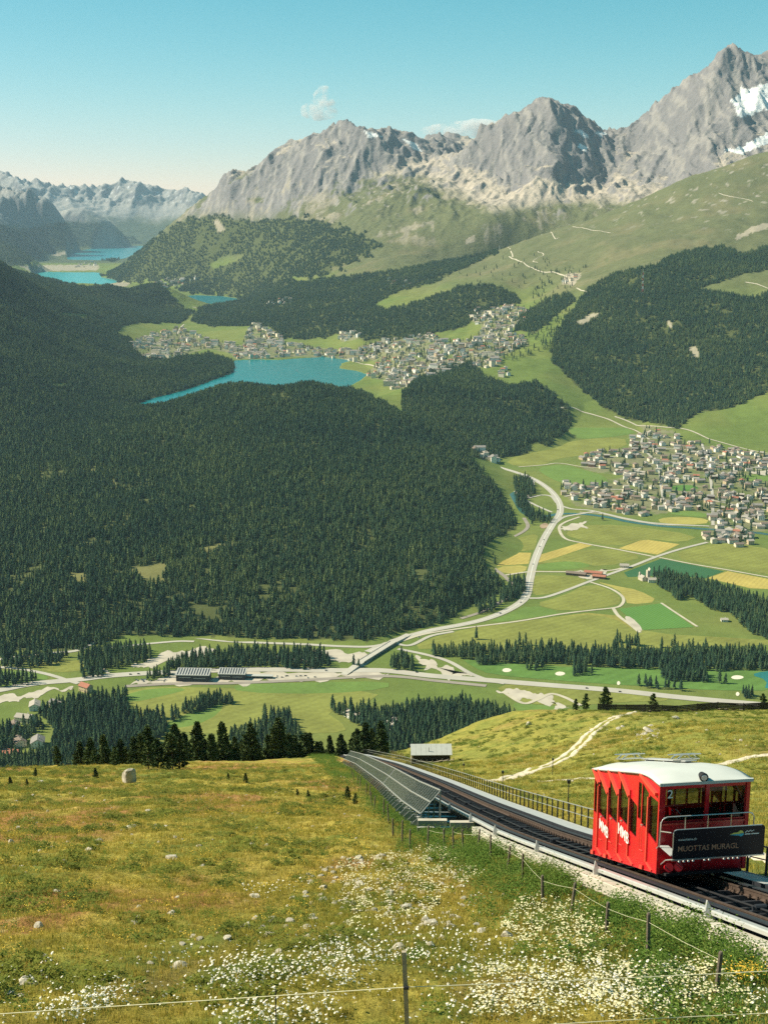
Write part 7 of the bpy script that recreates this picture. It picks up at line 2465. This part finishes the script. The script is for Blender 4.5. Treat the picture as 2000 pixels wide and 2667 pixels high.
for pts_ in ([(-60, 2645, 23.4), (200, 2627, 23.2), (500, 2608, 22.9), (800, 2588, 22.6), (1058, 2571, 22.32), (1350, 2560, 22.5), (1650, 2546, 22.7), (1862, 2536, 22.9), (2060, 2526, 23.0)], [(1380, 2672, 22.4), (1600, 2658, 22.5), (1800, 2648, 22.6), (2060, 2636, 22.8)]):
    a = MB(); a.tube([P(*q) for q in pts_], .0085, 5); me = a.mesh('fence_rope'); me.transform(Matrix.Translation(-no)); link('fence_rope', me, M_rope, nf_)
p = P(718, 2590, 22.7)
a = MB(); a.tube([Vector((p.x, p.y, gz(p.x, p.y) - .2)), p + Vector((0, 0, .1))], .012, 6); me = a.mesh('fence_stake'); me.transform(Matrix.Translation(-no)); link('fence_stake', me, M_steel_d, nf_)

# signal poles beside the railing
for px, p0, p1, wh in ((1478, 2040, 2122, 'nearest to the red car'), (1308, 2014, 2060, 'by the end of the gravel path'), (1207, 1994, 2030, 'nearest to the shed'), (1438, 1980, 2018, 'standing by the path bend')):
    b_ = fhit(px, p1); t_ = P(px, p0, b_.y)
    t = thing('marker_pole', 'thin dark pole with a small box on top %s' % wh, 'pole', b_, 0, 'poles along the track')
    h = t_.z - b_.z
    a = MB(); a.tube([(0, 0, -.3), (0, 0, h)], .035, 6); a.build('pole', M_steel_d, t)
    a = MB(); a.box(-.10, .10, -.08, .08, h + .002, h + .22); a.build('pole_cap', M_steel_d, t)

# dark plank fence on the right brow
pf = thing('plank_fence', 'dark weathered plank fence along the right-hand brow', 'fence', fhit(1760, 1842))
pfo = Vector(pf.location)
M_plank = mat('black_planks', (0.040, 0.036, 0.034), .9, .3, 1.5, bump=.3)
PFp = [(1556, 1850), (1603, 1845), (1630, 1847), (1680, 1843), (1723, 1841), (1762, 1838), (1815, 1838), (1868, 1840), (1935, 1844), (2000, 1847), (2060, 1850)]
base = [fhit(*q) for q in PFp]
yf = [min(b_.y, 285) for b_ in base]
base = [Vector((b_.x / b_.y * y_, y_, gz(b_.x / b_.y * y_, y_))) for b_, y_ in zip(base, yf)]
for i in range(len(base)):
    a = MB(); a.bar(base[i] - Vector((0, 0, .4)), base[i] + Vector((0, 0, 1.9)), .16); me = a.mesh('fence_post'); me.transform(Matrix.Translation(-pfo)); link('fence_post', me, M_plank, pf)
    if i:
        for k in range(5):
            a = MB(); a.bar(base[i - 1] + Vector((0, -.1, .22 + .36 * k)), base[i] + Vector((0, -.1, .22 + .36 * k)), .05, .31 + .02 * (i % 2)); me = a.mesh('plank'); me.transform(Matrix.Translation(-pfo)); link('plank', me, M_plank, pf)

# ------------------------------------------------------------------ shed
pb0, pb1 = fhit(1076, 1990), fhit(1172, 1982)
wd = (P(1172, 1980, pb0.y) - P(1076, 1988, pb0.y)).length
sh = thing('shed', 'small dark shed with pale sheet-metal roof beside the top of the track', 'shed', (pb0.x, pb0.y, pb0.z), 0.02)
kx = wd / 6.0
M_tin = mat('tin_roof', (0.52, 0.52, 0.47), .5, .06, 2.0, metal=.25)
M_shed = mat('dark_boards', (0.050, 0.044, 0.040), .9, .2, 3.0)
a = MB(); a.box(0, wd, .06, 3.2 * kx, -1, 1.75 * kx)
a.build('wall', M_shed, sh)
nb = 14
for i in range(nb):
    a = MB(); a.box(wd * i / nb + .03, wd * (i + 1) / nb - .03, 0, .055, -.6, 1.7 * kx); a.build('wall_board', M_shed, sh)
a = MB(); a.box(-.28 * kx, -.02, -.1, 3.0 * kx, -1, 1.72 * kx); a.build('end_wall', M_wood_l, sh)
np_ = 8
for i in range(np_):
    x0, x1 = -.4 * kx + (wd + .7 * kx) * i / np_, -.4 * kx + (wd + .7 * kx) * (i + 1) / np_ - .02
    a = MB(); a.prism([(x0, -.5 * kx, 1.66 * kx), (x0, 1.6 * kx, 2.75 * kx), (x0, 1.6 * kx, 2.82 * kx), (x0, -.5 * kx, 1.73 * kx)][::-1], (x1 - x0, 0, 0)); a.build('roof_sheet', M_tin, sh)
    a = MB(); a.prism([(x0, 1.61 * kx, 2.75 * kx), (x0, 3.5 * kx, 1.7 * kx), (x0, 3.5 * kx, 1.77 * kx), (x0, 1.61 * kx, 2.82 * kx)][::-1], (x1 - x0, 0, 0)); a.build('roof_sheet', M_tin, sh)
a = MB(); a.tube([(wd * .42, .2, 1.9 * kx), (wd * .42, .2, 2.75 * kx)], .05, 6); a.build('flue', M_steel_d, sh)
lg = thing('log_rail', 'rough log rail and timber pieces in front of the shed', 'fence', pb0)
lr = random.Random(8)
for i in range(8):
    x = .4 + wd * 1.15 * i / 8; y = -1.6 - .25 * lr.random(); z = gz(pb0.x + x, pb0.y + y) - pb0.z
    a = MB(); a.bar((x, y, z - .2), (x + lr.uniform(-.1, .1), y, z + .75), .12); a.build('stake', M_wood, lg)
    if i < 7:
        x2 = .4 + wd * 1.15 * (i + 1) / 8; z2 = gz(pb0.x + x2, pb0.y + y) - pb0.z
        a = MB(); a.tube([(x, y - .1, z + .45 + lr.uniform(-.1, .1)), (x2, y - .1, z2 + .45 + lr.uniform(-.1, .1))], .09, 6); a.build('log', M_wood_l, lg)
# short pale paling left of the shed
pg = thing('paling', 'short row of reddish palings left of the shed', 'fence', fhit(1030, 1972))
for i in range(9):
    q = fhit(1018 + i * 4.4, 1966 + i * 1.8) - Vector(pg.location)
    a = MB(); a.bar(q - Vector((0, 0, .2)), q + Vector((0, 0, .95 + lr.uniform(-.2, .2))), .2, .04); a.build('pale', M_wood_l, pg)

# ------------------------------------------------------------------ haze in the valley air
hz = MB(); hz.box(-13500, 13500, -400, 29500, -9, 2080)
m = bpy.data.materials.new('valley_haze'); m.use_nodes = True
nt = m.node_tree; nt.nodes.clear()
ou = nt.nodes.new('ShaderNodeOutputMaterial'); pv = nt.nodes.new('ShaderNodeVolumePrincipled')
pv.inputs['Color'].default_value = (0.54, 0.76, 0.95, 1); pv.inputs['Density'].default_value = 1.6e-5; pv.inputs['Anisotropy'].default_value = 0.1
nt.links.new(pv.outputs[0], ou.inputs['Volume'])
hb_ = hz.build('haze', m, None, kind='stuff')
hb_['label'] = 'thin blue summer haze over the valley'; hb_['category'] = 'haze'

# ------------------------------------------------------------------ two small summer clouds beyond the mountains
def cloud(px, py, Y, w, d, h, seed, label, lobes):
    p = P(px, py, Y)
    bm = bmesh.new()
    rr = random.Random(seed)
    for lx, lz, r_ in lobes:
        bmesh.ops.create_icosphere(bm, subdivisions=3, radius=1.0, matrix=Matrix.Translation((lx * w, rr.uniform(-.2, .2) * d, lz * h)) @ Matrix.Diagonal((r_ * w, r_ * d, r_ * h * 1.3, 1)))
    for v_ in bm.verts:
        q = v_.co
        k = .10 * w * float(fbm(np.array([q.x / w * 3 + seed]), np.array([q.z / h * 3 + q.y / d * 2]), 3)[0])
        v_.co += q.normalized() * k
    me = bpy.data.meshes.new('cloud'); bm.to_mesh(me); bm.free()
    m = bpy.data.materials.new('cloud_vapour'); m.use_nodes = True
    nt = m.node_tree; nt.nodes.clear()
    ou = nt.nodes.new('ShaderNodeOutputMaterial'); pv = nt.nodes.new('ShaderNodeVolumePrincipled')
    tc = nt.nodes.new('ShaderNodeTexCoord'); nz = nt.nodes.new('ShaderNodeTexNoise'); nz.inputs['Scale'].default_value = 3.2 / w; nz.inputs['Detail'].default_value = 6
    mr = nt.nodes.new('ShaderNodeMapRange'); mr.inputs[1].default_value = .42; mr.inputs[2].default_value = .70; mr.inputs[3].default_value = 0; mr.inputs[4].default_value = .0085
    nt.links.new(tc.outputs['Object'], nz.inputs['Vector']); nt.links.new(nz.outputs[0], mr.inputs[0]); nt.links.new(mr.outputs[0], pv.inputs['Density'])
    pv.inputs['Color'].default_value = (.97, .96, .94, 1)
    nt.links.new(pv.outputs[0], ou.inputs['Volume'])
    o = link('cloud', me, m, None, label=label, category='cloud', group='small clouds over the peaks')
    o.location = p
    return o


cloud(833, 275, 33000, 520, 420, 330, 3, 'small puffy cloud floating alone above the left peak', [(0, -.3, .62), (.25, -.05, .5), (-.45, -.35, .42), (.1, .6, .42), (.15, 1.1, .26), (.5, -.5, .35)])
cloud(1200, 338, 33000, 900, 600, 280, 8, 'flat cream cloud tucked behind the saddle of the peaks', [(-.4, -.1, .5), (0, 0, .6), (.45, .1, .62), (.8, .15, .4), (-.75, -.1, .3)])
